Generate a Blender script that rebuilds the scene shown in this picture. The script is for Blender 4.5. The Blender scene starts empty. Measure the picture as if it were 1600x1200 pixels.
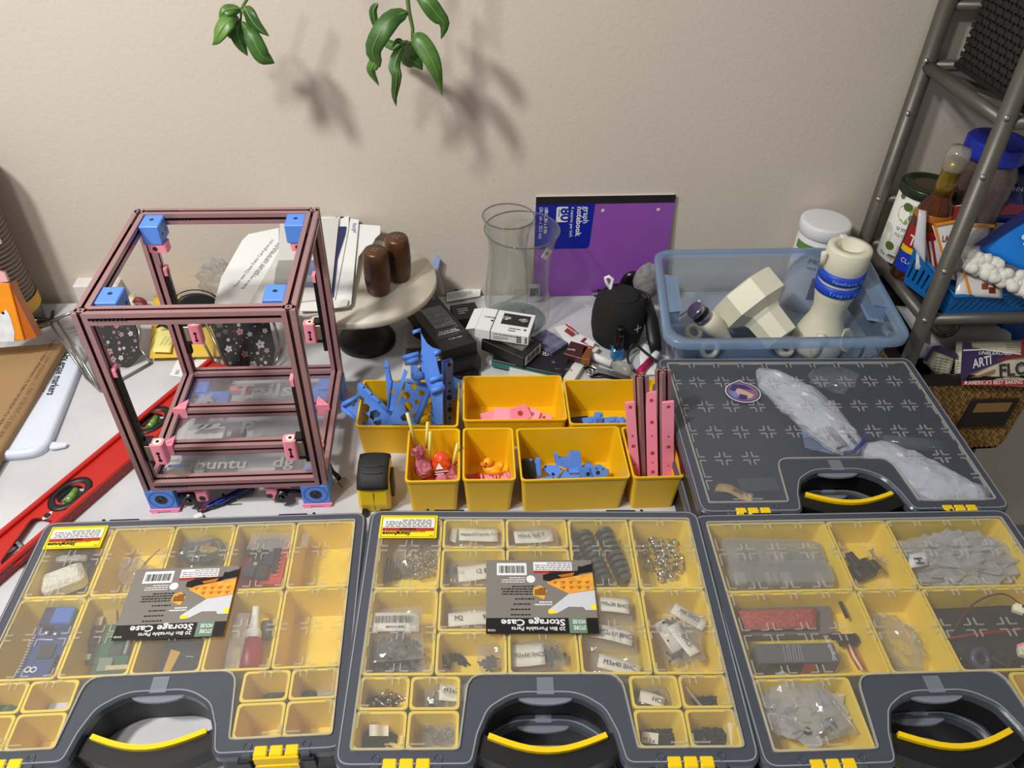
import bpy, math, random
from mathutils import Vector, Matrix, noise
from mathutils.geometry import tessellate_polygon
SC = bpy.context.scene
COL = SC.collection
PI = math.pi
random.seed(7)

# ------------------------------------------------------------------ camera, world, lights, exposure
PHI, TH, ROLL, FPX, CZ = 0.098, 0.7084, 0.0372, 1221.79, 0.805
_rz = Matrix.Rotation(-PHI, 3, 'Z')
FW = _rz @ Vector((0, math.cos(TH), -math.sin(TH)))
_up = _rz @ Vector((0, math.sin(TH), math.cos(TH)))
_rt = _rz @ Vector((1, 0, 0))
RT = _rt * math.cos(ROLL) + _up * math.sin(ROLL)
UP = -_rt * math.sin(ROLL) + _up * math.cos(ROLL)
CAM = Vector((0, 0, CZ))
cd = bpy.data.cameras.new('camera')
cam = bpy.data.objects.new('camera', cd)
COL.objects.link(cam)
m3 = Matrix((RT, UP, -FW)).transposed()
cam.matrix_world = Matrix.Translation(CAM) @ m3.to_4x4()
cd.sensor_width = 36.0
cd.lens = FPX * 36.0 / 1600.0
cd.clip_start = 0.02
SC.camera = cam

wd = bpy.data.worlds.new('room_light')
SC.world = wd
wd.use_nodes = True
bg = wd.node_tree.nodes['Background']
bg.inputs[0].default_value = (1.0, 0.985, 0.97, 1)
bg.inputs[1].default_value = 0.33

def lamp(name, loc, target, size, power, color=(1, 0.98, 0.935)):
    d = bpy.data.lights.new(name, 'AREA')
    d.shape = 'DISK'
    d.size = size
    d.energy = power
    d.color = color
    o = bpy.data.objects.new(name, d)
    COL.objects.link(o)
    o.location = loc
    o.rotation_euler = (Vector(target) - Vector(loc)).to_track_quat('-Z', 'Y').to_euler()
    return o
lamp('ceiling_lamp', (-0.94, 0.20, 1.64), (-0.42, 0.80, 0.1), 0.16, 33)
lamp('ceiling_lamp.001', (-0.66, -0.05, 1.64), (-0.30, 0.8, 0.1), 0.16, 13)

SC.view_settings.view_transform = 'Standard'
SC.view_settings.look = 'None'
SC.view_settings.gamma = 1
SC.view_settings.use_curve_mapping = False
SC.view_settings.exposure = -0.40
SC.cycles.transparent_max_bounces = 24

# ------------------------------------------------------------------ photograph rays onto real planes
def ray(x, y):
    return FW + RT * ((x - 800) / FPX) - UP * ((y - 600) / FPX)
def Zp(x, y, z=0.0):
    d = ray(x, y); return CAM + d * ((z - CZ) / d.z)
def Yp(x, y, yy):
    d = ray(x, y); return CAM + d * (yy / d.y)
def Xp(x, y, xx):
    d = ray(x, y); return CAM + d * (xx / d.x)
def PLp(x, y, p0, n):
    d = ray(x, y); return CAM + d * ((Vector(p0) - CAM).dot(n) / d.dot(n))

# ------------------------------------------------------------------ materials
def lin(c):
    def f(v):
        v = v / 255.0
        return v / 12.92 if v <= 0.04045 else ((v + 0.055) / 1.055) ** 2.4
    return (f(c[0]), f(c[1]), f(c[2]), 1.0)
MATS = {}
def mat(name, c, rough=0.5, metal=0.0, var=0.0, vs=20.0, bump=0.0, bs=200.0, c2=None, spec=0.5, coords='Object', detail=3.0):
    """procedural Principled material; colour varies between c and c2 with noise"""
    if name in MATS: return MATS[name]
    m = bpy.data.materials.new(name); m.use_nodes = True
    nt = m.node_tree; b = nt.nodes['Principled BSDF']
    b.inputs['Roughness'].default_value = rough
    b.inputs['Metallic'].default_value = metal
    b.inputs['Specular IOR Level'].default_value = spec
    c = lin(c)
    tc = nt.nodes.new('ShaderNodeTexCoord')
    if c2 is None:
        k = 1 - (var or 0.04)
        c2 = (c[0] * k, c[1] * k, c[2] * k, 1)
    else: c2 = lin(c2)
    n = nt.nodes.new('ShaderNodeTexNoise'); n.inputs['Scale'].default_value = vs; n.inputs['Detail'].default_value = detail
    nt.links.new(tc.outputs[coords], n.inputs['Vector'])
    r = nt.nodes.new('ShaderNodeValToRGB')
    r.color_ramp.elements[0].color = c2; r.color_ramp.elements[0].position = 0.35
    r.color_ramp.elements[1].color = c; r.color_ramp.elements[1].position = 0.65
    nt.links.new(n.outputs['Fac'], r.inputs['Fac'])
    nt.links.new(r.outputs['Color'], b.inputs['Base Color'])
    if bump:
        n2 = nt.nodes.new('ShaderNodeTexNoise'); n2.inputs['Scale'].default_value = bs; n2.inputs['Detail'].default_value = 2
        nt.links.new(tc.outputs[coords], n2.inputs['Vector'])
        bp = nt.nodes.new('ShaderNodeBump'); bp.inputs['Strength'].default_value = bump; bp.inputs['Distance'].default_value = 0.002
        nt.links.new(n2.outputs['Fac'], bp.inputs['Height']); nt.links.new(bp.outputs['Normal'], b.inputs['Normal'])
    MATS[name] = m
    return m
def clear(name, tint, solid, rough=0.1, haze=(215, 215, 215), bump=0.0, bs=60.0, spec=0.5, edge=0.0):
    """see-through plastic or glass: a transparent share plus a milky, glossy share (more of it at grazing edges when edge > 0)"""
    if name in MATS: return MATS[name]
    m = bpy.data.materials.new(name); m.use_nodes = True
    nt = m.node_tree; b = nt.nodes['Principled BSDF']
    b.inputs['Base Color'].default_value = lin(haze); b.inputs['Roughness'].default_value = rough
    b.inputs['Specular IOR Level'].default_value = spec
    t = nt.nodes.new('ShaderNodeBsdfTransparent'); t.inputs['Color'].default_value = lin(tint)
    g = nt.nodes.new('ShaderNodeBsdfGlossy'); g.inputs['Roughness'].default_value = rough
    mx = nt.nodes.new('ShaderNodeMixShader'); mx2 = nt.nodes.new('ShaderNodeMixShader')
    fa = nt.nodes.new('ShaderNodeLayerWeight'); fa.inputs['Blend'].default_value = .5
    pw = nt.nodes.new('ShaderNodeMath'); pw.operation = 'POWER'; pw.inputs[1].default_value = 5
    nt.links.new(fa.outputs['Facing'], pw.inputs[0])
    fr = nt.nodes.new('ShaderNodeMapRange'); fr.inputs['To Min'].default_value = .035; fr.inputs['To Max'].default_value = .75
    nt.links.new(pw.outputs[0], fr.inputs['Value'])
    mx.inputs[0].default_value = solid
    nt.links.new(t.outputs[0], mx.inputs[1]); nt.links.new(b.outputs[0], mx.inputs[2])
    if edge:
        lw = nt.nodes.new('ShaderNodeLayerWeight'); lw.inputs['Blend'].default_value = 0.25
        mp = nt.nodes.new('ShaderNodeMapRange'); mp.inputs['To Min'].default_value = solid; mp.inputs['To Max'].default_value = edge
        nt.links.new(lw.outputs['Facing'], mp.inputs['Value']); nt.links.new(mp.outputs[0], mx.inputs[0])
    nt.links.new(fr.outputs[0], mx2.inputs[0]); nt.links.new(mx.outputs[0], mx2.inputs[1]); nt.links.new(g.outputs[0], mx2.inputs[2])
    if bump:
        tc = nt.nodes.new('ShaderNodeTexCoord'); n2 = nt.nodes.new('ShaderNodeTexNoise'); n2.inputs['Scale'].default_value = bs
        nt.links.new(tc.outputs['Object'], n2.inputs['Vector'])
        bp = nt.nodes.new('ShaderNodeBump'); bp.inputs['Strength'].default_value = bump; bp.inputs['Distance'].default_value = 0.004
        nt.links.new(n2.outputs['Fac'], bp.inputs['Height'])
        for q in (b, g, fa): nt.links.new(bp.outputs['Normal'], q.inputs['Normal'])
    nt.links.new(mx2.outputs[0], nt.nodes['Material Output'].inputs['Surface'])
    MATS[name] = m
    return m

# ------------------------------------------------------------------ mesh building
def E3(rx=0, ry=0, rz=0):
    return Matrix.Rotation(rz, 4, 'Z') @ Matrix.Rotation(ry, 4, 'Y') @ Matrix.Rotation(rx, 4, 'X')
def TR(loc=(0, 0, 0), rx=0, ry=0, rz=0):
    return Matrix.Translation(Vector(loc)) @ E3(rx, ry, rz)
def axis_T(p, d):
    """matrix that maps +Z to direction d, origin to p"""
    return Matrix.Translation(Vector(p)) @ Vector(d).to_track_quat('Z', 'Y').to_matrix().to_4x4()
def rr(w, d, r=0.0, n=4, cx=0, cy=0):
    """rounded rectangle outline, counter-clockwise"""
    if r <= 0: return [(cx - w/2, cy - d/2), (cx + w/2, cy - d/2), (cx + w/2, cy + d/2), (cx - w/2, cy + d/2)]
    o = []
    for (sx, sy, a0) in ((1, -1, -PI/2), (1, 1, 0), (-1, 1, PI/2), (-1, -1, PI)):
        for i in range(n + 1):
            a = a0 + PI/2 * i / n
            o.append((cx + sx * (w/2 - r) + r * math.cos(a), cy + sy * (d/2 - r) + r * math.sin(a)))
    return o
def circ(r, n=16, cx=0, cy=0, ry=None):
    ry = ry or r
    return [(cx + r * math.cos(2*PI*i/n), cy + ry * math.sin(2*PI*i/n)) for i in range(n)]
def rnd(pts, r, n=4):
    """round the corners of a polygon; r is one radius or a list"""
    o = []; L = len(pts)
    for i, p in enumerate(pts):
        ri = r[i] if isinstance(r, (list, tuple)) else r
        p = Vector(p); a = Vector(pts[i - 1]) - p; b = Vector(pts[(i + 1) % L]) - p
        if ri <= 0: o.append(tuple(p)); continue
        la, lb = a.length, b.length; a.normalize(); b.normalize()
        ang = a.angle(b); t = min(ri / math.tan(ang / 2), la * .49, lb * .49)
        p0, p1 = p + a * t, p + b * t
        for k in range(n + 1):
            s = k / n
            o.append(tuple(p0 * (1 - s) ** 2 + p * 2 * s * (1 - s) + p1 * s ** 2))
    return o
def offs(o, d):
    """move a CCW outline inward by d"""
    r = []; L = len(o)
    for i in range(L):
        p = Vector(o[i]); a = (p - Vector(o[i - 1])); b = (Vector(o[(i + 1) % L]) - p)
        if a.length < 1e-9 or b.length < 1e-9: r.append(o[i]); continue
        a.normalize(); b.normalize()
        na, nb = Vector((-a.y, a.x)), Vector((-b.y, b.x))
        m = na + nb
        if m.length < 1e-6: m = na
        m.normalize(); k = d / max(0.35, m.dot(na))
        r.append((p.x + m.x * k, p.y + m.y * k))
    return r
class MB:
    def __init__(s): s.v = []; s.f = []; s.mi = []; s.sm = []; s.cur = 0
    def add(s, vs, fs, T=None, smooth=False):
        b = len(s.v)
        for p in vs:
            p = Vector(p); s.v.append(T @ p if T else p)
        for f in fs:
            s.f.append(tuple(b + i for i in f)); s.mi.append(s.cur); s.sm.append(smooth)
        return s
    def m(s, i): s.cur = i; return s
    def box(s, c, size, T=None, rx=0, ry=0, rz=0, ch=0.0):
        x, y, z = size
        M = TR(c, rx, ry, rz)
        if T: M = T @ M
        if ch: return s.prism(rr(x, y, ch, 1), -z/2, z/2, ch=ch, T=M)
        vs = [(sx*x/2, sy*y/2, sz*z/2) for sz in (-1, 1) for sx, sy in ((-1,-1),(1,-1),(1,1),(-1,1))]
        return s.add(vs, [(3,2,1,0),(4,5,6,7),(0,1,5,4),(1,2,6,5),(2,3,7,6),(3,0,4,7)], M)
    def loft(s, loops, T=None, c0=True, c1=True, smooth=False, closed=True):
        n = len(loops[0]); vs = [p for l in loops for p in l]; fs = []
        for k in range(len(loops) - 1):
            for i in range(n if closed else n - 1):
                j = (i + 1) % n
                fs.append((k*n + i, k*n + j, (k+1)*n + j, (k+1)*n + i))
        s.add(vs, fs, T, smooth)
        if c0: s.add(loops[0], [tuple(reversed(range(n)))], T)
        if c1: s.add(loops[-1], [tuple(range(n))], T)
        return s
    def prism(s, o, z0, z1, ch=0.0, T=None, smooth=False, c0=True, c1=True):
        if ch:
            i = offs(o, ch)
            L = [[(p[0], p[1], z0) for p in i], [(p[0], p[1], z0 + ch) for p in o], [(p[0], p[1], z1 - ch) for p in o], [(p[0], p[1], z1) for p in i]]
        else: L = [[(p[0], p[1], z0) for p in o], [(p[0], p[1], z1) for p in o]]
        return s.loft(L, T, c0, c1, smooth)
    def holed(s, loops, z0, z1, T=None):
        """prism with holes: first loop outside, the others holes"""
        tri = tessellate_polygon([[Vector((p[0], p[1], 0)) for p in l] for l in loops])
        fl = [p for l in loops for p in l]; n = len(fl)
        s.add([(p[0], p[1], z1) for p in fl], [tuple(t) for t in tri], T)
        s.add([(p[0], p[1], z0) for p in fl], [tuple(t) for t in tri], T)
        for l in loops:
            k = len(l)
            s.add([(p[0], p[1], z) for z in (z0, z1) for p in l], [(i, (i+1) % k, k + (i+1) % k, k + i) for i in range(k)], T)
        return s
    def lathe(s, prof, n=24, T=None, smooth=True, c0=True, c1=True, sx=1, sy=1):
        L = [[(r * sx * math.cos(2*PI*i/n), r * sy * math.sin(2*PI*i/n), z) for i in range(n)] for r, z in prof]
        return s.loft(L, T, c0 and prof[0][0] > 1e-6, c1 and prof[-1][0] > 1e-6, smooth)
    def cyl(s, p0, p1, r, n=10, r1=None, smooth=True, T=None):
        p0, p1 = Vector(p0), Vector(p1)
        M = axis_T(p0, p1 - p0)
        if T: M = T @ M
        h = (p1 - p0).length
        return s.lathe([(r, 0), (r1 if r1 is not None else r, h)], n, M, smooth)
    def tube(s, pts, r, n=6, T=None, caps=True, flat=None):
        pts = [Vector(p) for p in pts]; L = []; K = len(pts)
        up = None
        for i, p in enumerate(pts):
            d = (pts[min(i+1, K-1)] - pts[max(i-1, 0)])
            d = d.normalized() if d.length > 1e-9 else Vector((0, 0, 1))
            if up is None:
                up = Vector((0, 0, 1)) if abs(d.z) < .9 else Vector((1, 0, 0))
            a = d.cross(up)
            a = a.normalized() if a.length > 1e-6 else d.orthogonal().normalized()
            b = a.cross(d).normalized(); up = b
            ri = r[i] if isinstance(r, (list, tuple)) else r
            fb = flat if flat else 1
            L.append([tuple(p + a * (ri * math.cos(2*PI*k/n)) + b * (ri * fb * math.sin(2*PI*k/n))) for k in range(n)])
        return s.loft(L, T, caps, caps, True)
    def grid(s, P, T=None, smooth=True, th=0.0):
        """P[i][j] points; th > 0 gives it thickness downwards along the mean normal"""
        a, b = len(P), len(P[0])
        vs = [Vector(P[i][j]) for i in range(a) for j in range(b)]
        fs = [(i*b + j, (i+1)*b + j, (i+1)*b + j + 1, i*b + j + 1) for i in range(a-1) for j in range(b-1)]
        s.add(vs, fs, T, smooth)
        if th:
            nrm = (vs[b*(a-1)] - vs[0]).cross(vs[b-1] - vs[0]).normalized() * th
            w = [v + nrm for v in vs]
            s.add(w, fs, T, smooth)
            ring = [i*b for i in range(a)] + [(a-1)*b + j for j in range(1, b)] + [i*b + b-1 for i in range(a-2, -1, -1)] + [j for j in range(b-2, 0, -1)]
            k = len(ring)
            s.add([vs[i] for i in ring] + [w[i] for i in ring], [(i, (i+1) % k, k + (i+1) % k, k + i) for i in range(k)], T)
        return s
    def plate(s, pts, th=0.0005, T=None):
        """flat polygon of 3D points with thickness"""
        pts = [Vector(p) for p in pts]
        n = Vector((0, 0, 0))
        for i in range(len(pts)): n += (pts[i] - pts[0]).cross(pts[(i+1) % len(pts)] - pts[0])
        n = n.normalized() * th
        return s.loft([[tuple(p) for p in pts], [tuple(p + n) for p in pts]], T)
    def blob(s, c, r, seed=0, amp=0.15, freq=2.0, n=14, m=9, T=None, smooth=True, flat=None):
        rx, ry, rz = r; vs = []; fs = []
        for i in range(m + 1):
            t = PI * i / m
            for j in range(n):
                a = 2*PI*j/n
                d = Vector((math.sin(t)*math.cos(a), math.sin(t)*math.sin(a), math.cos(t)))
                k = 1 + amp * noise.noise(d * freq + Vector((seed*7.3, seed*3.1, seed)))
                q = Vector((d.x*rx*k, d.y*ry*k, d.z*rz*k))
                if flat is not None and q.z < flat: q.z = flat
                vs.append(q + Vector(c))
        for i in range(m):
            for j in range(n):
                fs.append((i*n + j, (i+1)*n + j, (i+1)*n + (j+1) % n, i*n + (j+1) % n))
        return s.add(vs, fs, T, smooth)
    def mesh(s, name, mats):
        me = bpy.data.meshes.new(name)
        me.from_pydata([tuple(v) for v in s.v], [], s.f)
        for x in (mats if isinstance(mats, (list, tuple)) else [mats]): me.materials.append(x)
        me.polygons.foreach_set('material_index', s.mi)
        me.polygons.foreach_set('use_smooth', s.sm)
        import bmesh
        bm = bmesh.new(); bm.from_mesh(me)
        bmesh.ops.remove_doubles(bm, verts=bm.verts, dist=1e-6)
        bmesh.ops.recalc_face_normals(bm, faces=bm.faces)
        bm.to_mesh(me); bm.free()
        return me
    def build(s, name, mats, parent=None, loc=None, rz=0, M=None, label=None, cat=None, group=None, kind=None):
        return link(name, s.mesh(name, mats), parent, loc, rz, M, label, cat, group, kind)
def link(name, data, parent=None, loc=None, rz=0, M=None, label=None, cat=None, group=None, kind=None):
    o = bpy.data.objects.new(name, data); COL.objects.link(o)
    if parent: o.parent = parent
    if M is not None: o.matrix_basis = M
    else:
        o.location = loc or (0, 0, 0); o.rotation_euler = (0, 0, rz)
    tag(o, label, cat, group, kind)
    return o
def tag(o, label=None, cat=None, group=None, kind=None):
    if label: o['label'] = label
    if cat: o['category'] = cat
    if group: o['group'] = group
    if kind: o['kind'] = kind
    return o
def thing(name, label, cat, loc=(0, 0, 0), rz=0, group=None, M=None):
    o = bpy.data.objects.new(name, None); COL.objects.link(o); o.empty_display_size = 0.02
    if M is not None: o.matrix_basis = M
    else:
        o.location = loc; o.rotation_euler = (0, 0, rz)
    return tag(o, label, cat, group)
def dup(o, M=None, loc=None, rz=0, label=None, group=None):
    r = o.copy(); COL.objects.link(r)
    if M is not None: r.matrix_basis = M
    elif loc is not None:
        r.location = loc; r.rotation_euler = (0, 0, rz)
    if label: r['label'] = label
    if group: r['group'] = group
    for ch in [c for c in o.children]:
        c = ch.copy(); COL.objects.link(c); c.parent = r
        for g in list(ch.children):
            d = g.copy(); COL.objects.link(d); d.parent = c
    return r
class Face:
    """a flat printed face: (u, v) in metres from an origin, xdir and ydir"""
    def __init__(s, parent, o, xd, yd):
        s.p = parent; s.o = Vector(o); s.x = Vector(xd).normalized(); y = Vector(yd)
        s.n = s.x.cross(y).normalized(); s.y = s.n.cross(s.x).normalized()
        s.R = Matrix((s.x, s.y, s.n)).transposed().to_4x4(); s.k = 1
        s.mb = MB(); s.mats = []
    def _m(s, m):
        if m not in s.mats: s.mats.append(m)
        s.mb.cur = s.mats.index(m)
    def M(s, u, v, h): return Matrix.Translation(s.o + s.x*u + s.y*v + s.n*h) @ s.R
    def poly(s, pts, m, lay=1):
        s._m(m); h = 0.00022 * lay
        s.mb.prism(pts, h, h + 0.00015, T=s.M(0, 0, 0)); return s
    def rect(s, u0, v0, u1, v1, m, lay=1, r=0): 
        return s.poly(rr(u1-u0, v1-v0, r, 3, (u0+u1)/2, (v0+v1)/2), m, lay)
    def bars(s, u0, v0, u1, v1, m, n=14, lay=2, seed=1):
        rg = random.Random(seed); w = (u1-u0)/n
        for i in range(n):
            k = rg.uniform(.25, .8); s.rect(u0 + i*w, v0, u0 + i*w + w*k, v1, m, lay)
        return s
    def lines(s, u0, v0, u1, v1, m, n=4, lay=2, seed=1, th=.35):
        """illegible small print: rows of short strokes"""
        rg = random.Random(seed); h = (v1-v0)/n
        for i in range(n):
            u = u0; v = v1 - (i+.5)*h
            while u < u1 - .0008:
                w = min(rg.uniform(.0012, .004) * (u1-u0)/.03, u1-u)
                if i == n-1 and u > u0 + (u1-u0)*.6: break
                s.rect(u, v - h*th/2, u + w, v + h*th/2, m, lay); u += w + (u1-u0)*.025
        return s
    def done(s, name='print'):
        if s.mb.f: return s.mb.build(name, s.mats, s.p)
    def text(s, u, v, size, body, m, lay=3, align='LEFT', sx=1.0, bold=0.0, shear=0.0, rot=0.0, ext=0.00005):
        c = bpy.data.curves.new('lettering', 'FONT'); c.body = body; c.size = size; c.align_x = align
        c.resolution_u = 2; c.offset = bold * size; c.shear = shear; c.extrude = ext
        c.materials.append(m)
        o = bpy.data.objects.new('lettering', c); COL.objects.link(o)
        if s.p: o.parent = s.p
        o.matrix_basis = s.M(u, v, 0.00022 * lay) @ Matrix.Rotation(rot, 4, 'Z') @ Matrix.Diagonal((sx, 1, 1, 1))
        return o
# ------------------------------------------------------------------ shared materials
WHITE = mat('white_paper', (232, 232, 232), .75, var=.03)
PAPER2 = mat('off_white_paper', (222, 220, 214), .75, var=.04)
BLACKP = mat('black_plastic', (22, 22, 24), .45, var=.15)
BLACKG = mat('black_gloss', (14, 14, 16), .22)
BLACKM = mat('black_matte', (18, 18, 19), .8, bump=.3, bs=900)
INK = mat('black_ink', (18, 18, 20), .7)
INKG = mat('grey_ink', (95, 95, 98), .7)
WINK = mat('white_ink', (235, 235, 235), .7)
YEL = mat('yellow_bin_plastic', (242, 192, 20), .38, var=.05, vs=30, bump=.05, bs=500)
YELL = mat('yellow_latch_plastic', (250, 208, 8), .38, var=.04)
LIDG = mat('smoky_lid_plastic', (74, 78, 90), .3, var=.06, bump=.06, bs=300)
LIDL = mat('pale_lid_edge', (150, 152, 158), .3, var=.08)
WIN = clear('clear_lid_window', (252, 252, 252), .055, .2, (235, 232, 226), bump=.06, bs=25)
WIND = clear('clear_lid_window_grey', (246, 247, 250), .11, .2, (165, 172, 188), bump=.06, bs=25)
RIBM = clear('clear_rib', (250, 250, 250), .22, .25, (235, 233, 228))
TABC = clear('clear_tab', (225, 228, 235), .45, .25, (170, 176, 190))
PINK = mat('pink_print', (255, 152, 176), .5, var=.04, bump=.12, bs=900)
BLUE = mat('blue_print', (92, 146, 240), .5, var=.05, bump=.12, bs=900)
CREAM = mat('cream_print', (233, 228, 205), .42, var=.03, bump=.08, bs=700)
ANOD = mat('pink_anodised_aluminium', (172, 132, 135), .32, .3, var=.06, vs=80)
YELC = mat('yellow_case_bin_plastic', (242, 212, 66), .4, var=.04, vs=30)  # same bin yellow made paler to carry lid haze and offset bounced light
SLOT = mat('slot_shade', (96, 56, 60), .6, .3)
STEEL = mat('steel', (190, 190, 192), .25, 1.0)
STEELD = mat('dark_steel', (70, 70, 74), .35, 1.0)
SCREWB = mat('black_screw', (34, 35, 38), .35, .6)
BRASS = mat('brass', (205, 185, 110), .28, 1.0)
BAG = clear('clear_bag', (243, 243, 243), .10, .1, (225, 225, 225), bump=.9, bs=35, edge=.4)
BAGM = clear('milky_bag', (235, 235, 235), .34, .2, (225, 226, 228), bump=.8, bs=40, edge=.7)
RED = mat('red', (180, 30, 26), .45)
BROWNINK = mat('dark_brown', (60, 34, 20), .6)
GREENPCB = mat('green_board', (26, 92, 66), .45, var=.15, vs=150)
BLUEPCB = mat('blue_board', (34, 66, 128), .4, var=.12, vs=150)
REDPCB = mat('red_board', (204, 56, 46), .45, var=.2, vs=120)

# ------------------------------------------------------------------ room
def wall_mat():
    return mat('painted_wall', (214, 203, 190), .62, var=.035, vs=3.0, bump=.22, bs=160, spec=.35)
WY = 1.195
MB().box((0, WY + .05, .2), (5.0, .1, 2.9)).build('wall_back', wall_mat(), kind='structure')
MB().box((0, .2, -.80), (5.0, 3.0, .1)).build('floor', mat('grey_floor', (140, 134, 128), .7, var=.1, vs=6, bump=.2, bs=300), kind='structure')
# table
tm = mat('pale_table_top', (206, 206, 209), .42, c2=(190, 190, 194), vs=9, bump=.03, bs=60, detail=6)
t = thing('table', 'pale marbled table top carrying the cases, boxes and printer frame', 'table', (0, .5, 0))
MB().prism(rr(1.66, 1.38, .01, 2, -.11, -.005), -.03, 0, ch=.002).build('table_top', tm, t)
for x in (-.88, .66):
    for y in (-.63, .63):
        MB().box((x, y, -.39), (.05, .05, .715), ch=.004).build('leg', BLACKP, t)
# ------------------------------------------------------------------ portable parts cases
LX, WXN = .1905, .1773
OUT = rnd([(-LX, -.1475), (-.0665, -.1475), (-.061, -.118), (-.052, -.096), (-.030, -.0815), (.030, -.0815), (.052, -.096), (.061, -.118), (.0665, -.1475), (LX, -.1475), (LX, .145), (-LX, .145)],
          [.016, .012, .03, .02, .05, .05, .02, .03, .012, .016, .016, .016], 5)
WINO = rnd([(-WXN, -.1323), (-.0795, -.1323), (-.0725, -.061), (.0725, -.061), (.0795, -.1323), (WXN, -.1323), (WXN, .1323), (-WXN, .1323)],
           [.004, .004, .017, .017, .004, .004, .004, .004], 4)
def bars8(sc=1.0):
    mb = MB(); h = .0016
    for sx in (-1, 1):
        for sy in (-1, 1):
            mb.box((sx*.0031, sy*.0070*sc, 0), (.0011, .0078, h)); mb.box((sx*.0070, sy*.0031, 0), (.0078, .0011, h))
    return mb
RIB_ME = bars8().mesh('locating_rib', RIBM)
def half_me():
    mb = MB(); h = .0016
    for sx in (-1, 1):
        mb.box((sx*.0031, -.0050, 0), (.0011, .0080, h)); mb.box((sx*.0105, -.0012, 0), (.0150, .0011, h))
    return mb.mesh('edge_rib', RIBM)
EDGE_ME = half_me()
def rim_me():
    mb = MB(); a = WINO; b = offs(WINO, .0018)
    mb.loft([[(p[0], p[1], 0) for p in a], [(p[0], p[1], .0022) for p in a], [(p[0], p[1], .0022) for p in b], [(p[0], p[1], 0) for p in b]], c0=False, c1=False)
    return mb.mesh('window_rim', clear('pale_clear_rim', (240, 240, 238), .42, .2, (225, 222, 210)))
RIM_ME = rim_me()
def latch_me():
    mb = MB()
    for i in (-1, 0, 1):
        mb.box((i*.0146, -.1440, -.0020), (.0128, .0105, .0045), ch=.0012)
    mb.box((0, -.1496, -.0085), (.0425, .0028, .0130), ch=.0008)
    mb.prism([(-.0205, -.1525), (.0205, -.1525), (.018, -.1500), (-.018, -.1500)], -.024, -.0145)
    mb.prism([(-.0115, -.1560), (.0115, -.1560), (.0140, -.1500), (-.0140, -.1500)], -.030, -.020)
    return mb.mesh('latch', YELL)
LATCH_ME = latch_me()
def handle_path(y0, yc, x, n=12):
    return [(-x + 2*x*i/n, y0 + (yc - y0) * math.sin(PI*i/n), 0) for i in range(n + 1)]
def sweep_rect(mb, path, w, h, z):
    L = []
    for i, p in enumerate(path):
        a = Vector(path[max(i-1, 0)]); b = Vector(path[min(i+1, len(path)-1)])
        d = (b - a).normalized(); nrm = Vector((-d.y, d.x, 0)); q = Vector(p)
        L.append([tuple(q + nrm*sx*w/2 + Vector((0, 0, z + sz*h/2))) for sx, sz in ((-1, -1), (1, -1), (1, 1), (-1, 1))])
    mb.loft(L, smooth=False)
def case_meshes(H):
    D = {}
    bo = offs(OUT, .0035); bi = offs(OUT, .0065)
    mb = MB(); mb.holed([bo, bi], 0.003, H - .006); mb.prism(bi, .003, .0055)
    for sx in (-1, 1):
        for x in (.096, .156): mb.box((sx*x, -.1475, H - .019), (.012, .010, .022), ch=.001)
        mb.box((sx*.17, .10, .0015), (.02, .02, .003)); mb.box((sx*.17, -.10, .0015), (.02, .02, .003))
        mb.box((sx*.10, .1445, H - .009), (.035, .004, .012), ch=.001); mb.box((sx*.125, .1465, H-.006), (.003, .003, .003))
    D['base'] = mb.mesh('base', mat('case_black', (17, 18, 21), .45, var=.1))
    mb = MB(); z = H - .0022
    o1 = offs(OUT, .0022)
    mb.loft([[(p[0], p[1], H - .013) for p in OUT], [(p[0], p[1], z - .0022) for p in OUT], [(p[0], p[1], z) for p in o1]], c0=False, c1=False)
    tri = tessellate_polygon([[Vector((p[0], p[1], 0)) for p in l] for l in (o1, WINO)])
    fl = o1 + WINO
    mb.add([(p[0], p[1], z) for p in fl], [tuple(t) for t in tri])
    for sx in (-1, 1):
        for x in (.0985, .1535):
            mb.box((sx*x, -.1445, z - .0045), (.0095, .0105, .0095), ch=.0012)
            mb.lathe([(.0042, 0), (.0042, .0007), (.0030, .0007), (.0030, .0)], 14, TR((sx*x, -.1395, z)), c0=False, c1=False)
    D['lid'] = mb.mesh('lid_frame', LIDG)
    mb = MB()  # pale moulded step that runs inside the lid edge
    a, b = offs(OUT, .0030), offs(OUT, .0042)
    mb.loft([[(p[0], p[1], z + .0001) for p in a], [(p[0], p[1], z + .0007) for p in a], [(p[0], p[1], z + .0007) for p in b], [(p[0], p[1], z + .0001) for p in b]], c0=False, c1=False)
    D['bead'] = mb.mesh('lid_bead', LIDL)
    mb = MB(); mb.prism(offs(WINO, .0003), H - .0016, H - .0010)
    D['win'] = mb.mesh('lid_window', WIN)
    mb = MB(); ip = offs(WINO, .0003); mb.prism(ip, H - .0016, H - .0010)
    D['wind'] = mb.mesh('lid_window', WIND)
    mb = MB()
    arc = [(.027*math.cos(a), -.0800 - .0085*math.sin(a)) for a in [PI*i/12 for i in range(13)]]
    mb.prism([(p[0], p[1]) for p in reversed(arc)], H - .009, H - .006); mb.box((0, -.072, z + .0004), (.016, .017, .0008))
    D['tab'] = mb.mesh('opening_tab', TABC)
    mb = MB(); sweep_rect(mb, handle_path(-.1210, -.1425, .067), .019, .020, H*.60); 
    D['handle'] = mb.mesh('handle', mat('case_black', (20, 20, 22), .4))
    mb = MB(); sweep_rect(mb, handle_path(-.1175, -.1310, .054), .0050, .0075, H*.60 + .0105)
    D['grip'] = mb.mesh('handle_grip', YELL)
    return D
CM = {}
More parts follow.
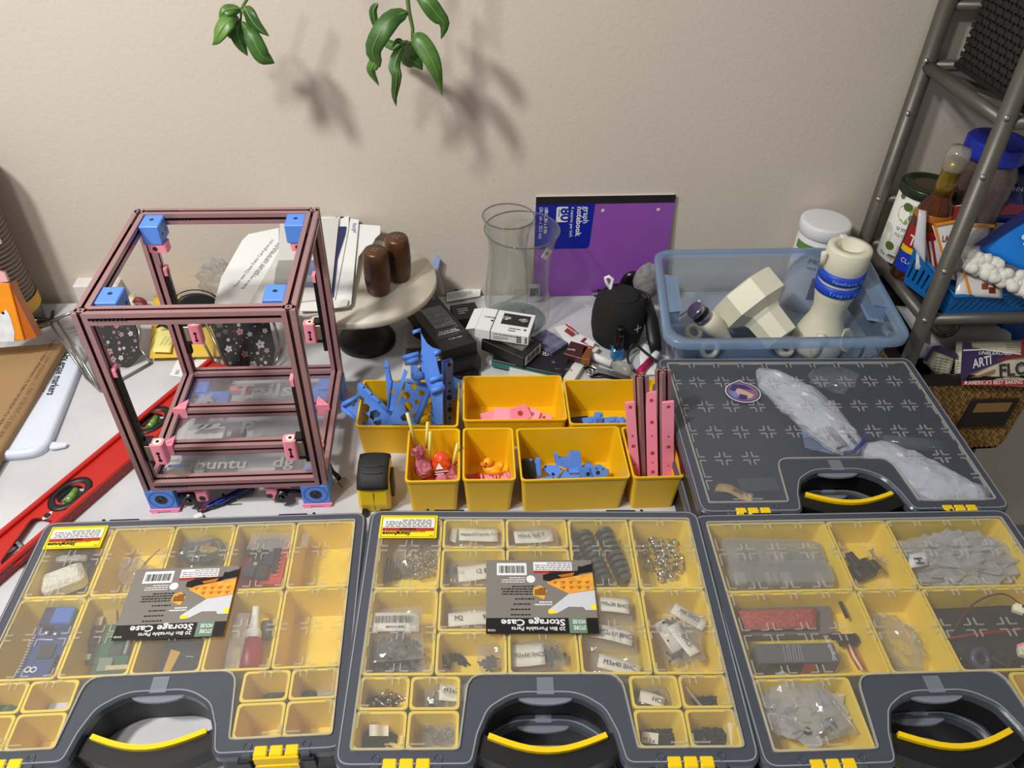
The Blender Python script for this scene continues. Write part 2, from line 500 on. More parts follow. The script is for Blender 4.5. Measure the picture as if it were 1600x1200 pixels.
def make_case(label, loc, yaw, H, dark=False, ribs=True, group=None, bare=False):
    if H not in CM: CM[H] = case_meshes(H)
    D = CM[H]
    t = thing('parts_case', label, 'storage case', loc, yaw, group)
    b = link('base', D['base'], t)
    l = link('lid_frame', D['lid'], t); link('lid_bead', D['bead'], l)
    link('lid_window', D['wind' if dark else 'win'], t); link('window_rim', RIM_ME, l, (0, 0, H - .0022))
    link('opening_tab', D['tab'], l)
    h = link('handle', D['handle'], t); link('handle_grip', D['grip'], h)
    for sx in (-1, 1): link('latch', LATCH_ME, t, (sx*.126, 0, H - .0015))
    if bare: return t
    w = [c for c in t.children if c.name.startswith('lid_window')][0]
    for j, y in enumerate((.088, .037, -.013, -.0605)):
        for i in range(-4, 5):
            if j == 3 and abs(i) < 3: continue
            x = i*.0355
            link('locating_rib', RIB_ME, w, (x, y, H + .0001))
    for i in range(-4, 5): link('edge_rib', EDGE_ME, w, (i*.0355, .1288, H + .0001))
    for y in (.088, .037, -.013, -.0605, -.0945):
        link('edge_rib', EDGE_ME, w, (-.1738, y, H + .0001), PI/2); link('edge_rib', EDGE_ME, w, (.1738, y, H + .0001), -PI/2)
    for sx in (-1, 1): link('edge_rib', EDGE_ME, w, (sx*.1285, -.1288, H + .0001), PI)
    return t
CL = dict(loc=(-.3013, .4943, 0), yaw=-.0073, H=.058, z=.0055)
CMID = dict(loc=(.0831, .4453, .0575), yaw=-.0533, H=.0477, z=.0630)
CR = dict(loc=(.4592, .4261, .0575), yaw=-.028, H=.0455, z=.0630)
CD = dict(loc=(.4803, .7204, .0575), yaw=-.0323, H=.0418, z=.0630)
make_case('left storage case with yellow bins, lone case lying directly on the table', CL['loc'], CL['yaw'], CL['H'])
make_case('middle storage case holding many bags of screws, stacked on another case', CMID['loc'], CMID['yaw'], CMID['H'])
make_case('right storage case with few wide yellow bins, cut by the photo edge', CR['loc'], CR['yaw'], CR['H'])
make_case('dark case without bins holding a white bag, beside the shelf', CD['loc'], CD['yaw'], CD['H'], dark=True)
make_case('closed case underneath the middle case, seen through its handle opening', (.0831, .4453 - .004, 0), -.0533, .0573, bare=True)
make_case('closed case underneath the right case of wide bins', (.4592, .4261, 0), -.028, .0573, bare=True)
make_case('closed case underneath the dark case that has no bins', (.4803, .7204, 0), -.0323, .0573, bare=True)

def cM(c, x, y, z=0, rz=0, rx=0, ry=0):
    return Matrix.Translation(Vector(c['loc'])) @ Matrix.Rotation(c['yaw'], 4, 'Z') @ TR((x, y, z), rx, ry, rz)
def bin_mesh(w, d, h, taper=.004, r=.004, th=.0013, m_=YEL):
    mb = MB(); o0 = rr(w - 2*taper, d - 2*taper, r, 3); o1 = rr(w, d, r, 3); L = []
    lip = .0012
    def lay(o, z): return [(p[0], p[1], z) for p in o]
    oi1 = rr(w - 2*th - 2*lip, d - 2*th - 2*lip, r, 3); oi0 = rr(w - 2*taper - 2*th, d - 2*taper - 2*th, r, 3)
    om = rr(w - 2*lip, d - 2*lip, r, 3)
    mb.loft([lay(o0, 0), lay(om, h - .003), lay(o1, h - .0028), lay(o1, h), lay(oi1, h), lay(oi0, .0015)], c0=True, c1=True)
    return mb.mesh('yellow_bin', m_)
BME = {}
ROW = {'rear': 'rear row', 'mid': 'second row', 'lobe': 'front corner'}
def put_bin(c, x0, x1, y0, y1, label, group, h=None, g=.0006):
    w, d = round(x1 - x0 - 2*g, 4), round(y1 - y0 - 2*g, 4); h = h or (c['H'] - .0095)
    k = (w, d, h)
    if k not in BME: BME[k] = bin_mesh(w, d, h, m_=YELC)
    return link('yellow_bin', BME[k], M=cM(c, (x0+x1)/2, (y0+y1)/2, .0057), label=label, cat='bin', group=group)
XC = [-.1773, -.1064, -.0355, .0355, .1064, .1773]
NTH = ['leftmost', 'second', 'middle', 'fourth', 'rightmost']
# left case: five + five wide bins and four small ones in each front corner
LC = [['bubble foam block', 'thin wires', 'coiled black cable', 'red and black circuit board', 'nothing'],
      ['blue circuit board', 'green circuit boards', 'dark display module', 'red glue bottle', 'nothing']]
for r, (y0, y1) in enumerate(((.037, .1323), (-.0600, .037))):
    for i in range(5):
        put_bin(CL, XC[i], XC[i+1], y0, y1, '%s yellow bin of the left case\'s %s row, holding %s' % (NTH[i], ('rear', 'second')[r], LC[r][i]), 'yellow bins of the left case')
def lobes(c, nm):
    for sx, sn in ((-1, 'left'), (1, 'right')):
        for (xa, xb, xn) in ((.0805, .1285, 'inner'), (.1285, .1773, 'outer')):
            for (y0, y1, yn) in ((-.0945, -.0605, 'rear'), (-.1318, -.0945, 'front')):
                x0, x1 = (xa, xb) if sx > 0 else (-xb, -xa)
                put_bin(c, x0, x1, y0, y1, 'small %s %s bin in the %s corner of the %s case' % (xn, yn, sn, nm), 'small corner bins of the %s case' % nm)
lobes(CL, 'left')
# middle case
MIDB = [(0, .037, .1323, 'ring bag'), (1, .0905, .1323, 'self tapping screw bags'), (1, .037, .0905, 'bag marked 12'), (2, .0905, .1323, 'bag marked M3x6'), (2, .037, .0905, 'parts under the card label'),
        (3, .037, .1323, 'stacked bearings'), (4, .037, .1323, 'silver hardware'), (0, -.060, .037, 'black screws and a barcode label'), (1, -.0125, .037, 'bag marked M2'), (1, -.060, -.0125, 'loose black screws'),
        (2, -.0125, .037, 'nothing visible under the card label'), (2, -.060, -.0125, 'bag marked M3x40 SHCS'), (3, -.060, .037, 'bags marked BHCS'), (4, -.060, .037, 'rolled white labels')]
for i, y0, y1, w in MIDB:
    put_bin(CMID, XC[i], XC[i+1], y0, y1, 'yellow bin of the middle case, %s column, holding %s' % (NTH[i], w), 'yellow bins of the middle case')
lobes(CMID, 'middle')
# right case
for x0, x1, y0, y1, w in ((-.1773, -.0355, .037, .1323, 'two clear boxes'), (-.0355, .0355, .037, .1323, 'a black gadget'), (.0355, .1773, .037, .1323, 'a clear bag with a letter card'),
                          (-.1773, -.0355, -.060, .037, 'a red mesh pouch and grey box'), (-.0355, .0355, -.060, .037, 'only a crumpled clear bag'), (.0355, .1773, -.060, .037, 'black parts and thin wires'),
                          (-.1773, -.0805, -.1318, -.0605, 'silver parts in clear bags'), (.0805, .1773, -.1318, -.0605, 'nothing')):
    put_bin(CR, x0, x1, y0, y1, 'wide yellow bin of the right case holding %s' % w, 'yellow bins of the right case')
# ------------------------------------------------------------------ printed stickers on the case lids
GREYL = mat('grey_card', (128, 122, 116), .45); ORG = mat('orange_print', (238, 174, 66), .5, c2=(226, 148, 40), vs=120)
LYEL = mat('label_yellow', (250, 226, 20), .45); LRED = mat('label_red', (176, 44, 26), .45); LGRN = mat('label_green', (104, 134, 112), .5)
PALE = mat('pale_print', (206, 208, 214), .5); ORGD = mat('orange_print_dark', (186, 108, 20), .5)
CASES = [o for o in COL.objects if o.name.startswith('parts_case')]
def card(case, c, x0, y0, w, h):
    s = MB().prism(rr(w, h, .001, 2), 0, .0003).build('card_sticker', GREYL, case, (x0 + w/2, y0 + h/2, c['H'] + .0018))
    F = Face(s, (w/2, h/2, .0001), (-1, 0, 0), (0, -1, 0))
    F.rect(0, .80*h, w, h, BLACKG)
    F.rect(.105*w, .79*h, .262*w, .995*h, LGRN, 2)
    F.rect(.62*w, .045*h, .90*w, .22*h, WHITE).bars(.64*w, .085*h, .885*w, .19*h, INK, 26, 2)
    F.rect(.19*w, .03*h, .555*w, .155*h, WHITE).lines(.2*w, .035*h, .545*w, .15*h, INKG, 4, 2, 3).rect(.19*w, .155*h, .555*w, .192*h, LRED)
    F.poly(circ(.042*w, 16, .585*w, .275*h), WHITE)
    F.lines(.64*w, .24*h, .86*w, .33*h, WINK, 3, 1, 5)
    for k, (a, b) in enumerate(((.36, .50), (.53, .565), (.60, .635), (.67, .705), (.74, .775))):
        F.lines((.56 if k < 2 else .60)*w, a*h, .86*w, b*h, INK, 4 if k == 0 else 1, 1, 7 + k, .5)
    # orange tray with dark cells, black handle on top, pale lid below it
    F.poly([(0, .19*h), (.43*w, .30*h), (.43*w, .34*h), (.24*w, .475*h), (0, .42*h)], ORG)
    for i in range(5):
        for j in range(2):
            u = (.035 + i*.075)*w; v = (.30 + j*.07 + i*.0)*h
            if i < 5 - j*1.5: F.poly([(u, v), (u + .05*w, v + .012*h), (u + .025*w, v + .05*h)], ORGD, 2)
    F.poly([(0, .055*h), (.10*w, .10*h), (.13*w, .09*h), (.14*w, .16*h), (.40*w, .19*h), (.47*w, .22*h), (.47*w, .29*h), (.41*w, .31*h), (.36*w, .275*h), (.15*w, .225*h), (.12*w, .20*h), (0, .17*h)], BLACKG, 3)
    F.poly([(.17*w, .185*h), (.33*w, .225*h), (.30*w, .255*h), (.19*w, .235*h)], ORGD, 4)
    F.poly([(.0, .43*h), (.24*w, .48*h), (.44*w, .70*h), (.42*w, .75*h), (.36*w, .74*h), (.25*w, .655*h), (.12*w, .66*h), (.10*w, .70*h), (.0, .70*h)], PALE, 2)
    F.rect(.37*w, .70*h, .44*w, .745*h, LYEL, 3); F.rect(.0, .63*h, .05*w, .69*h, LYEL, 3)
    F.poly([(.44*w, .44*h), (.50*w, .36*h), (.565*w, .40*h), (.57*w, .50*h), (.47*w, .555*h)], ORG, 2).lines(.455*w, .40*h, .555*w, .50*h, INK, 5, 3, 11, .7)
    F.lines(.40*w, .575*h, .56*w, .64*h, WINK, 2, 1, 4, .5)
    F.done()
    F.text(.295*w, .917*h, .066*h, '20 Bin Portable Parts', WINK, 3, sx=1.08, bold=.012)
    F.text(.295*w, .822*h, .115*h, 'Storage Case', WINK, 3, sx=1.18, bold=.022)
    F.text(.915*w, .945*h, .036*h, '93928', WINK, 3)
    F.text(.115*w, .905*h, .070*h, 'STORE', WINK, 4, sx=.66, bold=.02); F.text(.115*w, .83*h, .070*h, 'HOUSE', WINK, 4, sx=.64, bold=.02)
    F.text(.29*w, .16*h, .032*h, 'WARNING', INK, 3, bold=.02)
def warn(case, c, x0, y0, w, h):
    s = MB().prism(rr(w, h, .0008, 2), 0, .0003).build('warning_sticker', LYEL, case, (x0 + w/2, y0 + h/2, c['H'] + .0018))
    F = Face(s, (w/2, h/2, .0001), (-1, 0, 0), (0, -1, 0))
    for a, b, cc, d in ((.03, .04, .97, .055), (.03, .945, .97, .96), (.03, .04, .038, .96), (.962, .04, .97, .96)): F.rect(a*w, b*h, cc*w, d*h, INK)
    F.rect(.05*w, .15*h, .95*w, .55*h, WHITE).lines(.10*w, .18*h, .90*w, .53*h, INK, 5, 2, 21, .4)
    F.rect(.05*w, .55*h, .95*w, .70*h, LRED)
    F.done()
    F.text(.36*w, .575*h, .12*h, 'WARNING', INK, 3, bold=.03)
    F.text(.45*w, .74*h, .21*h, 'Storehouse', INK, 3, sx=1.0, bold=.03, shear=.25)
    F.text(.20*w, .71*h, .075*h, '20 BIN STORAGE CONTAINER', INK, 3)
    F.text(.06*w, .88*h, .05*h, '93928', INK, 3)
for cs, c, off in ((CASES[0], CL, (-.0615, -.0225)), (CASES[1], CMID, (-.0568, -.0190))):
    card(cs, c, off[0], off[1], .1140, .0897)
    warn(cs, c, -.1765, .1005, .0640, .0320)
# oval decal on the dark case: a plain generic stand-in for the drawn figure
c = CD; cs = CASES[3]
s = MB()
oval = [(.0245*math.cos(a)*(1), .0215*math.sin(a)) for a in [2*PI*i/28 for i in range(28)]]
oval[8] = (.001, .0260); oval[7] = (.005, .0226)
s.prism(oval, 0, .0003).build('oval_decal', WHITE, cs, (-.0835, .0640, c['H'] + .0016))
dec = [o for o in cs.children if o.name.startswith('oval_decal')][0]
F = Face(dec, (0, 0, 0), (1, 0, 0), (0, 1, 0))
F.poly(offs(oval, .0012), mat('decal_violet', (86, 72, 128), .45)).poly(offs(oval, .0035), mat('decal_mauve', (132, 104, 128), .45), 2)
F.poly([(-.016, .004), (-.006, .010), (.004, .002), (.014, -.006), (.008, -.013), (-.006, -.010)], mat('decal_skin', (205, 166, 150), .5), 3)
F.poly([(-.018, .006), (-.010, .016), (.006, .014), (.014, .004), (.004, .006), (-.006, .008), (-.012, .000)], mat('decal_indigo', (62, 50, 120), .45), 4)
F.poly([(-.019, -.002), (-.010, .0), (-.008, -.010), (-.014, -.012)], mat('decal_blue', (96, 140, 205), .5), 4)
F.poly([(-.006, -.004), (.004, -.008), (.0, -.016), (-.010, -.014)], mat('decal_indigo', (62, 50, 120), .45), 4)
F.done()
# ------------------------------------------------------------------ printer frame of slotted extrusions
PO = Vector((-.3968, .6977, 0)); ZB, ZT = .0404, .3161
pf = thing('printer_frame', 'pink aluminium frame of a small 3D printer standing empty', 'printer frame', tuple(PO), -.0029)
def ext_outline(s=.015):
    h = s/2; o = []
    pts = [(-h, -h), (-.0018, -h), (-.0018, -h + .0012), (-.0032, -h + .0016), (-.0032, -h + .0040), (.0032, -h + .0040), (.0032, -h + .0016), (.0018, -h + .0012), (.0018, -h)]
    for k in range(4):
        a = k*PI/2
        for x, y in pts: o.append((x*math.cos(a) - y*math.sin(a), x*math.sin(a) + y*math.cos(a)))
    return o
EXO = ext_outline()
EXME = {}
def ext_me(L):
    if L not in EXME:
        mb = MB(); n = len(EXO)
        mb.loft([[(p[0], p[1], 0) for p in EXO], [(p[0], p[1], L) for p in EXO]], c0=False, c1=False)
        for i in range(n):   # shade inside slots and end hole is put in as a darker colour
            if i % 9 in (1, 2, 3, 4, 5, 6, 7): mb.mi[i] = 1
        hole = list(circ(.0015, 8))
        tri = tessellate_polygon([[Vector((p[0], p[1], 0)) for p in l] for l in (EXO, hole)])
        fl = EXO + hole
        for z in (0, L): mb.add([(p[0], p[1], z) for p in fl], [tuple(t) for t in tri])
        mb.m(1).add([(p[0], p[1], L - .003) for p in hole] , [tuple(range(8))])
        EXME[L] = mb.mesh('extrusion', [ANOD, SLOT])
    return EXME[L]
def ext(p, axis, L, parent=pf):
    R = {'z': Matrix.Identity(4), 'x': Matrix.Rotation(PI/2, 4, 'Y'), 'y': Matrix.Rotation(-PI/2, 4, 'X')}[axis]
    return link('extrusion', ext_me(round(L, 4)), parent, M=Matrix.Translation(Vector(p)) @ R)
W = .23; q = .0075
for x in (q, W - q):
    for y in (q, W - q): ext((x, y, ZB), 'z', ZT - ZB)
for z in (ZT - q, ZB + q):
    for y in (q, W - q): ext((.015, y, z), 'x', W - .03)
    for x in (q, W - q): ext((x, .015, z), 'y', W - .03)
for y in (.066, .138): ext((.015, y, ZB + q + .004), 'x', W - .03)
# pink gusset where a cross rail meets a side rail
gm = MB().prism([(-.009, -.010), (.009, -.010), (.009, .010)], 0, .004).prism([(-.009, -.010), (.009, -.010), (.009, -.0075), (-.009, -.0075)], -.014, 0).box((.003, -.003, .0045), (.006, .003, .001), rz=.6)
gmL = gm.mesh('corner_gusset', PINK)
for y in (.066, .138):
    link('corner_gusset', gmL, pf, M=TR((.017, y + .0015, ZB + .0195)))
    link('corner_gusset', gmL, pf, M=TR((W - .017, y + .0015, ZB + .0195)) @ Matrix.Diagonal((-1, 1, 1, 1)))
# black screw teeth lying in the slots near some corners
tm_ = MB()
for i in range(9): tm_.box((i*.0042, 0, 0), (.0026, .0022, .0012))
tme = tm_.mesh('slot_clip', [BLACKP])
for p, r in (((.019, -.0002, ZT - q + .0001), 0), ((.019, q, ZT + .0002), 0), ((.019, W - q, ZT + .0002), 0), ((.034, W - .0148, ZT - q), 0), ((.019, q, ZB + .0152), 0), ((.019, -.0002, ZB + q), 0), ((.019, W - q, ZB + .0152), 0), ((q, .19, ZT + .0002), PI/2), ((W - q, .165, ZT + .0002), PI/2)):
    link('slot_clip', tme, pf, p, r)
# blue corner blocks just inside the top corners
cb = MB().box((0, 0, 0), (.024, .031, .026), ch=.0012)
cb.m(1).cyl((0, .002, .0131), (0, .002, .01335), .0026, 12)
for sx in (-1, 1):
    for y in (-.007, .006): cb.cyl((sx*.01205, y, -.002), (sx*.0123, y, -.002), .0026, 10)
cbm = cb.mesh('corner_block', [BLUE, BLACKP])
pk = MB().prism(rnd([(-.012, -.008), (.012, -.008), (.012, .008), (-.012, .008)], .004, 3), -.012, 0); pk.m(1).cyl((-.003, -.0085, -.006), (-.003, -.0078, -.006), .003, 10)
pkm = pk.mesh('pink_mount', [PINK, BLACKP])
for x in (.015 + .012, W - .015 - .012):
    for y in (.0305, W - .0305):
        b = link('corner_block', cbm, pf, (x, y + (.002 if y > .1 else .008), ZT - .0145))
        if y > .1: link('pink_mount', pkm, b, (.003, -.006, -.0131))
# linear rails with carriages on the inner faces of the posts
def rail(x, y, z0, z1, car, side):
    mb = MB(); s = side
    mb.box((x + s*.0032, y, (z0 + z1)/2), (.0062, .0075, z1 - z0), ch=.0006)
    for k in range(int((z1 - z0)/.014)): mb.m(0).box((x + s*.0064, y, z0 + .008 + k*.014), (.0004, .003, .003))
    r = mb.build('linear_rail', mat('rail_black', (26, 25, 24), .35, .4), pf)
    c = MB().prism(rnd([(-.006, -.004), (.006, -.004), (.006, .008), (0, .012), (-.006, .008)], .002, 2), 0, .004)
    c.m(1).cyl((0, .004, .0041), (0, .004, .0046), .0024, 10)
    c.build('rail_clip', [PINK, BLACKP], r, M=Matrix.Translation((x + s*.002, y, z1)) @ E3(0, s*PI/2, 0) @ E3(0, 0, -s*PI/2))
    g = MB().box((0, 0, 0), (.010, .014, .026), ch=.001)
    g.m(1).box((0, 0, .0155), (.009, .013, .005)).box((0, 0, -.0155), (.009, .013, .005))
    gg = g.build('carriage', [mat('carriage_metal', (165, 155, 135), .35, .8), BLACKP], pf, (x + s*.010, y, car))
    h = MB().prism(rnd([(-.008, -.007), (.008, -.007), (.008, .007), (-.008, .007)], .004, 3), -.016, .016)
    h.m(1).cyl((.001, 0, .0155), (.001, 0, .0168), .0052, 12); h.m(2).cyl((.001, 0, .0166), (.001, 0, .0172), .0022, 10)
    h.m(2).cyl((0, -.0072, .003), (0, -.0066, .003), .0025, 8).cyl((0, -.0072, -.009), (0, -.0066, -.009), .0025, 8).box((0, -.0071, -.003), (.002, .0006, .006))
    h.build('carriage_holder', [PINK, CREAM, BLACKP], gg, (s*.011, -.004, .001))
rail(.015, .0085, .090, .235, .106, 1)
rail(.015, W - .0085, .090, .232, .128, 1)
rail(W - .015, .0085, .080, .215, .106, -1)
rail(W - .015, W - .0085, .090, .218, .126, -1)
# clear engraved deck panels between the lower rails
DECK = clear('engraved_deck', (242, 243, 244), .08, .08, (226, 226, 228), edge=.25)
FROST = clear('frosted_engraving', (225, 225, 225), .6, .5, (178, 178, 180))
for y0, y1, words in ((.0155, .0575, [('ubuntu', .026, .016, .025), ('dg', .140, .016, .026)]), (.0745, .1295, [('P.', .085, .022, .034)]), (.1465, .2145, [('Tails', .062, .026, .040)])):
    d = MB().box((W/2, (y0 + y1)/2, ZB + .003), (.199, y1 - y0, .003)).build('deck_panel', DECK, pf)
    F = Face(d, (.015, y0, ZB + .0046), (1, 0, 0), (0, 1, 0))
    for tx, u, v, sz in words:
        F.text(u, v, sz, tx, FROST, 1, sx=1.15, bold=.02)
    if y0 > .14:
        F.poly([(.008, .010), (.022, .016), (.026, .004), (.030, .018), (.040, .014), (.032, .026), (.036, .036), (.024, .030), (.016, .036), (.017, .025)], FROST)
        F.lines(.073, .020, .145, .024, FROST, 1, 1, 3, .8)
    elif y0 > .05:
        for k in range(3): F.poly(rnd([(.012 + k*.012, .030), (.030 + k*.012, .034), (.040 + k*.01, .044), (.022 + k*.01, .042)], .003, 3), FROST)
        F.poly(circ(.0075, 14, .112, .022), FROST)
    else:
        F.poly([(.006, .030), (.018, .032), (.018, .036), (.006, .034)], FROST)
    F.done('engraving')
# blue motor feet with pink soles under the four posts
ft = MB().box((.018, .018, .022), (.036, .036, .036), ch=.001)
ft.m(1).lathe([(.0078, 0), (.0078, .0004)], 20, TR((.018, -.0001, .0235), PI/2)); ft.m(2).cyl((.018, .001, .0235), (.018, -.0022, .0245), .0028, 10)
ft.m(3).lathe([(.0155, 0), (.0155, .0003), (.0145, .0003), (.0145, 0)], 24, TR((.018, -.0001, .0235), PI/2), c0=False, c1=False)
ftm = ft.mesh('motor_foot', [BLUE, BLACKP, STEEL, mat('blue_print_ring', (50, 98, 205), .5)])
sl = MB().prism([(-.001, -.002), (.037, -.002), (.037, .038), (-.001, .038)], .0022, .0062)
sl.box((.005, -.0005, .0012), (.009, .004, .0024)).box((.030, -.0005, .0012), (.009, .004, .0024)); sl.m(1).box((.018, .018, .0012), (.022, .03, .0024))
slm = sl.mesh('sole', [PINK, BLACKM])
for x in (-.001, W - .035):
    for y in (.0, W - .036):
        f_ = link('motor_foot', ftm, pf, (x, y, .0)); link('sole', slm, f_)
# belt brackets, pulleys and rods below the front rail
for x, s in ((.055, 1), (.165, -1)):
    b = MB().box((0, 0, 0), (.034, .012, .006)).prism(rnd([(s*.010 - .006, -.006), (s*.010 + .009, -.006), (s*.010 + .009, .006), (s*.010 - .006, .006)], .002, 2), -.022, 0)
    b.m(1).cyl((s*.012, -.0065, -.016), (s*.012, -.0055, -.016), .0042, 12)
    bb = b.build('belt_bracket', [PINK, BLACKP], pf, (x, .010, ZB - .005))
    pm = MB().cyl((0, -.010, -.015), (0, .004, -.015), .0072, 16).cyl((0, -.012, -.015), (0, -.010, -.015), .0085, 16)
    pm.cyl((0, -.0145, -.015), (0, -.012, -.015), .004, 8)
    pm.build('pulley', STEELD, bb, (-s*.004, 0, 0))
    MB().cyl((-s*.006, .001, -.015), (-s*.030, .001, -.018), .0030, 8).build('drive_rod', BLACKP, bb)
# parts hanging under the deck
for x, y, w, d, m, z in ((.05, .10, .05, .052, WHITE, .026), (.094, .095, .018, .055, mat('dusky_purple', (112, 92, 112), .5), .026), (.085, .036, .040, .030, mat('grey_module', (70, 66, 64), .5), .03), (.175, .036, .036, .034, mat('grey_module', (70, 66, 64), .5), .03), (.03, .036, .028, .030, BLUE, .03),
                         (.045, .185, .045, .03, BLUE, .028), (.20, .19, .026, .04, BLUE, .028), (.082, .20, .03, .010, PINK, .034), (.034, .03, .036, .02, WHITE, .036)):
    MB().box((x, y, z), (w, d, .012), ch=.001).build('underdeck_part', m, pf)
# cable bundle in front of the frame
t = thing('cable_bundle', 'coiled red blue and black wires tied with a black strap before the frame', 'cable', tuple(Zp(355, 782, 0)), .55)
for k, m in enumerate((BLACKP, mat('wire_red', (140, 34, 50), .45), mat('wire_blue', (40, 60, 140), .45), mat('wire_green', (30, 80, 70), .45), BLACKP, mat('wire_blue', (40, 60, 140), .45))):
    pts = []
    for i in range(29):
        a = 2*PI*i/28; r = 1 - .06*k
        pts.append((.038*r*math.cos(a) + .002*k, .0075*r*math.sin(a) * (1.2 if math.cos(a) > 0 else .7) * (0.35 + abs(math.cos(a))) - .001*k, .004 + .0022*(k % 3) + .001*math.sin(3*a + k)))
    MB().tube(pts, .0012, 5).build('wire', m, t)
MB().tube([(-.002, .0065*math.cos(a), .006 + .006*math.sin(a)) for a in [2*PI*i/10 for i in range(11)]] + [(-.002, -.009, .003), (.008, -.018, .012)], .0013, 5).build('tie', BLACKM, t)
MB().box((-.041, -.010, .004), (.010, .007, .006)).build('connector', WHITE, t)
t = thing('plug_lead', 'short black wires with a grey plug beside the frame\'s right foot', 'cable', tuple(Zp(524, 757, 0)), -.7)
for k in range(4): MB().tube([(-.012, .002*k, .03), (-.006, .002*k, .024 - .002*k), (.004, .002*k, .016), (.010, .0015*k, .012)], .0009, 5).build('wire', BLACKP, t)
MB().box((.014, .003, .011), (.010, .012, .006), ry=.4).build('plug', mat('grey_plug', (140, 128, 116), .5), t)
# ------------------------------------------------------------------ parts standing in a plane that faces roughly towards the viewer
class PX:
    def __init__(s, p0, n):
        s.p0 = Vector(p0); s.n = Vector(n).normalized()
        s.a = Vector((0, 0, 1)).cross(s.n)
        s.a = s.a.normalized() if s.a.length > 1e-4 else Vector((1, 0, 0))
        s.b = s.n.cross(s.a).normalized()
        s.T = Matrix.Translation(s.p0) @ Matrix((s.a, s.b, s.n)).transposed().to_4x4()
    def w(s, x, y): return PLp(x, y, s.p0, s.n)
    def to2(s, x, y):
        v = s.w(x, y) - s.p0; return (v.dot(s.a), v.dot(s.b))
    def o(s, pts):
        q = [s.to2(*p) for p in pts]
        ar = sum(q[i-1][0]*q[i][1] - q[i][0]*q[i-1][1] for i in range(len(q)))
        return q if ar > 0 else q[::-1]
    def local(s, x, y, h=0):
        u = s.to2(x, y); return (u[0], u[1], h)
def hexa(c, r, rot=0): return [(c[0] + r*math.cos(rot + k*PI/3), c[1] + r*math.sin(rot + k*PI/3)) for k in range(6)]
def in_poly(p, o):
    r = False
    for i in range(len(o)):
        a, b = o[i-1], o[i]
        if (a[1] > p[1]) != (b[1] > p[1]) and p[0] < (b[0]-a[0])*(p[1]-a[1])/(b[1]-a[1]) + a[0]: r = not r
    return r

# ------------------------------------------------------------------ loose yellow bins on the table
def loose_bin(pts, h, label):
    a, b, c, d = [Zp(*p, h) for p in pts]          # rear left, rear right, front right, front left rim corners
    cx = (a + b + c + d) / 4
    w = ((b - a).length + (c - d).length) / 2; dd = ((a - d).length + (b - c).length) / 2
    yaw = math.atan2((c - d + b - a).y, (c - d + b - a).x)
    return link('yellow_bin', bin_mesh(w - .0012, dd - .0012, h, taper=.0055, r=.005), loc=(cx.x, cx.y, 0), rz=yaw, label=label, cat='bin', group='loose yellow bins on the table'), cx
loose_bin([(567, 593), (717, 594), (719, 667), (554, 667)], .058, 'wide loose yellow bin full of large blue printed parts')
loose_bin([(721, 587), (880, 586), (885, 656), (724, 658)], .058, 'wide loose yellow bin with a few pink printed parts')
loose_bin([(879, 593), (1028, 592), (1043, 662), (889, 664)], .058, 'wide loose yellow bin behind the pink bars, few blue parts at its bottom')
loose_bin([(636, 670), (719, 669), (720, 752), (633, 754)], .066, 'narrow loose yellow bin full of lollipops')
loose_bin([(722, 668), (802, 668), (807, 750), (722, 752)], .066, 'narrow loose yellow bin with a rubber duck')
loose_bin([(806, 669), (968, 665), (985, 747), (812, 752)], .066, 'wide loose yellow bin with a pile of small blue parts')
loose_bin([(970, 666), (1046, 665), (1074, 745), (988, 748)], .066, 'narrow loose yellow bin with pink bars and metal extrusions standing up')
N0 = (0, -.82, .57)
HOLE = mat('screw_hole', (20, 30, 60), .8)
# blue parts in the wide left bin
def blue_part(label, P, outer, th, holes=(), extra=None, nm='blue_printed_part'):
    mb = MB(); o = P.o(outer)
    mb.holed([o] + [list(h) for h in holes], -th, 0, P.T)
    if extra: extra(mb, P)
    return mb.build(nm, [BLUE, HOLE], label=label, cat='printed part', group='blue printed parts in the left bin')
def q5(pts): return [(520 + x/5, 500 + y/5) for x, y in pts]
Pa = PX(Yp(580, 640, .835), (.15, -.75, .62))
oa = q5([(200, 490), (238, 520), (540, 800), (480, 830), (230, 830), (120, 745), (62, 690), (75, 640), (215, 572), (190, 535)])
hc = [q5([c])[0] for c in ((218, 625), (250, 690), (330, 745), (250, 765), (350, 792), (160, 660))]
hol = []
for c, r in zip(hc, (.0055, .0075, .0085, .0060, .0065, .0035)):
    hol.append(hexa(Pa.to2(*c), r, .2))
def exa(mb, P):
    for a, b in (((212, 500), (520, 790)),):
        mb.tube([P.T @ Vector(P.local(*q5([p])[0], .003)) for p in (a, b)], .0042, 4)
    for p in ((240, 525), (300, 580), (360, 640), (430, 705)):
        mb.m(1).cyl(P.T @ Vector(P.local(*q5([p])[0], .007)), P.T @ Vector(P.local(*q5([p])[0], .0076)), .0013, 6); mb.m(0)
    mb.tube([P.T @ Vector(P.local(*q5([p])[0], .002)) for p in ((70, 668), (210, 592))], .0035, 4)
    mb.tube([P.T @ Vector(P.local(*q5([p])[0], .002)) for p in ((72, 690), (235, 815))], .0035, 4)
blue_part('honeycomb blue panel lying tilted over the bin\'s left rim', Pa, oa, .003, hol, exa)
Pb = PX(Yp(612, 600, .853), (.0, -.8, .6))
blue_part('tall blue V shaped printed bracket with two prongs', Pb, q5([(402, 318), (432, 318), (440, 370), (462, 470), (500, 492), (528, 480), (556, 385), (584, 405), (560, 480), (470, 715), (435, 705)]), .006,
          [hexa(Pb.to2(*q5([(470, 565)])[0]), .0035)], lambda mb, P: mb.tube([P.T @ Vector(P.local(*q5([p])[0], .001)) for p in ((405, 365), (430, 365), (455, 480), (430, 690))], .002, 4))
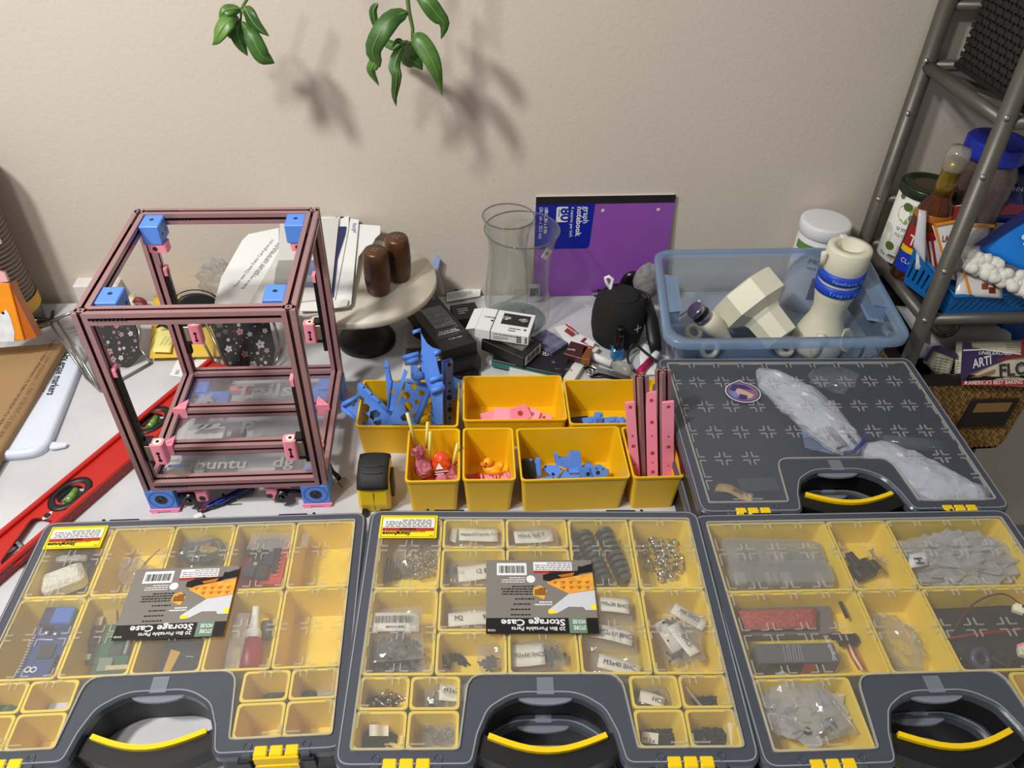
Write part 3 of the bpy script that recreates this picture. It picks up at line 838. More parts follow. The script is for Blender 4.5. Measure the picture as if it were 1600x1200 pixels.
Pc = PX(Yp(650, 630, .83), (-.1, -.8, .6))
oc = q5([(575, 462), (760, 500), (770, 530), (665, 815), (420, 815), (500, 660), (560, 540)])
hol = [hexa(Pc.to2(*q5([c])[0]), r, .1) for c, r in (((635, 520), .0048), ((575, 590), .0058), ((690, 570), .0048), ((585, 680), .0075), ((660, 640), .0040), ((560, 760), .0060), ((640, 745), .0048))]
def exc(mb, P):
    mb.tube([P.T @ Vector(P.local(*q5([p])[0], .003)) for p in ((755, 540), (655, 800))], .0050, 4)
    mb.tube([P.T @ Vector(P.local(*q5([p])[0], .002)) for p in ((580, 475), (760, 510))], .0030, 4)
blue_part('honeycomb blue panel beside the V shaped bracket', Pc, oc, .003, hol, exc)
Pd = PX(Yp(675, 560, .85), (.12, -.82, .55))
def exd(mb, P):
    L = lambda x, y, h=.0: P.T @ Vector(P.local(*q5([(x, y)])[0], h))
    for a, b, r in (((625, 95), (682, 76), .0026), ((785, 262), (838, 242), .0030), ((750, 470), (858, 436), .0036), ((760, 552), (868, 520), .0044), ((538, 296), (668, 262), .0036), ((570, 332), (668, 300), .0040)):
        mb.cyl(L(*a, .006), L(*b, .003), r, 10)
    mb.box(L(635, 385, .002), (.009, .010, .012), rx=-.6); mb.blob(L(660, 435, 0), (.009, .006, .009), 3, .2)
    mb.box(L(815, 515, -.001), (.016, .010, .012), rx=-.6)
blue_part('tall curved blue plate with stub pegs, highest part in the left bin', Pd, rnd(q5([(680, 66), (700, 120), (735, 180), (780, 216), (836, 232), (832, 268), (812, 300), (820, 360), (838, 430), (870, 510), (868, 545), (858, 600), (858, 815), (800, 815), (760, 560), (720, 470), (690, 380), (684, 280), (696, 220), (690, 130)]), .002, 2), .004, (), exd)
Pe = PX(Yp(682, 640, .835), (.1, -.8, .6))
def exe(mb, P):
    L = lambda x, y, h=.0: P.T @ Vector(P.local(*q5([(x, y)])[0], h))
    for k, yy in enumerate((612, 672, 735, 795)):
        mb.prism(P.o(q5([(752, yy - 15), (782, yy - 45), (846, yy - 12), (832, yy + 22)])), .001, .010, T=P.T)
        for dx, dy in ((768, -18), (828, 8)): mb.m(1).cyl(L(dx, yy + dy, .0099), L(dx, yy + dy, .0104), .0011, 6); mb.m(0)
blue_part('stepped blue rack with four slanted teeth', Pe, q5([(770, 575), (850, 575), (858, 820), (770, 820)]), .004, (), exe)
Pf = PX(Yp(700, 610, .865), (.45, -.75, .5))
bf = MB(); bf.m(0).prism(Pf.o(q5([(862, 320), (932, 300), (940, 330), (928, 820), (885, 820)])), -.006, 0, T=Pf.T); bf.m(2).prism(Pf.o(q5([(880, 338), (932, 312), (938, 335), (926, 818), (888, 818)])), 0, .0004, T=Pf.T)
for x, y, r in ((908, 350, .0028), (912, 492, .0018), (910, 556, .0022), (908, 605, .0042), (914, 660, .0016), (912, 700, .0042), (912, 765, .002)):
    bf.m(1).cyl(Pf.T @ Vector(Pf.local(*q5([(x, y)])[0], .0003)), Pf.T @ Vector(Pf.local(*q5([(x, y)])[0], .0007)), r, 8)
bf.build('blue_printed_bar', [mat('navy_print', (58, 84, 170), .5), HOLE, mat('grey_blue_face', (112, 124, 165), .5)], label='upright grey blue bar with a row of holes in the left bin', cat='printed part', group='blue printed parts in the left bin')
Pg = PX(Yp(712, 605, .87), (0, -.8, .6))
blue_part('dark blue plate peeking out at the right end of the left bin', Pg, q5([(935, 440), (1005, 475), (1005, 520), (935, 640)]), .004)
MB().box((0, 0, 0), (.05, .03, .008), ch=.001).build('blue_printed_part', BLUE, loc=Zp(608, 645, .012), rz=.3, label='flat blue part lying at the bottom of the left bin', cat='printed part')
# pink parts
def pinkp(px, z, size, rz, rx, label, hole=True):
    mb = MB().prism(rnd([(-size[0]/2, -size[1]/2), (size[0]/2, -size[1]/2), (size[0]/2*.8, size[1]/2), (-size[0]/2*.8, size[1]/2)], size[1]*.15, 3), -size[2]/2, size[2]/2, ch=.0006)
    if hole: mb.m(1).prism(hexa((0, 0), size[1]*.2), size[2]/2, size[2]/2 + .0003)
    mb.build('pink_printed_part', [PINK, mat('pink_hole', (190, 60, 60), .6)], M=Matrix.Translation(Zp(*px, z)) @ E3(rx, 0, rz), label=label, cat='printed part', group='pink printed parts in the middle bin')
pinkp((766, 652), .014, (.034, .018, .004), .3, .5, 'triangular pink part leftmost in the pink bin', False)
pinkp((785, 648), .020, (.030, .020, .004), -.2, .7, 'five sided flat pink part in the middle of the pink bin', False)
pinkp((812, 646), .022, (.034, .022, .005), .35, .75, 'large pink plate with a slot in the pink bin')
pinkp((832, 648), .016, (.026, .018, .005), -.6, .5, 'small pink bracket right of the slotted pink plate')
pinkp((850, 653), .012, (.026, .014, .004), -.2, .4, 'smallest pink part at the right of the pink bin')
# blue parts at the bottom of the right rear bin
for px, s, rz, l in (((920, 660), (.020, .014, .010), .2, 'blue block lying leftmost in the bin behind the pink bars'), ((935, 655), (.012, .014, .018), -.1, 'blue post standing in the bin behind the pink bars'), ((955, 659), (.022, .012, .010), .1, 'blue block right of the post behind the pink bars'), ((972, 660), (.010, .012, .012), .3, 'blue knob next to the pink bars')):
    b = MB().box((0, 0, 0), s, ch=.001).box((0, -s[1]*.3, s[2]*.5), (s[0]*.4, s[1]*.3, .004), ch=.0005); b.m(1).cyl((s[0]*.2, -s[1]*.1, s[2]/2), (s[0]*.2, -s[1]*.1, s[2]/2 + .0003), .0016, 8)
    b.build('blue_printed_part', [BLUE, HOLE], loc=Zp(*px, .018), rz=rz, label=l, cat='printed part', group='blue parts in the rear right bin')
MB().box((0, 0, 0), (.03, .02, .012), ch=.001).build('dark_printed_part', mat('dark_print', (38, 42, 40), .5), loc=Zp(905, 662, .014), rz=.1, label='dark grey printed block in the bin behind the pink bars', cat='printed part')
# blue pile in the front wide bin
def q3(pts): return [(800 + x/5.217, 570 + y/5.217) for x, y in pts]
def pile(label, outer, yy, n, th, extra=None, m=BLUE):
    P = PX(Yp(*q3([outer[0]])[0], yy), n); mb = MB(); mb.prism(P.o(q3(outer)), -th, 0, ch=.0004, T=P.T)
    if extra:
        for (x, y, r) in extra: mb.m(1).cyl(P.T @ Vector(P.local(*q3([(x, y)])[0], 0)), P.T @ Vector(P.local(*q3([(x, y)])[0], .0004)), r, 8)
    mb.build('blue_printed_part', [m, HOLE], label=label, cat='printed part', group='small blue parts in the front bin')
pile('dark block at the left of the small blue parts', [(62, 780), (130, 772), (190, 800), (195, 935), (65, 948)], .722, (0, -.8, .6), .012, m=mat('dark_print', (38, 42, 40), .5))
pile('forked blue part left among the small blue parts', [(135, 785), (160, 778), (178, 838), (192, 772), (232, 768), (240, 905), (195, 915)], .722, (-.1, -.9, .45), .008)
pile('rounded five sided blue plate lying on the small blue parts', [(250, 850), (270, 815), (370, 815), (412, 850), (370, 930), (340, 925)], .722, (0, -.6, .8), .005, [(272, 832, .0012), (335, 892, .0024), (400, 850, .001)])
pile('blue cradle standing highest of the small blue parts', [(350, 735), (372, 722), (382, 765), (470, 762), (482, 716), (558, 714), (570, 840), (460, 850), (362, 815)], .732, (.05, -.85, .5), .012)
pile('blue tray under the cradle of the small blue parts', [(462, 845), (555, 840), (550, 880), (470, 885)], .722, (0, -.6, .8), .006)
pile('blue shell tilted right of the cradle', [(560, 845), (610, 800), (650, 815), (640, 850), (600, 880)], .728, (-.2, -.8, .55), .010)
pile('blue box with a slot among the small blue parts', [(552, 850), (630, 840), (660, 920), (580, 928)], .716, (.3, -.75, .55), .010, [(620, 890, .003)])
pile('blue clip rightmost of the small blue parts', [(640, 840), (720, 812), (800, 860), (760, 925), (670, 925)], .72, (.2, -.7, .65), .008, [(700, 880, .003), (690, 845, .0012), (740, 850, .0012)])
pile('blue wedge lowest in front of the small blue parts', [(385, 930), (420, 850), (470, 885), (560, 900), (545, 925)], .714, (0, -.6, .8), .005)
pile('thin blue strip at the front left of the small blue parts', [(200, 925), (320, 905), (340, 935), (205, 945)], .71, (0, -.5, .85), .006, [(265, 938, .0016)])
# pink bars and extrusions standing in the narrow right bin
def upright(label, x, y0, y1, wd, yy, yb, m, holes=(), nm='pink_bar', lean=0):
    b = Yp(x[0], y1, yb); b.z = max(b.z, .005); t_ = Yp(x[1], y0, yy); d = (t_ - b)
    zz = d.normalized(); yy_ = (Vector((0, 1, 0)) - zz*zz.y).normalized(); M = Matrix.Translation(b) @ Matrix((yy_.cross(zz), yy_, zz)).transposed().to_4x4()
    L = d.length
    mb = MB().box((0, 0, L/2), (wd, .004, L), ch=.0005); mb.m(1)
    for f_, r in holes: mb.cyl((0, -.0023, L*f_), (0, -.0020, L*f_), r, 10)
    mb.build(nm, [m, mat('pink_hole', (190, 60, 60), .6)], M=M, label=label, cat='printed bar', group='pink bars standing in the narrow bin')
HB = ((.95, .0024), (.62, .0015), (.50, .0026), (.28, .0012))
upright('pink bar leaning leftmost in the narrow bin, round hole at its top', (994, 984), 628, 760, .0125, .735, .70, PINK, HB)
upright('pink bar between the two standing extrusions', (1020, 1017), 612, 762, .0145, .745, .70, PINK, ((.92, .0026), (.70, .0026), (.56, .0012), (.38, .0028), (.28, .0012), (.18, .0026)))
upright('pink bar rightmost in the narrow bin', (1044, 1044), 627, 762, .0150, .725, .70, PINK, HB)
for k, (xt, yt, xb, yy, yb, l) in enumerate(((1001, 586, 1006, .755, .71, 'lower extrusion standing between pink bars in the narrow bin'), (1036, 578, 1036, .750, .71, 'taller extrusion standing at the right of the narrow bin'))):
    b = Yp(xb, 760, yb); b.z = .006; t_ = Yp(xt, yt, yy); d = t_ - b
    link('aluminium_extrusion', ext_me(round(d.length, 4)), M=Matrix.Translation(b) @ d.to_track_quat('Z', 'Y').to_matrix().to_4x4(), label=l, cat='extrusion', group='spare extrusions standing in the narrow bin')
# lollipops
STK = mat('pale_yellow_stick', (240, 222, 120), .5); PWR = mat('pink_wrapper', (222, 140, 156), .22, c2=(180, 90, 112), vs=60); OWR = mat('orange_wrapper', (238, 92, 34), .25, c2=(225, 70, 30), vs=60)
def lolly(label, s0, s1, head, yy, m, hs=1.0, white=False, up=True):
    a = Yp(*s0, yy + .012); b = Yp(*s1, yy + .004); h = Yp(*head, yy)
    t = thing('lollipop', label, 'lollipop', tuple(h), 0, 'lollipops in the narrow bin')
    a, b = a - h, b - h
    MB().cyl(b, a, .0021, 8).build('stick', STK, t)
    mb = MB(); r = .0115*hs
    mb.blob((0, 0, 0), (r, r, r*1.15), int(s0[0]), .16, 4, 18, 11, smooth=False)
    d = b.normalized(); M = axis_T(d*r*.55, d)
    prof = [(r*.85, 0), (r*.55, r*.55), (r*.42, r*1.0), (r*.55, r*1.6), (r*.75, r*2.0)]
    L = [[(q*(1 + .18*math.sin(5*2*PI*i/20 + k))*math.cos(2*PI*i/20), q*(1 + .18*math.sin(5*2*PI*i/20 + k))*math.sin(2*PI*i/20), z + (.15*r*math.sin(4*2*PI*i/20) if k == 4 else 0)) for i in range(20)] for k, (q, z) in enumerate(prof)]
    mb.loft(L, M, c0=False, c1=False, smooth=False)
    w = mb.build('wrapper', m, t)
    if white:
        F = Face(w, (-.003, -r*.95, .004), (1, 0, .1), (0, .5, .87))
        F.poly([(-.005, -.003), (.005, -.003), (0, .006)], WHITE, 2); F.lines(-.006, -.011, .012, -.005, WHITE, 2, 2, 3, .5); F.done('star_print')
lolly('pink wrapped lollipop with the tallest stick, leaning left', (636, 646), (650, 694), (662, 732), .722, PWR, 1.1)
lolly('orange wrapped lollipop with a white star print', (690, 765), (690, 752), (690, 722), .724, OWR, 1.15, True)
lolly('lollipop whose stick stands behind the orange one', (668, 660), (666, 700), (672, 745), .730, PWR, .8)
lolly('lollipop whose stick stands just left of the orange wrapper', (672, 675), (671, 722), (668, 748), .720, OWR, .7)
lolly('small pink wrapped lollipop at the right, stick leaning right', (715, 693), (707, 730), (704, 746), .715, PWR, .8)
lolly('lollipop lying over the front rim of its bin', (722, 743), (704, 751), (690, 752), .694, PWR, .75)
# duck and the pink cart it sits on
dk = Yp(770, 731, .725)
t = thing('rubber_duck', 'yellow rubber duck sitting in a narrow yellow bin', 'toy duck', tuple(dk), 0)
DY = mat('duck_yellow', (250, 172, 26), .4)
MB().blob((0, 0, 0), (.0135, .011, .0088), 2, .08, 2, 18, 12).blob((.0105, 0, .005), (.005, .006, .005), 4, .05).build('body', DY, t)
h = MB().blob((-.0065, -.001, .0125), (.0068, .0065, .0068), 5, .03, 1, 16, 10).build('head', DY, t)
MB().blob((-.0135, -.003, .0115), (.0040, .0042, .0020), 1, .05).build('beak', mat('duck_orange', (226, 112, 34), .45), h)
for y in (-.0062, .004): MB().blob((-.0095, y, .0150), (.0014, .0014, .0016), 1, 0, 1, 8, 6).build('eye', BLACKG, h)
MB().blob((.003, -.0095, .001), (.0075, .003, .0050), 6, .1).build('wing', DY, t)
for px, l, s in (((762, 746), 'pink wheeled cart under the duck', 1.0), ((786, 744), 'pink coil shaped clip right of the duck', .8), ((738, 745), 'translucent red clip left of the duck', .9)):
    m = PINK if s != .9 else mat('red_print', (214, 64, 40), .4)
    c = Yp(*px, .715)
    mb = MB().box((0, 0, -.004), (.016*s, .012, .008), ch=.001)
    for sx in (-1, 1): mb.lathe([(.0035, 0), (.0065*s, 0), (.0065*s, .0025), (.0035, .0025), (.0035, 0)], 16, TR((sx*.009*s - .00125, 0, 0), 0, PI/2), c0=False, c1=False)
    mb.build('pink_printed_clip', m, loc=c, rz=.15, label=l, cat='printed part', group='printed clips around the duck')
# ------------------------------------------------------------------ tape measure
tpos = Zp(587, 800, 0)
t = thing('tape_measure', 'yellow and black tape measure standing between the printer frame and the bins', 'tape measure', (tpos.x, tpos.y, 0), -.03)
TY = mat('tape_yellow', (246, 206, 20), .35); TBK = mat('tape_rubber', (36, 36, 38), .65, bump=.2, bs=800)
prof = rnd([(0, 0), (.050, 0), (.055, .036), (.050, .058), (.030, .062), (.008, .059), (-.001, .047), (-.003, .018)], [.004, .004, .012, .016, .03, .02, .02, .014], 5)
def side_T(x): return Matrix.Translation((x, 0, 0)) @ Matrix(((0, 0, 1, 0), (1, 0, 0, 0), (0, 1, 0, 0), (0, 0, 0, 1)))
MB().prism(prof, -.0205, .0205, ch=.004, T=side_T(0), smooth=False).build('shell', TY, t)
top = [(-.0012, .0455), (.001, .050), (.009, .0590), (.030, .0620), (.049, .0580), (.0535, .048)]
mb = MB(); L = []
for (y, z) in top:
    c = Vector((.026, .030)); d = (Vector((y, z)) - c).normalized()
    L.append([(x, y + d.x*k, z + d.y*k) for x, k in ((-.0195, -.003), (-.0200, .0008), (-.012, .0024), (0, .0030), (.012, .0024), (.0200, .0008), (.0195, -.003))])
mb.loft(L, c0=True, c1=True, smooth=True)
g = mb.build('rubber_grip', TBK, t)
gm_ = MB()
for (y, z) in ((.010, .0625), (.021, .0642)): gm_.tube([(-.013, y + .002, z), (-.007, y, z + .0012), (.007, y, z + .0012), (.013, y + .002, z)], .0006, 5)
gm_.build('grip_groove', mat('grip_groove', (70, 70, 72), .6), g)
MB().box((0, -.0024, .022), (.0004, .001, .036)).build('seam', mat('seam_ochre', (120, 96, 16), .5), t)
MB().box((.0225, .026, .030), (.004, .020, .038), ch=.0012).build('belt_clip', STEELD, t)
MB().box((-.013, -.005, .0045), (.007, .010, .009), ch=.001).box((.012, -.002, .0035), (.012, .006, .004)).build('tape_hook', BLACKP, t)
# ------------------------------------------------------------------ red spirit level lying on its side
LZ = .017
U0, U1, L0 = Zp(0, 826, LZ), Zp(285, 592, LZ), Zp(0, 893, LZ)
ld = (U1 - U0).normalized(); lv = Vector((ld.y, -ld.x, 0)); lw = (L0 - U0).dot(lv)
lt = thing('spirit_level', 'long red spirit level lying across the table under the printer frame', 'spirit level', (U0.x, U0.y, 0), math.atan2(ld.y, ld.x))
def lvl(x, y):
    p = Zp(x, y, LZ) - U0; return (p.dot(ld), -p.dot(lv))
LR = mat('level_red', (188, 30, 20), .45, var=.05); LRD = mat('level_dark_red', (150, 30, 28), .45)
uA, uB = -.12, lvl(350, 566)[0]
sl = [lvl(*p) for p in ((-6, 878), (48, 803), (88, 810), (22, 880))]
slot = rnd(sl, .008, 4); 
def ccw(o): return o if sum(o[i-1][0]*o[i][1] - o[i][0]*o[i-1][1] for i in range(len(o))) > 0 else o[::-1]
v1, v2, kn = lvl(108, 768), lvl(236, 653), lvl(72, 802)
mb = MB()
mb.holed([rr(uB - uA, lw - .016, 0, 1, (uA + uB)/2, -lw/2), ccw(slot), circ(.017, 20, *v1), circ(.017, 20, *v2), circ(.0045, 10, *kn)], .0095, .0120)
for v in (-.004, -lw + .004): mb.box(((uA + uB)/2, v, .0085), (uB - uA, .008, .017), ch=.0015)
body = mb.build('body', LR, lt)
MB().box(((uA + uB)/2, -lw - .0006, .0085), (uB - uA, .0014, .015)).build('ruler_edge', LRD, lt)
F = Face(lt, (uA, -lw - .0014, .001), (1, 0, 0), (0, 0, 1))
for i in range(int((uB - uA)/.0127)): F.rect(.005 + i*.0127, .0125, .0055 + i*.0127, .0145 if i % 2 else .0125 - .004, mat('faded_mark', (200, 120, 110), .6))
F.done('ruler_marks')
rm_ = [o for o in lt.children if o.name.startswith('ruler_marks')][0]
for i, (a, b) in enumerate((('45', .02), ('44', .045), ('17', .07), ('43', .095), ('16', .12), ('42', .145), ('15', .17), ('14', .195), ('13', .22), ('32', .26), ('12', .30), ('31', .33), ('11', .36))):
    F.text(b, .002 if i % 2 else .006, .006, a, mat('faded_mark', (200, 120, 110), .6), 2).parent = rm_
for k, v in enumerate((v1, v2)):
    mb = MB().lathe([(.024, .0121), (.0235, .0140), (.0165, .0145), (.0155, .0040), (.017, .0040)], 24, TR((v[0], v[1], 0)), c0=False, c1=False, sx=1.3, sy=.9)
    w = mb.build('vial_bezel', BLACKP, lt)
    mb = MB().cyl((v[0] - .011, v[1] - .003, .0075), (v[0] + .011, v[1] + .003, .0075), .005, 12)
    mb.m(1).cyl((v[0] - .003, v[1] - .001, .0083), (v[0] + .003, v[1] + .001, .0083), .0040, 10)
    mb.m(2).cyl((v[0] - .0045, v[1] - .0012, .0075), (v[0] - .0040, v[1] - .0011, .0075), .0051, 12).cyl((v[0] + .0040, v[1] + .0011, .0075), (v[0] + .0045, v[1] + .0012, .0075), .0051, 12)
    mb.build('vial', [mat('vial_green', (116, 158, 74), .2), mat('vial_bubble', (160, 196, 104), .15), BLACKP], w)
MB().prism(rnd([(kn[0] - .009, kn[1]), (kn[0], kn[1] - .005), (kn[0] + .009, kn[1]), (kn[0], kn[1] + .005)], .002, 3), .0119, .0127).build('pivot_plate', WHITE, lt)
MB().cyl((kn[0], kn[1], .0120), (kn[0], kn[1], .0135), .0042, 12).build('pivot', BLACKP, lt)
# hex bolt and small parts seen through the level's hand slot
p = Zp(18, 862, 0)
t = thing('steel_bolt', 'small steel bolt lying in the red level\'s hand slot', 'bolt', (p.x, p.y, .004), .9)
MB().cyl((-.010, 0, 0), (.008, 0, 0), .0028, 10).build('shaft', STEEL, t); MB().lathe([(.0052, 0), (.0052, .004)], 6, TR((.008, 0, 0), 0, PI/2), smooth=False).build('head', STEEL, t)
# ------------------------------------------------------------------ white tray lid with handwriting
LIDW = mat('milky_white_lid', (214, 222, 238), .3, var=.03)
A, B, C_, D_ = Zp(-70, 700, .012), Zp(72, 698, .012), Zp(133, 545, .012), Zp(112, 520, .012)
ux = (C_ - B).normalized(); uy = Vector((-ux.y, ux.x, 0)); wl_ = .235
t = thing('tray_lid', 'white plastic tray lid with black handwriting, under the brown mailer', 'lid', (B.x, B.y, 0), math.atan2(ux.y, ux.x))
tl = (C_ - B).length
o = rnd([(-.010, -.002), (tl, -.002), (tl + .012, .012), (tl + .012, wl_), (-.010, wl_)], [.03, .012, .012, .02, .02], 5)
mb = MB(); mb.loft([[(p[0], p[1], .001) for p in o], [(p[0], p[1], .0085) for p in offs(o, .0005)], [(p[0], p[1], .0125) for p in offs(o, .003)], [(p[0], p[1], .0130) for p in offs(o, .0095)], [(p[0], p[1], .0105) for p in offs(o, .0125)]], smooth=True)
b = mb.build('lid_plate', LIDW, t)
mb = MB().prism(rnd([(.004, -.022), (.010, -.024), (.013, -.012), (.016, -.001), (.002, -.001), (.002, -.010)], .003, 3), .003, .006)
mb.build('clasp', LIDW, t)
F = Face(b, (0, 0, .0107), (-1, 0, 0), (0, -1, 0))
F.text(-tl + .004, -.030, .017, 'Dry erase markers', INK, 1, sx=.80, bold=.018, shear=.12)
F.text(-tl + .022, -.048, .017, 'Painted Lttl Plates', INK, 1, sx=.80, bold=.018, shear=.12)
# brown paper mailer on top of it
KR = mat('kraft_paper', (160, 128, 88), .8, var=.09, vs=8, bump=.25, bs=40)
mp = [Zp(-60, 545, .032), Zp(50, 520, .034), Zp(100, 532, .030), Zp(-60, 745, .030)]
G = []
for i in range(13):
    r = []
    for j in range(13):
        a = i/12; b_ = j/12
        p = (mp[0]*(1-a) + mp[3]*a)*(1-b_) + (mp[2]*(1-a) + Zp(-40, 770, .022)*a)*b_
        e = min(1, 5*min(a, 1-a, b_, 1-b_) + .15)
        r.append(p + Vector((0, 0, .006*e + .004*noise.noise(p*14) - .006)))
    G.append(r)
t = thing('paper_mailer', 'brown kraft paper mailer with a tear strip, lying on the white lid', 'mailer')
MB().grid(G, th=-.012).build('envelope', KR, t)
a, b_ = Zp(92, 537, .031), Zp(-5, 690, .031); d = (a - b_)
F = Face(t, b_ + Vector((0, 0, .0045)), d, Vector((-d.y, d.x, 0)))
for k in range(3): F.text(.005 + k*.072, .004, .0075, 'TEAR HERE TO OPEN \u2022', BROWNINK, 2)
dash = MB()
for k in range(26): dash.box(tuple(b_ + d*(k/26) + Vector((-.006, -.004, .005))), (.003, .0006, .0004), rz=math.atan2(d.y, d.x))
dash.build('perforation', BROWNINK, t)
# orange pet treat bag with a white fluffy animal head print
PT = PX(Yp(20, 490, 1.005), (.15, -.9, .42)); ORB = mat('orange_bag', (238, 146, 24), .35, var=.06, bump=.2, bs=25)
t = thing('treat_bag', 'orange pouch printed with a white fluffy animal, cut by the left edge', 'pouch')
mb = MB(); o = PT.o([(-60, 440), (14, 443), (38, 532), (-60, 536)]); mb.prism(o, -.006, 0, T=PT.T, ch=.001)
fr = mb.build('front', ORB, t)
MB().prism(PT.o([(14, 443), (22, 462), (56, 528), (38, 532)]), -.030, -.004, T=PT.T).build('side_gusset', mat('orange_bag_side', (182, 92, 10), .4), t)
FA = Face(fr, PT.p0, PT.a, PT.b)
FA.poly(offs(PT.o([(-40, 500), (-14, 486), (4, 490), (9, 483), (14, 490), (18, 500), (23, 520), (22, 533), (-40, 535)]), 0), mat('white_fur', (222, 224, 228), .7, var=.14, vs=90), 3)
FA.poly(circ(.0022, 10, *PT.to2(5, 489)), INK, 4); FA.poly(circ(.0014, 8, *PT.to2(-3, 494)), INK, 4)
FA.done('animal_print')
MB().prism(PT.o([(-40, 415), (2, 428), (8, 442), (-40, 446)]), -.020, -.012, T=PT.T).build('pink_pouch', mat('pale_pink_film', (226, 176, 182), .3), label='pale pink wrapper peeking out behind the orange pouch', cat='wrapper')
# tall ribbed brown stack
cb_ = Vector((-.735, 1.125, 0))
t = thing('cup_stack', 'tall brown stack of ribbed cups with a yellow band, at the left photo edge', 'cup stack', tuple(cb_), 0)
CUP = mat('brown_cups', (98, 84, 76), .4, var=.12); CUPE = mat('cup_edge', (140, 126, 118), .4)
rB = .050; mb = MB(); z = .045; k = 0
prof = []
while z < .30:
    prof += [(rB, z), (rB*1.02, z + .0012), (rB*1.02, z + .003), (rB*.985, z + .0045)]; z += .0075
mb.lathe(prof, 32); mb.mi = [(1 if (i//32) % 4 == 1 else 0) for i in range(len(mb.f))]
st = mb.build('cup_ribs', [CUP, CUPE], t)
mb = MB().lathe([(rB*.94, 0), (rB*.98, .045)], 32); mb.build('bottom_cup', mat('dark_cup', (86, 80, 74), .4), t)
MB().lathe([(rB*1.03, .035), (rB*1.035, .057)], 32, c0=False, c1=False).build('yellow_band', mat('band_yellow', (222, 176, 30), .45), t)
def strip(r, a0, a1, z0, z1, m, nm, par):
    n = 12; P = [[(r*math.cos(a0 + (a1-a0)*i/n), r*math.sin(a0 + (a1-a0)*i/n), z) for z in (z0, z1)] for i in range(n+1)]
    return MB().grid(P).build(nm, m, par)
strip(rB*1.045, -1.05, -.35, .165, .190, WHITE, 'white_label', t)
lb = strip(rB*1.045, -.9, -.45, .004, .036, mat('grey_label', (205, 206, 208), .45), 'barcode_label', t)
strip(rB*1.05, -1.3, -.2, .186, .192, INK, 'label_print', t)
MB().tube([(.045, -.02, .02), (.056, -.01, .012), (.062, .0, .008), (.066, .008, .02)], [.006, .005, .004, .003], 6).build('sleeve_end', BLACKG, t)
# ------------------------------------------------------------------ glass holders with floral panels
FLO = mat('dark_floral_board', (15, 13, 16), .75); METL = mat('silver_trim', (176, 170, 160), .3, .9)
GLS = clear('holder_glass', (250, 250, 250), .012, .03, (210, 215, 215), edge=.06)
PETW = mat('petal_white', (222, 212, 208), .6); PETP = mat('petal_pink', (190, 140, 150), .6); PETG = mat('petal_grey', (96, 92, 96), .6)
def floral(F, o, seed, n=60):
    rg = random.Random(seed); xs = [p[0] for p in o]; ys = [p[1] for p in o]; pl = []
    for _ in range(n*6):
        x, y = rg.uniform(min(xs), max(xs)), rg.uniform(min(ys), max(ys)); r = rg.choice((.0012, .0018, .003, .0045, .006, .0075))
        if len(pl) >= n: break
        if not in_poly((x, y), offs(o, r + .001)) or any((x-a)**2 + (y-b)**2 < (r + c)**2*1.2 for a, b, c in pl): continue
        pl.append((x, y, r)); m = rg.choice((PETW, PETW, PETP, PETP, PETG)); a0 = rg.uniform(0, 6)
        if r > .002:
            pts = []
            for k in range(20):
                a = 2*PI*k/20; q = r*(.55 + .45*abs(math.cos(2.5*a)))
                pts.append((x + q*math.cos(a + a0), y + q*math.sin(a + a0)))
            F.poly(pts, m, 1)
            F.poly(circ(r*.22, 6, x, y), FLO if m is PETP else PETG, 2)
        else: F.poly(circ(r*.8, 5, x, y), m, 1)
def holder(label, front, foot, edge, seed, P, back):
    """a floral pentagon board in a metal trimmed glass wedge; polygons on the real plane P"""
    t = thing('glass_holder', label, 'glass holder')
    o = P.o(front); b = MB().prism(o, -.002, 0, T=P.T).build('floral_board', FLO, t)
    F = Face(b, P.p0, P.a, P.b); floral(F, o, seed); F.done('floral_print')
    w = [P.T @ Vector((p[0], p[1], .004)) for p in o]
    # glass wedge: foot points on the table in front
    ft_ = [Zp(*p, .002) for p in foot]
    MB().plate([P.T @ Vector((p[0], p[1], .003)) for p in offs(o, -.001)], .0012).build('glass_pane', GLS, t)
    mb = MB()
    for a, b_ in edge: mb.tube([a, b_], .0022, 5)
    mb.build('metal_trim', METL, t)
    for q_ in back: MB().plate(q_, .0012).build('side_glass', GLS, t)
Pt = PX(Yp(190, 560, 1.01), (-.15, -.75, .62))
W_ = lambda P, x, y, h=0: P.T @ Vector(P.local(x, y, h))
tp = [(145, 488), (152, 478), (205, 480), (222, 552), (185, 590), (165, 578)]
e = [Zp(135, 590, .003), Zp(157, 611, .003), Zp(236, 567, .003)]
r0, r1, r2, r3 = W_(Pt, 78, 504, .0), W_(Pt, 90, 501, 0), W_(Pt, 216, 500), W_(Pt, 220, 546)
holder('left glass holder with a dark floral board, by the printer\'s left posts', tp, [(155, 610)], [(r0, e[0]), (e[0], e[1]), (e[1], e[2]), (e[2], r3), (r1, e[1]), (r0, W_(Pt, 120, 484)), (r3, r2)], 3, Pt,
       [[r0, r1, e[1], e[0]], [r1, W_(Pt, 150, 480), W_(Pt, 170, 585, .004), e[1]]])
MB().plate([Zp(60, 508, .02), Zp(76, 504, .04), W_(Pt, 118, 484, -.02), W_(Pt, 112, 480, -.03)], .002).build('dark_ruler', mat('slate_blade', (60, 58, 66), .35), label='dark slanted blade with a yellow end behind the left glass holder', cat='ruler')
MB().box((0, 0, 0), (.022, .007, .006), rz=.25, ch=.001).build('pencil_end', mat('pencil_yellow', (205, 170, 50), .5), loc=Zp(58, 508, .006), label='short yellow banded pencil end in front of the brown cup stack', cat='pencil')
Pu = PX(Yp(390, 530, 1.015), (.05, -.78, .6))
tp2 = [(325, 500), (330, 478), (415, 478), (430, 545), (424, 577), (357, 577)]
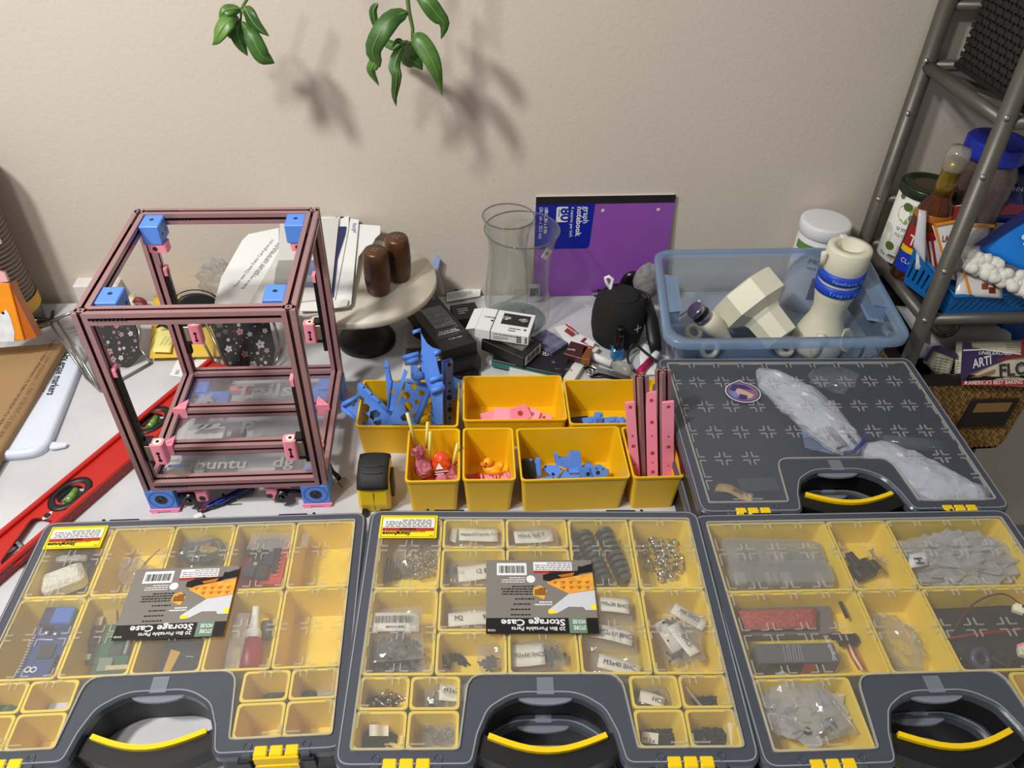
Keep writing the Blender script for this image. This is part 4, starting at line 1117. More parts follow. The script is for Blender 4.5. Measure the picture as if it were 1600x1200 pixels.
a0, a1, a2, a3 = W_(Pu, 302, 505), W_(Pu, 322, 505, .002), Zp(340, 577, .003), Zp(358, 579, .003)
holder('right glass holder with a dark floral board, seen through the printer frame', tp2, [(358, 578)], [(a0, a2), (a1, a3), (a2, a3), (a3, Zp(426, 578, .003)), (Zp(426, 578, .003), W_(Pu, 440, 545)), (W_(Pu, 440, 545), W_(Pu, 420, 480))], 9, Pu, [[a0, a1, a3, a2], [W_(Pu, 420, 480), W_(Pu, 440, 545), Zp(426, 578, .003), W_(Pu, 432, 545, .004)]])
# ------------------------------------------------------------------ things behind the printer frame
YENV = mat('yellow_padded_paper', (222, 186, 62), .7, var=.06, bump=.25, bs=60)
def pillow(mb, q, th, n=10, seed=0, amp=.002, smooth=True):
    """soft padded sheet between four corner points"""
    q = [Vector(p) for p in q]; nr = (q[1] - q[0]).cross(q[3] - q[0]).normalized()
    if nr.z < 0 and abs(nr.z) > .2: nr = -nr
    T_, B_ = [], []
    for i in range(n + 1):
        a = i/n; t_, b2 = [], []
        for j in range(n + 1):
            c_ = j/n; p = (q[0]*(1-c_) + q[1]*c_)*(1-a) + (q[3]*(1-c_) + q[2]*c_)*a
            e = (math.sin(PI*a)*math.sin(PI*c_))**.45
            w = amp*noise.noise(p*30 + Vector((seed, seed*2, 0)))
            t_.append(p + nr*(th*.5*e + w*e + .0004)); b2.append(p - nr*(th*.5*e - w*e))
        T_.append(t_); B_.append(b2)
    mb.grid(T_, smooth=smooth); mb.grid(B_, smooth=smooth)
    ring = [(i, 0) for i in range(n)] + [(n, j) for j in range(n)] + [(i, n) for i in range(n, 0, -1)] + [(0, j) for j in range(n, 0, -1)]
    k = len(ring); mb.add([T_[i][j] for i, j in ring] + [B_[i][j] for i, j in ring], [(i, (i+1) % k, k + (i+1) % k, k + i) for i in range(k)], None, True)
    return mb
t = thing('padded_envelope', 'yellow padded envelope lying behind the printer frame', 'envelope')
pillow(MB(), [Zp(234, 560, .010), Zp(348, 557, .010), Zp(335, 462, .010), Zp(240, 462, .010)], .014, 12, 2).build('envelope', YENV, t)
pillow(MB(), [Zp(238, 550, .0185), Zp(266, 551, .0185), Zp(276, 513, .0185), Zp(247, 509, .0185)], .0012, 6, 4, .001).build('sticky_note', mat('pale_yellow_note', (232, 222, 140), .7), label='pale yellow sticky note with handwriting on the padded envelope', cat='note')
nt_ = bpy.data.objects['sticky_note']
F = Face(nt_, Zp(241, 546, .0195), Zp(266, 548, .0195) - Zp(241, 546, .0195), Zp(249, 512, .0195) - Zp(241, 546, .0195))
for k in range(3): F.lines(.003 + .0065*k, .012, .0075 + .0065*k, .036, INKG, 7, 1, k + 2, .22)
F.done('handwriting')
def paper(label, px, z, m=WHITE, th=.0006, nm='paper', cat='paper', marks=None):
    o = MB().plate([Zp(*p, z) for p in px], th).build(nm, m, label=label, cat=cat); return o
pc = paper('small white card marked 150 on the table behind the left post', [(265, 587), (287, 590), (300, 562), (278, 560)], .001)
F = Face(pc, Zp(272, 580, .0017), Vector((0, -1, 0)), Vector((1, .1, 0))); F.text(-.004, .003, .008, '150', INK, 1)
paper('white folded card lying left of the right glass holder', [(302, 574), (336, 576), (340, 556), (308, 555)], .001)
# black domed case and crumpled clear film
db = Yp(310, 478, 1.10)
t = thing('glasses_case', 'black domed oval case standing behind the printer frame', 'case', tuple(db), .2)
mb = MB(); mb.lathe([(.030, 0), (.033, .006), (.033, .010), (.029, .013)], 28, TR((0, 0, .002), PI*.36, .25, 0), sy=.62); mb.build('shell', BLACKP, t)
MB().lathe([(.0335, 0), (.036, .001), (.036, .003), (.0335, .004)], 28, TR((0, -.001, .007), PI*.36, .25, 0), sy=.62, c0=False, c1=False).build('rim', BLACKG, t)
MB().box((.012, -.012, -.020), (.05, .010, .012), rz=.3, ry=-.35).build('hinge_arm', BLACKG, t)
MB().tube([Zp(245, 512, .03), Zp(252, 506, .036), Zp(262, 508, .034), Zp(268, 514, .03)], [.001, .004, .006, .004], 8).build('black_clip', BLACKP, label='small curved black clip on the padded envelope', cat='clip')
pillow(MB(), [Zp(262, 508, .02), Zp(305, 520, .02), Zp(312, 470, .03), Zp(280, 470, .03)], .014, 8, 5, .002).build('black_pouch', BLACKM, label='black pouch lying on the padded envelope behind the left rear post', cat='pouch')
MB().blob(Yp(345, 445, 1.13), (.034, .018, .044), 8, .5, 4, 22, 16, smooth=False).build('plastic_film', BAG, label='crumpled clear plastic film left of the white mail', cat='plastic film')
# white box and roll at the far left behind
p = Zp(160, 478, 0)
MB().box((p.x, p.y + .02, .022), (.075, .045, .044), ch=.003).build('white_box', PAPER2, label='white box standing by the wall behind the left glass holder', cat='box')
MB().cyl(Zp(202, 482, .012), Zp(208, 466, .012), .0085, 14).build('paper_roll', CREAM, label='cream paper roll beside the white box', cat='roll')
MB().lathe([(.007, -.004), (.012, -.004), (.012, .004), (.007, .004), (.007, -.004)], 20, TR(Zp(218, 475, .012), PI/2), c0=False, c1=False).build('red_ring', mat('dull_red', (140, 40, 46), .4), label='dull red ring lying right of the paper roll', cat='ring')
# ------------------------------------------------------------------ cake stand, shakers
t = thing('cake_stand', 'round marble cake stand on a black pedestal', 'cake stand', (-.142, 1.055, 0))
MRB = mat('white_marble', (228, 222, 208), .28, c2=(205, 196, 176), vs=12, detail=8)
MB().lathe([(0.0, .110), (.113, .110), (.118, .112), (.1195, .116), (.1195, .121), (.118, .124), (0, .125)], 64, c0=False, c1=False).build('plate', MRB, t)
MB().lathe([(0, 0), (.047, 0), (.0475, .006), (.046, .010), (.040, .018), (.028, .027), (.019, .034), (.017, .040), (.022, .044), (.022, .048), (.015, .053), (.014, .085), (.024, .104), (.04, .1098), (0, .1099)], 40, c0=False, c1=False).build('pedestal', mat('black_wood', (18, 18, 18), .45, bump=.1, bs=300), t)
cr = [(.016*math.cos(a), .016*math.sin(a)) for a in [.7 + 2.6*i/10 for i in range(11)]]; MB().prism(cr + [(.017*math.cos(a)*.95 , .016*math.sin(a) - .005*math.sin((a - .7)/2.6*PI)) for a in [3.3 - 2.6*i/10 for i in range(1, 10)]], .1250, .1253).build('crescent_inlay', mat('brass_inlay', (170, 140, 90), .4), t, (.072, .012, 0), 1.2)
WAL = mat('dark_walnut', (98, 60, 32), .34, c2=(64, 38, 20), vs=25, bump=.05, bs=200)
for px, l, s in (((592, 455), 'front wooden shaker on the marble cake stand', 1.0), ((624, 434), 'rear wooden shaker on the marble cake stand', 1.0)):
    p = Zp(*px, .1255)
    t = thing('shaker', l, 'salt shaker', tuple(p), 0, 'wooden shakers on the cake stand')
    MB().lathe([(0, 0), (.0155, 0), (.0175, .003), (.0195, .020), (.0202, .038), (.0194, .058), (.0180, .069), (.0160, .073), (0, .0732)], 28, c0=False, c1=False).build('body', WAL, t)
    mb = MB()
    for a in range(4): mb.cyl((.004*math.cos(a*PI/2 + .4), .004*math.sin(a*PI/2 + .4), .0728), (.004*math.cos(a*PI/2 + .4), .004*math.sin(a*PI/2 + .4), .0737), .0009, 6)
    mb.build('holes', mat('pale_hole', (170, 150, 130), .5), t)
# ------------------------------------------------------------------ mail leaning over the stand against the wall
m0 = Zp(440, 487, .128); PM = PX(m0, (0, -.035, .16)); PM = PX(m0, Vector((0, -(Yp(440, 350, 1.185).z - .128), 1.185 - m0.y)))
DIR = Vector((-1, 0, 0))
def letter(label, px, lay, m=WHITE, nm='envelope', cat='envelope', th=.0012):
    o = PM.o(px); h = .0022*lay
    e = MB().prism(o, h, h + th, T=PM.T).build(nm, m, label=label, cat=cat)
    return e, Face(e, PM.T @ Vector((0, 0, h + th)), PM.a, PM.b)
GRE = mat('grey_envelope', (205, 204, 200), .7, var=.03); NAVY = mat('navy_paper', (30, 44, 92), .6)
letter('white envelope farthest right in the mail stack, curled at its top', [(556, 349), (594, 352), (594, 364), (586, 372), (582, 380), (572, 384), (560, 400), (556, 430)], -1)
letter('white letter sticking up highest behind the mail stack', [(500, 338), (540, 331), (546, 345), (546, 480), (500, 480)], 0)
e, F = letter('white letter with a blue heading second from right in the mail', [(548, 344), (561, 346), (549, 478), (541, 483), (500, 484), (520, 470)], 1)
x, y = PM.to2(551, 352); F.text(x, y, .010, 'Ranger', mat('blue_ink', (40, 60, 140), .6), 1, rot=-1.45)
F.rect(*PM.to2(540, 480), *PM.to2(542, 478), RED)
e, F = letter('white letter with a bird emblem in the mail stack', [(503, 341), (546, 337), (545, 362), (523, 478), (500, 478)], 2)
x, y = PM.to2(531, 342); F.poly([(x, y), (x + .006, y - .001), (x + .008, y - .004), (x + .003, y - .008), (x + .001, y - .004)], INK).poly([(x - .006, y), (x - .003, y), (x - .003, y - .006), (x - .006, y - .006)], INKG).done('emblem')
letter('navy blue leaflet between the letters', [(530, 360), (542, 360), (540, 372), (528, 410), (522, 470), (515, 470)], 3, NAVY, 'leaflet', 'leaflet')
e, F = letter('grey envelope with a printed blue strip, foremost in the mail', [(439, 356), (531, 347), (518, 474), (466, 480), (392, 482), (437, 400)], 4, GRE)
F.poly(PM.o([(437, 415), (500, 414), (505, 456), (490, 457), (430, 452), (433, 428)]), mat('grey_window', (150, 150, 146), .3), 1)
F.poly(PM.o([(466, 418), (500, 414), (503, 436), (470, 440)]), mat('pale_blue_print', (112, 118, 160), .5), 2).poly(PM.o([(478, 450), (502, 448), (504, 457), (476, 457)]), mat('pale_blue_print', (112, 118, 160), .5), 2)
F.poly(PM.o([(447, 360), (456, 358), (458, 368), (449, 370)]), WHITE, 2); F.done('print')
e, F = letter('large white envelope with two lines of text about a debit card, left in the mail', [(337, 482), (348, 440), (380, 383), (390, 373), (437, 363), (437, 400), (396, 482)], 3.5)
for (px, s, tx) in (((371, 456), .0078, 'Your new Chase Debit Card gives you'), ((383, 459), .0078, 'built-in security and convenience that'), ((402, 440), .0078, 'I pet with cash or checks.')):
    x, y = PM.to2(*px); F.text(x, y, s, tx, INKG, 1, rot=1.25, sx=1.02)
letter('white envelopes lowest in the mail, edges showing over the plate', [(466, 478), (545, 474), (543, 484), (500, 492), (466, 492)], 3, PAPER2)
pillow(MB(), [Zp(478, 500, .115), Zp(512, 497, .115), Zp(505, 489, .13), Zp(466, 492, .13)], .004, 6, 9).build('crumpled_paper', GRE, label='crumpled grey paper under the mail at the plate\'s left edge', cat='paper')
# papers between the stand and the vase
Pq = PX(Yp(690, 440, 1.17), (-.75, -.6, .2))
e = MB().prism(Pq.o([(669, 384), (671, 398), (684, 424), (688, 406)]), 0, .0008, T=Pq.T).build('blue_card', mat('pale_blue_card', (150, 170, 225), .6), label='small pale blue card leaning on the wall right of the cake stand', cat='card')
Face(e, Pq.T @ Vector((0, 0, .001)), Pq.a, Pq.b).poly(Pq.o([(674, 402), (677, 399), (677, 396), (673, 400)]), INK).done()
MB().prism(Pq.o([(676, 400), (684, 424), (694, 460), (690, 462), (680, 430)]), -.002, -.001, T=Pq.T).build('white_card', GRE, label='grey white card edge behind the blue card', cat='card')
e = MB().plate([Zp(698, 472, .004), Zp(750, 463, .004), Zp(752, 447, .006), Zp(698, 458, .006)], .0008).build('leaflet', WHITE, label='white leaflet on the table left of the glass vases', cat='leaflet')
F = Face(e, Zp(700, 470, .0062), Zp(750, 461, .0062) - Zp(700, 470, .0062), (0, 1, 0)); F.lines(.004, .004, .05, .02, INKG, 4, 1, 2, .25); F.poly(circ(.004, 10, .024, .028), INK).done()
# ------------------------------------------------------------------ cartons in the middle
class Carton:
    """a closed box given by three top corners (pixels on plane z), and a height"""
    def __init__(s, name, label, cat, a, b, c, z, h, m, group=None, zz=None):
        za, zb, zc = zz or (z, z, z)
        A, B, C2 = Zp(*a, za), Zp(*b, zb), Zp(*c, zc)
        s.x = (B - A).normalized(); v = C2 - B; v = v - s.x*v.dot(s.x); s.y = v.normalized(); s.n = s.x.cross(s.y)
        s.w = (B - A).length; s.d = v.length; s.h = h; s.A = A
        if s.n.z < 0: raise ValueError(label)
        s.R = Matrix((s.x, s.y, s.n)).transposed().to_4x4()
        o = A - s.n*h
        s.t = thing(name, label, cat, M=Matrix.Translation(o) @ s.R, group=group)
        s.body = MB().box((s.w/2, s.d/2, h/2), (s.w, s.d, h), ch=.0006).build('carton', m, s.t)
    def top(s): return Face(s.body, (0, 0, s.h), (1, 0, 0), (0, 1, 0))
    def front(s): return Face(s.body, (0, 0, 0), (1, 0, 0), (0, 0, 1))
    def right(s): return Face(s.body, (s.w, 0, 0), (0, 1, 0), (0, 0, 1))
BBOX = mat('black_carton', (24, 24, 25), .42)
NAIL = mat('nail_grey', (205, 205, 208), .2, c2=(70, 70, 72), vs=260)
WGL = clear('carton_window', (235, 238, 240), .12, .08, (190, 190, 195), bump=.3, bs=60)
# tall black box of press-on nails
b = Carton('nail_box', 'black box of artificial nails with a clear window, leaning by the cake stand', 'carton', (690, 549), (745, 534), (700, 459), 0, .026, BBOX, zz=(.052, .052, .035))
F = b.top(); w, d = b.w, b.d
F.rect(.20*w, .34*d, .88*w, .80*d, mat('grey_frame', (96, 96, 98), .4)).rect(.23*w, .36*d, .85*w, .78*d, mat('window_dark', (38, 38, 40), .3), 2)
F.rect(.80*w, .94*d, .90*w, .98*d, INKG)
F.done()
for i in range(5):
    for j in range(4):
        MB().blob((.31*w + i*.11*w, .43*d + j*.095*d, b.h + .0012), (.0030, .0050, .0012), i + 5*j, .1, 2, 8, 6).build('nail_tip', NAIL, b.body, rz=0)
MB().box((.54*w, .57*d, b.h + .0032), (.62*w, .42*d, .0004)).build('window', WGL, b.body)
F.text(.26*w, .30*d, .0055, 'INSTANT NAILS', WINK, 2, sx=.8, bold=.02); F.text(.20*w, .265*d, .0050, 'ONGLES DE SORCIERE', WINK, 2, sx=.75, bold=.02)
F2 = b.top(); F2.lines(.12*w, .20*d, .92*w, .245*d, INKG, 2, 2, 4, .5).done('small_print'); F2.text(.38*w, .15*d, .0045, '12 nails / ongles', WINK, 2, sx=.8)
F.text(.20*w, .87*d, .0050, 'NEW NAILS & TIPS', INKG, 2, sx=.8)
b2 = Carton('nail_box', 'black box of artificial nails lying in front, white print on its edge', 'carton', (680, 575), (752, 560), (745, 536), .030, .024, BBOX)
F = b2.top(); F.lines(.12*b2.w, .35*b2.d, .92*b2.w, .68*b2.d, WINK, 2, 2, 5, .55).done('small_print')
b3 = Carton('nail_box', 'black box lowest in front of the nail boxes, half behind the yellow bin', 'carton', (655, 588), (748, 588), (742, 572), .008, .007, BBOX)
F = b3.top(); F.lines(.45*b3.w, .3*b3.d, .85*b3.w, .8*b3.d, WINK, 3, 2, 6, .3).done('small_print')
b4 = Carton('nail_box', 'black box with a tilted corner under the nail boxes, beside the black pedestal', 'carton', (645, 512), (668, 525), (660, 500), .020, .018, BBOX)
b5 = Carton('dark_box', 'black box lying behind the white carton, left of the vases', 'carton', (712, 500), (752, 494), (752, 470), .022, .02, BBOX)
F = b5.top(); F.lines(.2*b5.w, .3*b5.d, .6*b5.w, .7*b5.d, WINK, 3, 2, 6, .3).done('small_print')
# picture cards under the boxes
e = MB().plate([Zp(628, 592, .001), Zp(668, 592, .001), Zp(668, 510, .001), Zp(632, 512, .001)], .001).build('photo_card', PAPER2, label='pale photo card lying behind the blue printed parts', cat='card')
F = Face(e, Zp(630, 590, .0022), (1, 0, 0), (0, 1, 0)); F.rect(.002, .03, .036, .075, mat('photo_grey', (122, 120, 120), .5, c2=(80, 80, 82), vs=60)); F.rect(.004, .085, .034, .115, mat('photo_pale', (205, 190, 186), .5)); F.bars(.012, .004, .03, .024, INKG, 10, 1).done()
F.text(.006, .077, .006, 'Congratulations', mat('faded_mark', (200, 120, 110), .6), 2, sx=.6)
# white carton with a window
b = Carton('white_carton', 'white carton with hang tab and dark window, lying on the black cartons', 'carton', (742, 513), (826, 526), (841, 493), .062, .018, WHITE)
F = b.top(); w, d = b.w, b.d
F.rect(.42*w, .38*d, .93*w, .88*d, mat('window_dark', (38, 38, 40), .3)).rect(.28*w, .0, .295*w, d, INK); F.poly(circ(.0022, 10, .90*w, .24*d), INK, 2); F.poly(circ(.0022, 10, .25*w, .45*d), INK, 2)
F.lines(.60*w, .08*d, .82*w, .28*d, INKG, 2, 2, 3, .4); F.done()
for k, u in enumerate((.50, .82)): MB().blob((u*w, .65*d, b.h + .001), (.008, .005, .0015), k, .2).build('content', NAIL, b.body)
F.text(.08*w, .55*d, .006, 'COMPOSED', INK, 2, sx=.6, rot=.0)
F = b.front(); F.rect(.28*w, 0, .295*w, b.h, INK); F.done()
F.text(.34*w, .68*b.h, .0042, 'A GEL NAIL BREAKTHROUGH!', INK, 2, sx=.72); F2 = b.front(); F2.lines(.34*w, .18*b.h, .62*w, .58*b.h, INKG, 3, 2, 9, .35); 
for i in range(2):
    for j in range(3): F2.poly(circ(.0022, 8, (.80 + .045*i)*w, (.25 + .25*j)*b.h), INKG, 1)
F2.bars(.93*w, .15*b.h, .97*w, .85*b.h, INK, 3, 1).done()
F2 = b.right(); F2.bars(.3*d, .2*b.h, .8*d, .75*b.h, INKG, 12, 1).done()
MB().box((-.008, d/2, b.h*.5 + .006), (.016, d*.96, .0008), ry=-.3).build('hang_tab', WHITE, b.t)
# black carton with barcode, below the white one
b = Carton('black_carton', 'black carton with a barcode on its end, under the white carton', 'carton', (752, 531), (818, 560), (842, 530), .040, .020, BBOX)
F = b.top(); F.rect(.25*b.w, .25*b.d, .85*b.w, .9*b.d, mat('clear_tray_grey', (128, 126, 122), .3, c2=(90, 88, 86), vs=90)).done()
F = b.right(); F.rect(.08*b.d, .08*b.h, .92*b.d, .92*b.h, WHITE, 1).bars(.18*b.d, .25*b.h, .85*b.d, .82*b.h, INK, 14, 2).done()
# gloss packet
b = Carton('gloss_packet', 'flat black packet lettered GLOSS with a teal edge, lying under the cartons', 'packet', (768, 562), (878, 586), (908, 545), .018, .014, mat('navy_black_card', (26, 27, 34), .4))
MB().box((b.w/2, -.0008, b.h*.45), (b.w*.98, .0012, b.h*.7)).build('teal_edge', mat('teal_print', (36, 112, 100), .4, var=.2, vs=60), b.t)
F = b.top(); F.text(.72*b.w, .62*b.d, .012, 'GLOSS', WINK, 2, sx=.9, rot=PI, bold=.01); F.text(.72*b.w, .75*b.d, .004, 'MANICURE', WINK, 2, rot=PI)
F2 = b.top(); F2.rect(.30*b.w, .12*b.d, .42*b.w, .45*b.d, mat('clear_tray_grey', (128, 126, 122), .3)).rect(.40*b.w, .62*b.d, .52*b.w, .98*b.d, mat('clear_tray_grey', (128, 126, 122), .3)).poly(circ(.003, 12, .82*b.w, .35*b.d), INKG).lines(.08*b.w, .2*b.d, .25*b.w, .6*b.d, INKG, 3, 1, 3, .25).done()
e = Carton('purple_packet', 'clear topped packet with purple contents right of the white carton', 'packet', (826, 530), (862, 552), (888, 535), .024, .010, mat('smoke_purple', (82, 80, 112), .25, c2=(120, 122, 140), vs=70))
e = Carton('brown_packet', 'dark brown packet lettered HYPE beside the gloss packet', 'packet', (880, 552), (908, 560), (926, 542), .026, .010, mat('maroon_card', (72, 28, 30), .4))
e.top().text(.1*e.w, .3*e.d, .006, 'HYPE', WINK, 2, sx=.9, rot=.2)
Carton('copper_packet', 'small copper coloured packet end right of the brown packet', 'packet', (908, 560), (922, 562), (932, 545), .026, .012, mat('copper_foil', (150, 92, 48), .35, .4))
# folded leaflets, white trays
e = MB().plate([Zp(866, 512, .004), Zp(888, 540, .010), Zp(908, 530, .010), Zp(888, 506, .004)], .0008).build('leaflet', WHITE, label='white leaflet with red trim between the vases and the speaker', cat='leaflet')
F = Face(e, Zp(874, 514, .006), Zp(896, 530, .012) - Zp(874, 514, .006), (0, 1, .1)); F.rect(.002, .012, .03, .015, RED).rect(.012, .002, .034, .010, mat('maroon_print', (130, 40, 50), .5)).done()
e = MB().plate([Zp(893, 535, .012), Zp(922, 552, .012), Zp(930, 535, .014), Zp(905, 522, .012)], .0008).build('leaflet', WHITE, label='second white leaflet with a maroon picture nearer the speaker', cat='leaflet')
F = Face(e, Zp(900, 535, .0135), Zp(922, 545, .0135) - Zp(900, 535, .0135), (0, 1, 0)); F.rect(.004, .006, .020, .020, mat('maroon_print', (130, 40, 50), .5)).rect(.022, .002, .030, .012, mat('red_orange', (200, 70, 40), .5)).done()
for pts, l in ((((793, 567), (797, 578), (858, 592), (848, 580)), 'long white plastic tray left behind the yellow bins'), (((880, 592), (895, 598), (924, 553), (912, 548)), 'white plastic tray slanting beside the nail clippers'), (((905, 548), (926, 556), (936, 545), (920, 536)), 'short white tray end under the copper packet')):
    mb = MB(); q = [Zp(*p, .010) for p in pts]; mb.plate(q, .002); 
    q2 = [Vector((p.x, p.y, 0)) for p in q]; mb.loft([[tuple(p) for p in q2], [tuple(p) for p in q]], c0=False, c1=False)
    mb.build('white_tray', mat('white_tray_plastic', (226, 224, 216), .35), label=l, cat='tray')
# ------------------------------------------------------------------ glass vases, one inside the other
VG = clear('vase_glass', (250, 251, 250), .012, .02, (190, 192, 190), edge=.34)
VR = clear('vase_rim_glass', (225, 226, 225), .45, .05, (120, 118, 116), edge=.6)
def vase(label, x, y, prof, z0=0):
    t = thing('glass_vase', label, 'vase', (x, y, z0))
    MB().lathe(prof, 48, c0=True, c1=False).build('bowl', VG, t)
    r, z = prof[-1]
    MB().tube([(r*math.cos(2*PI*i/48), r*math.sin(2*PI*i/48), z) for i in range(49)], .0013, 6, caps=False).build('rim', VR, t)
    r0, z0_ = prof[0]
    MB().lathe([(0, .0005), (r0*.98, .0005), (r0*1.0, .005), (r0*.8, .009), (0, .008)], 40, c0=False, c1=False).build('thick_base', clear('vase_base_glass', (235, 242, 240), .12, .05, (190, 204, 200), edge=.5), t)
    return t
vb = vase('large clear glass vase with a flared rim in front of the purple notebook', .116, 1.108, [(.045, .0), (.052, .006), (.0535, .020), (.052, .05), (.0495, .09), (.050, .13), (.055, .16), (.0605, .178)])
vase('smaller clear glass vase standing inside the large flared vase', .094, 1.112, [(.030, .0), (.0345, .006), (.037, .03), (.0365, .06), (.0325, .10), (.0305, .13), (.034, .165), (.0415, .190)], .0095)
tg = MB().box((0, 0, 0), (.016, .0006, .018)); tg = tg.build('price_tag', WHITE, vb, M=Matrix.Translation((.036, -.044, .158)) @ E3(0, .75, .7))
Face(tg, (-.005, -.0005, -.002), (1, 0, 0), (0, 0, 1)).lines(0, 0, .010, .006, INKG, 3, 1, 3, .4).done()
tg = MB().box((0, 0, 0), (.020, .0006, .028)).build('barcode_tag', mat('clear_tag', (190, 186, 196), .5), vb, M=Matrix.Translation((.030, .040, .032)) @ E3(0, 0, 0.1))
Face(tg, (-.008, -.0005, -.010), (1, 0, 0), (0, 0, 1)).bars(0, 0, .016, .016, INKG, 12, 1).done()
# ------------------------------------------------------------------ purple notebook against the wall
c0, c1, c2, c3 = Yp(842.5, 307.5, 1.190), Yp(1061, 302.5, 1.190), Zp(1052, 452, .001), Zp(832, 463, .001)
yd = (c0 - c3); xd = (c1 - c0); xd.z *= .5
nx = xd.normalized(); ny = (yd - nx*yd.dot(nx)).normalized(); nn = nx.cross(ny)
nw, nh = xd.length, yd.length
t = thing('notebook', 'purple graph notebook with a blue corner label leaning on the wall', 'notebook', M=Matrix.Translation(c3) @ Matrix((nx, ny, nn)).transposed().to_4x4())
PUR = mat('purple_cover', (146, 82, 176), .35, var=.04)
hol = [circ(.0034, 14, .078*nw + k*.404*nw, nh*.865) for k in range(3)]
MB().holed([rr(nw, nh, .004, 3, nw/2, nh/2)] + hol, 0, .0006).build('cover', PUR, t)
MB().box((nw/2, nh/2, -.0028), (nw - .002, nh - .002, .005)).build('pages', PAPER2, t)
NBL = mat('royal_blue_print', (10, 34, 156), .35)
cov = t.children[0]
F = Face(cov, (0, 0, .0005), (1, 0, 0), (0, 1, 0))
F.holed = None
lab = MB().holed([rnd([(0, .495*nh), (.405*nw, .495*nh), (.425*nw, .93*nh), (0, .93*nh)], [0.001, .008, .0005, .0005], 4), hol[0]], .0007, .0009).build('corner_label', NBL, cov)
MB().box((nw/2, nh*.965, .0006), (nw, nh*.07, .0014)).build('binding', mat('black_binding', (26, 26, 28), .5), t)
F = Face(cov, (0, 0, .0005), (1, 0, 0), (0, 1, 0))
F.rect(.150*nw, .76*nh, .235*nw, .905*nh, WHITE, 3, .003).done('badge')
F.text(.182*nw, .895*nh, .024, '80', NBL, 5, rot=-PI/2, bold=.03); F.text(.163*nw, .885*nh, .0055, 'sheets', NBL, 5, rot=-PI/2)
F.text(.346*nw, .905*nh, .0140, 'graph', WINK, 3, rot=-PI/2, sx=1.0, bold=.008); F.text(.298*nw, .905*nh, .0138, 'notebook', WINK, 3, rot=-PI/2, bold=.022, sx=1.0)
F.text(.254*nw, .905*nh, .0080, '4 squares per inch', WINK, 3, rot=-PI/2, sx=.95)
F.text(.064*nw, .905*nh, .0082, '10 1/2 IN x 8 IN', WINK, 3, rot=-PI/2, bold=.012, sx=.88); F.text(.030*nw, .905*nh, .0082, '(26.7 cm x 20.3 cm)', WINK, 3, rot=-PI/2, sx=.88)
# ------------------------------------------------------------------ speaker, cables
sp = Zp(966, 545, 0); sp.y += .028
t = thing('speaker', 'round black fabric speaker with a plus mark, in front of the notebook', 'speaker', tuple(sp), .1)
FAB = mat('black_fabric', (24, 24, 25), .85, bump=.6, bs=1500)
MB().lathe([(0, 0), (.034, 0), (.040, .007), (.0445, .030), (.0448, .053), (.0425, .071), (.0375, .084), (.030, .0915), (.019, .0955), (0, .0965)], 40, c0=False, c1=False).build('grille', FAB, t)
MB().lathe([(.0285, .0922), (.0298, .0925), (.0280, .0934)], 40, c0=False, c1=False).build('top_ring', FAB, t)
F = Face(t, (.020, -.0416, .050), (1, .44, 0), (0, .1, 1)); F.rect(-.007, -.0007, .007, .0007, WINK, 2); F.rect(-.0007, -.007, .0007, .007, WINK, 2); F.done('plus_mark')
F = Face(t, (-.020, -.0395, .018), (1, -.46, 0), (0, .1, 1)); F.rect(-.003, -.0006, .003, .0006, INKG, 2); F.done('small_mark')
MB().tube([Yp(955, 454, 1.06), Yp(947, 440, 1.065), Yp(946, 434, 1.065), Yp(951, 432, 1.065), Yp(957, 436, 1.06), Yp(955, 446, 1.06), Yp(953, 456, 1.055)], .0028, 8).build('white_loop', WHITE, label='white cord loop standing above the black speaker', cat='cord')
BC = mat('black_cable', (20, 20, 21), .5)
def cable(label, pts, r=.002, m=BC, nm='cable'):
    P = []
    v = [Vector(p) for p in pts]
    for i in range(len(v) - 1):
        p0, p1, p2, p3 = v[max(i-1, 0)], v[i], v[i+1], v[min(i+2, len(v)-1)]
        for k in range(6):
            s_ = k/6; P.append(.5*((2*p1) + (p2-p0)*s_ + (2*p0-5*p1+4*p2-p3)*s_*s_ + (3*p1-p0-3*p2+p3)*s_**3))
    P.append(v[-1])
    return MB().tube(P, r, 7).build(nm, m, label=label, cat='cable')
t = thing('usb_plug', 'black cable plug with a metal tip lying behind the speaker', 'plug', tuple(Zp(935, 457, .012)), -.05)
MB().box((.008, 0, 0), (.022, .011, .009), ch=.002).build('plug', BLACKP, t); MB().box((-.007, 0, 0), (.011, .009, .004)).build('tip', STEEL, t)
cable('black cable arching behind the speaker to the headset', [Yp(960, 457, 1.08), Yp(985, 453, 1.085), Yp(1005, 457, 1.08), Yp(1015, 466, 1.07), Yp(1010, 476, 1.06)], .0028)
cable('thin black cable looping over the lip gloss in front of the speaker', [Zp(1030, 568, .03), Zp(1010, 552, .03), Zp(992, 538, .028), Zp(984, 545, .02), Zp(981, 562, .012), Zp(990, 578, .006), Zp(1000, 586, .003)], .0022)
MB().tube([Zp(1010, 470, .06), Zp(1018, 500, .05), Zp(1022, 530, .03), Zp(1025, 548, .02)], [.010, .012, .012, .010], 8, flat=.55).build('headset_band', BLACKP, label='black headset band standing between the speaker and the blue tub', cat='headset')
t = thing('headset', 'black jointed headset piece behind the speaker\'s right side', 'headset part', tuple(Zp(1008, 478, .05)), 0)
MB().cyl((-.004, -.004, 0), (.006, .004, .004), .010, 14).build('ear_cup', BLACKP, t); MB().cyl((-.010, -.006, -.004), (-.008, -.007, -.004), .0028, 10).build('screw', STEEL, t); MB().tube([(-.006, 0, -.004), (-.002, .0, -.02), (.004, 0, -.035)], .005, 8).build('arm', BLACKP, t)
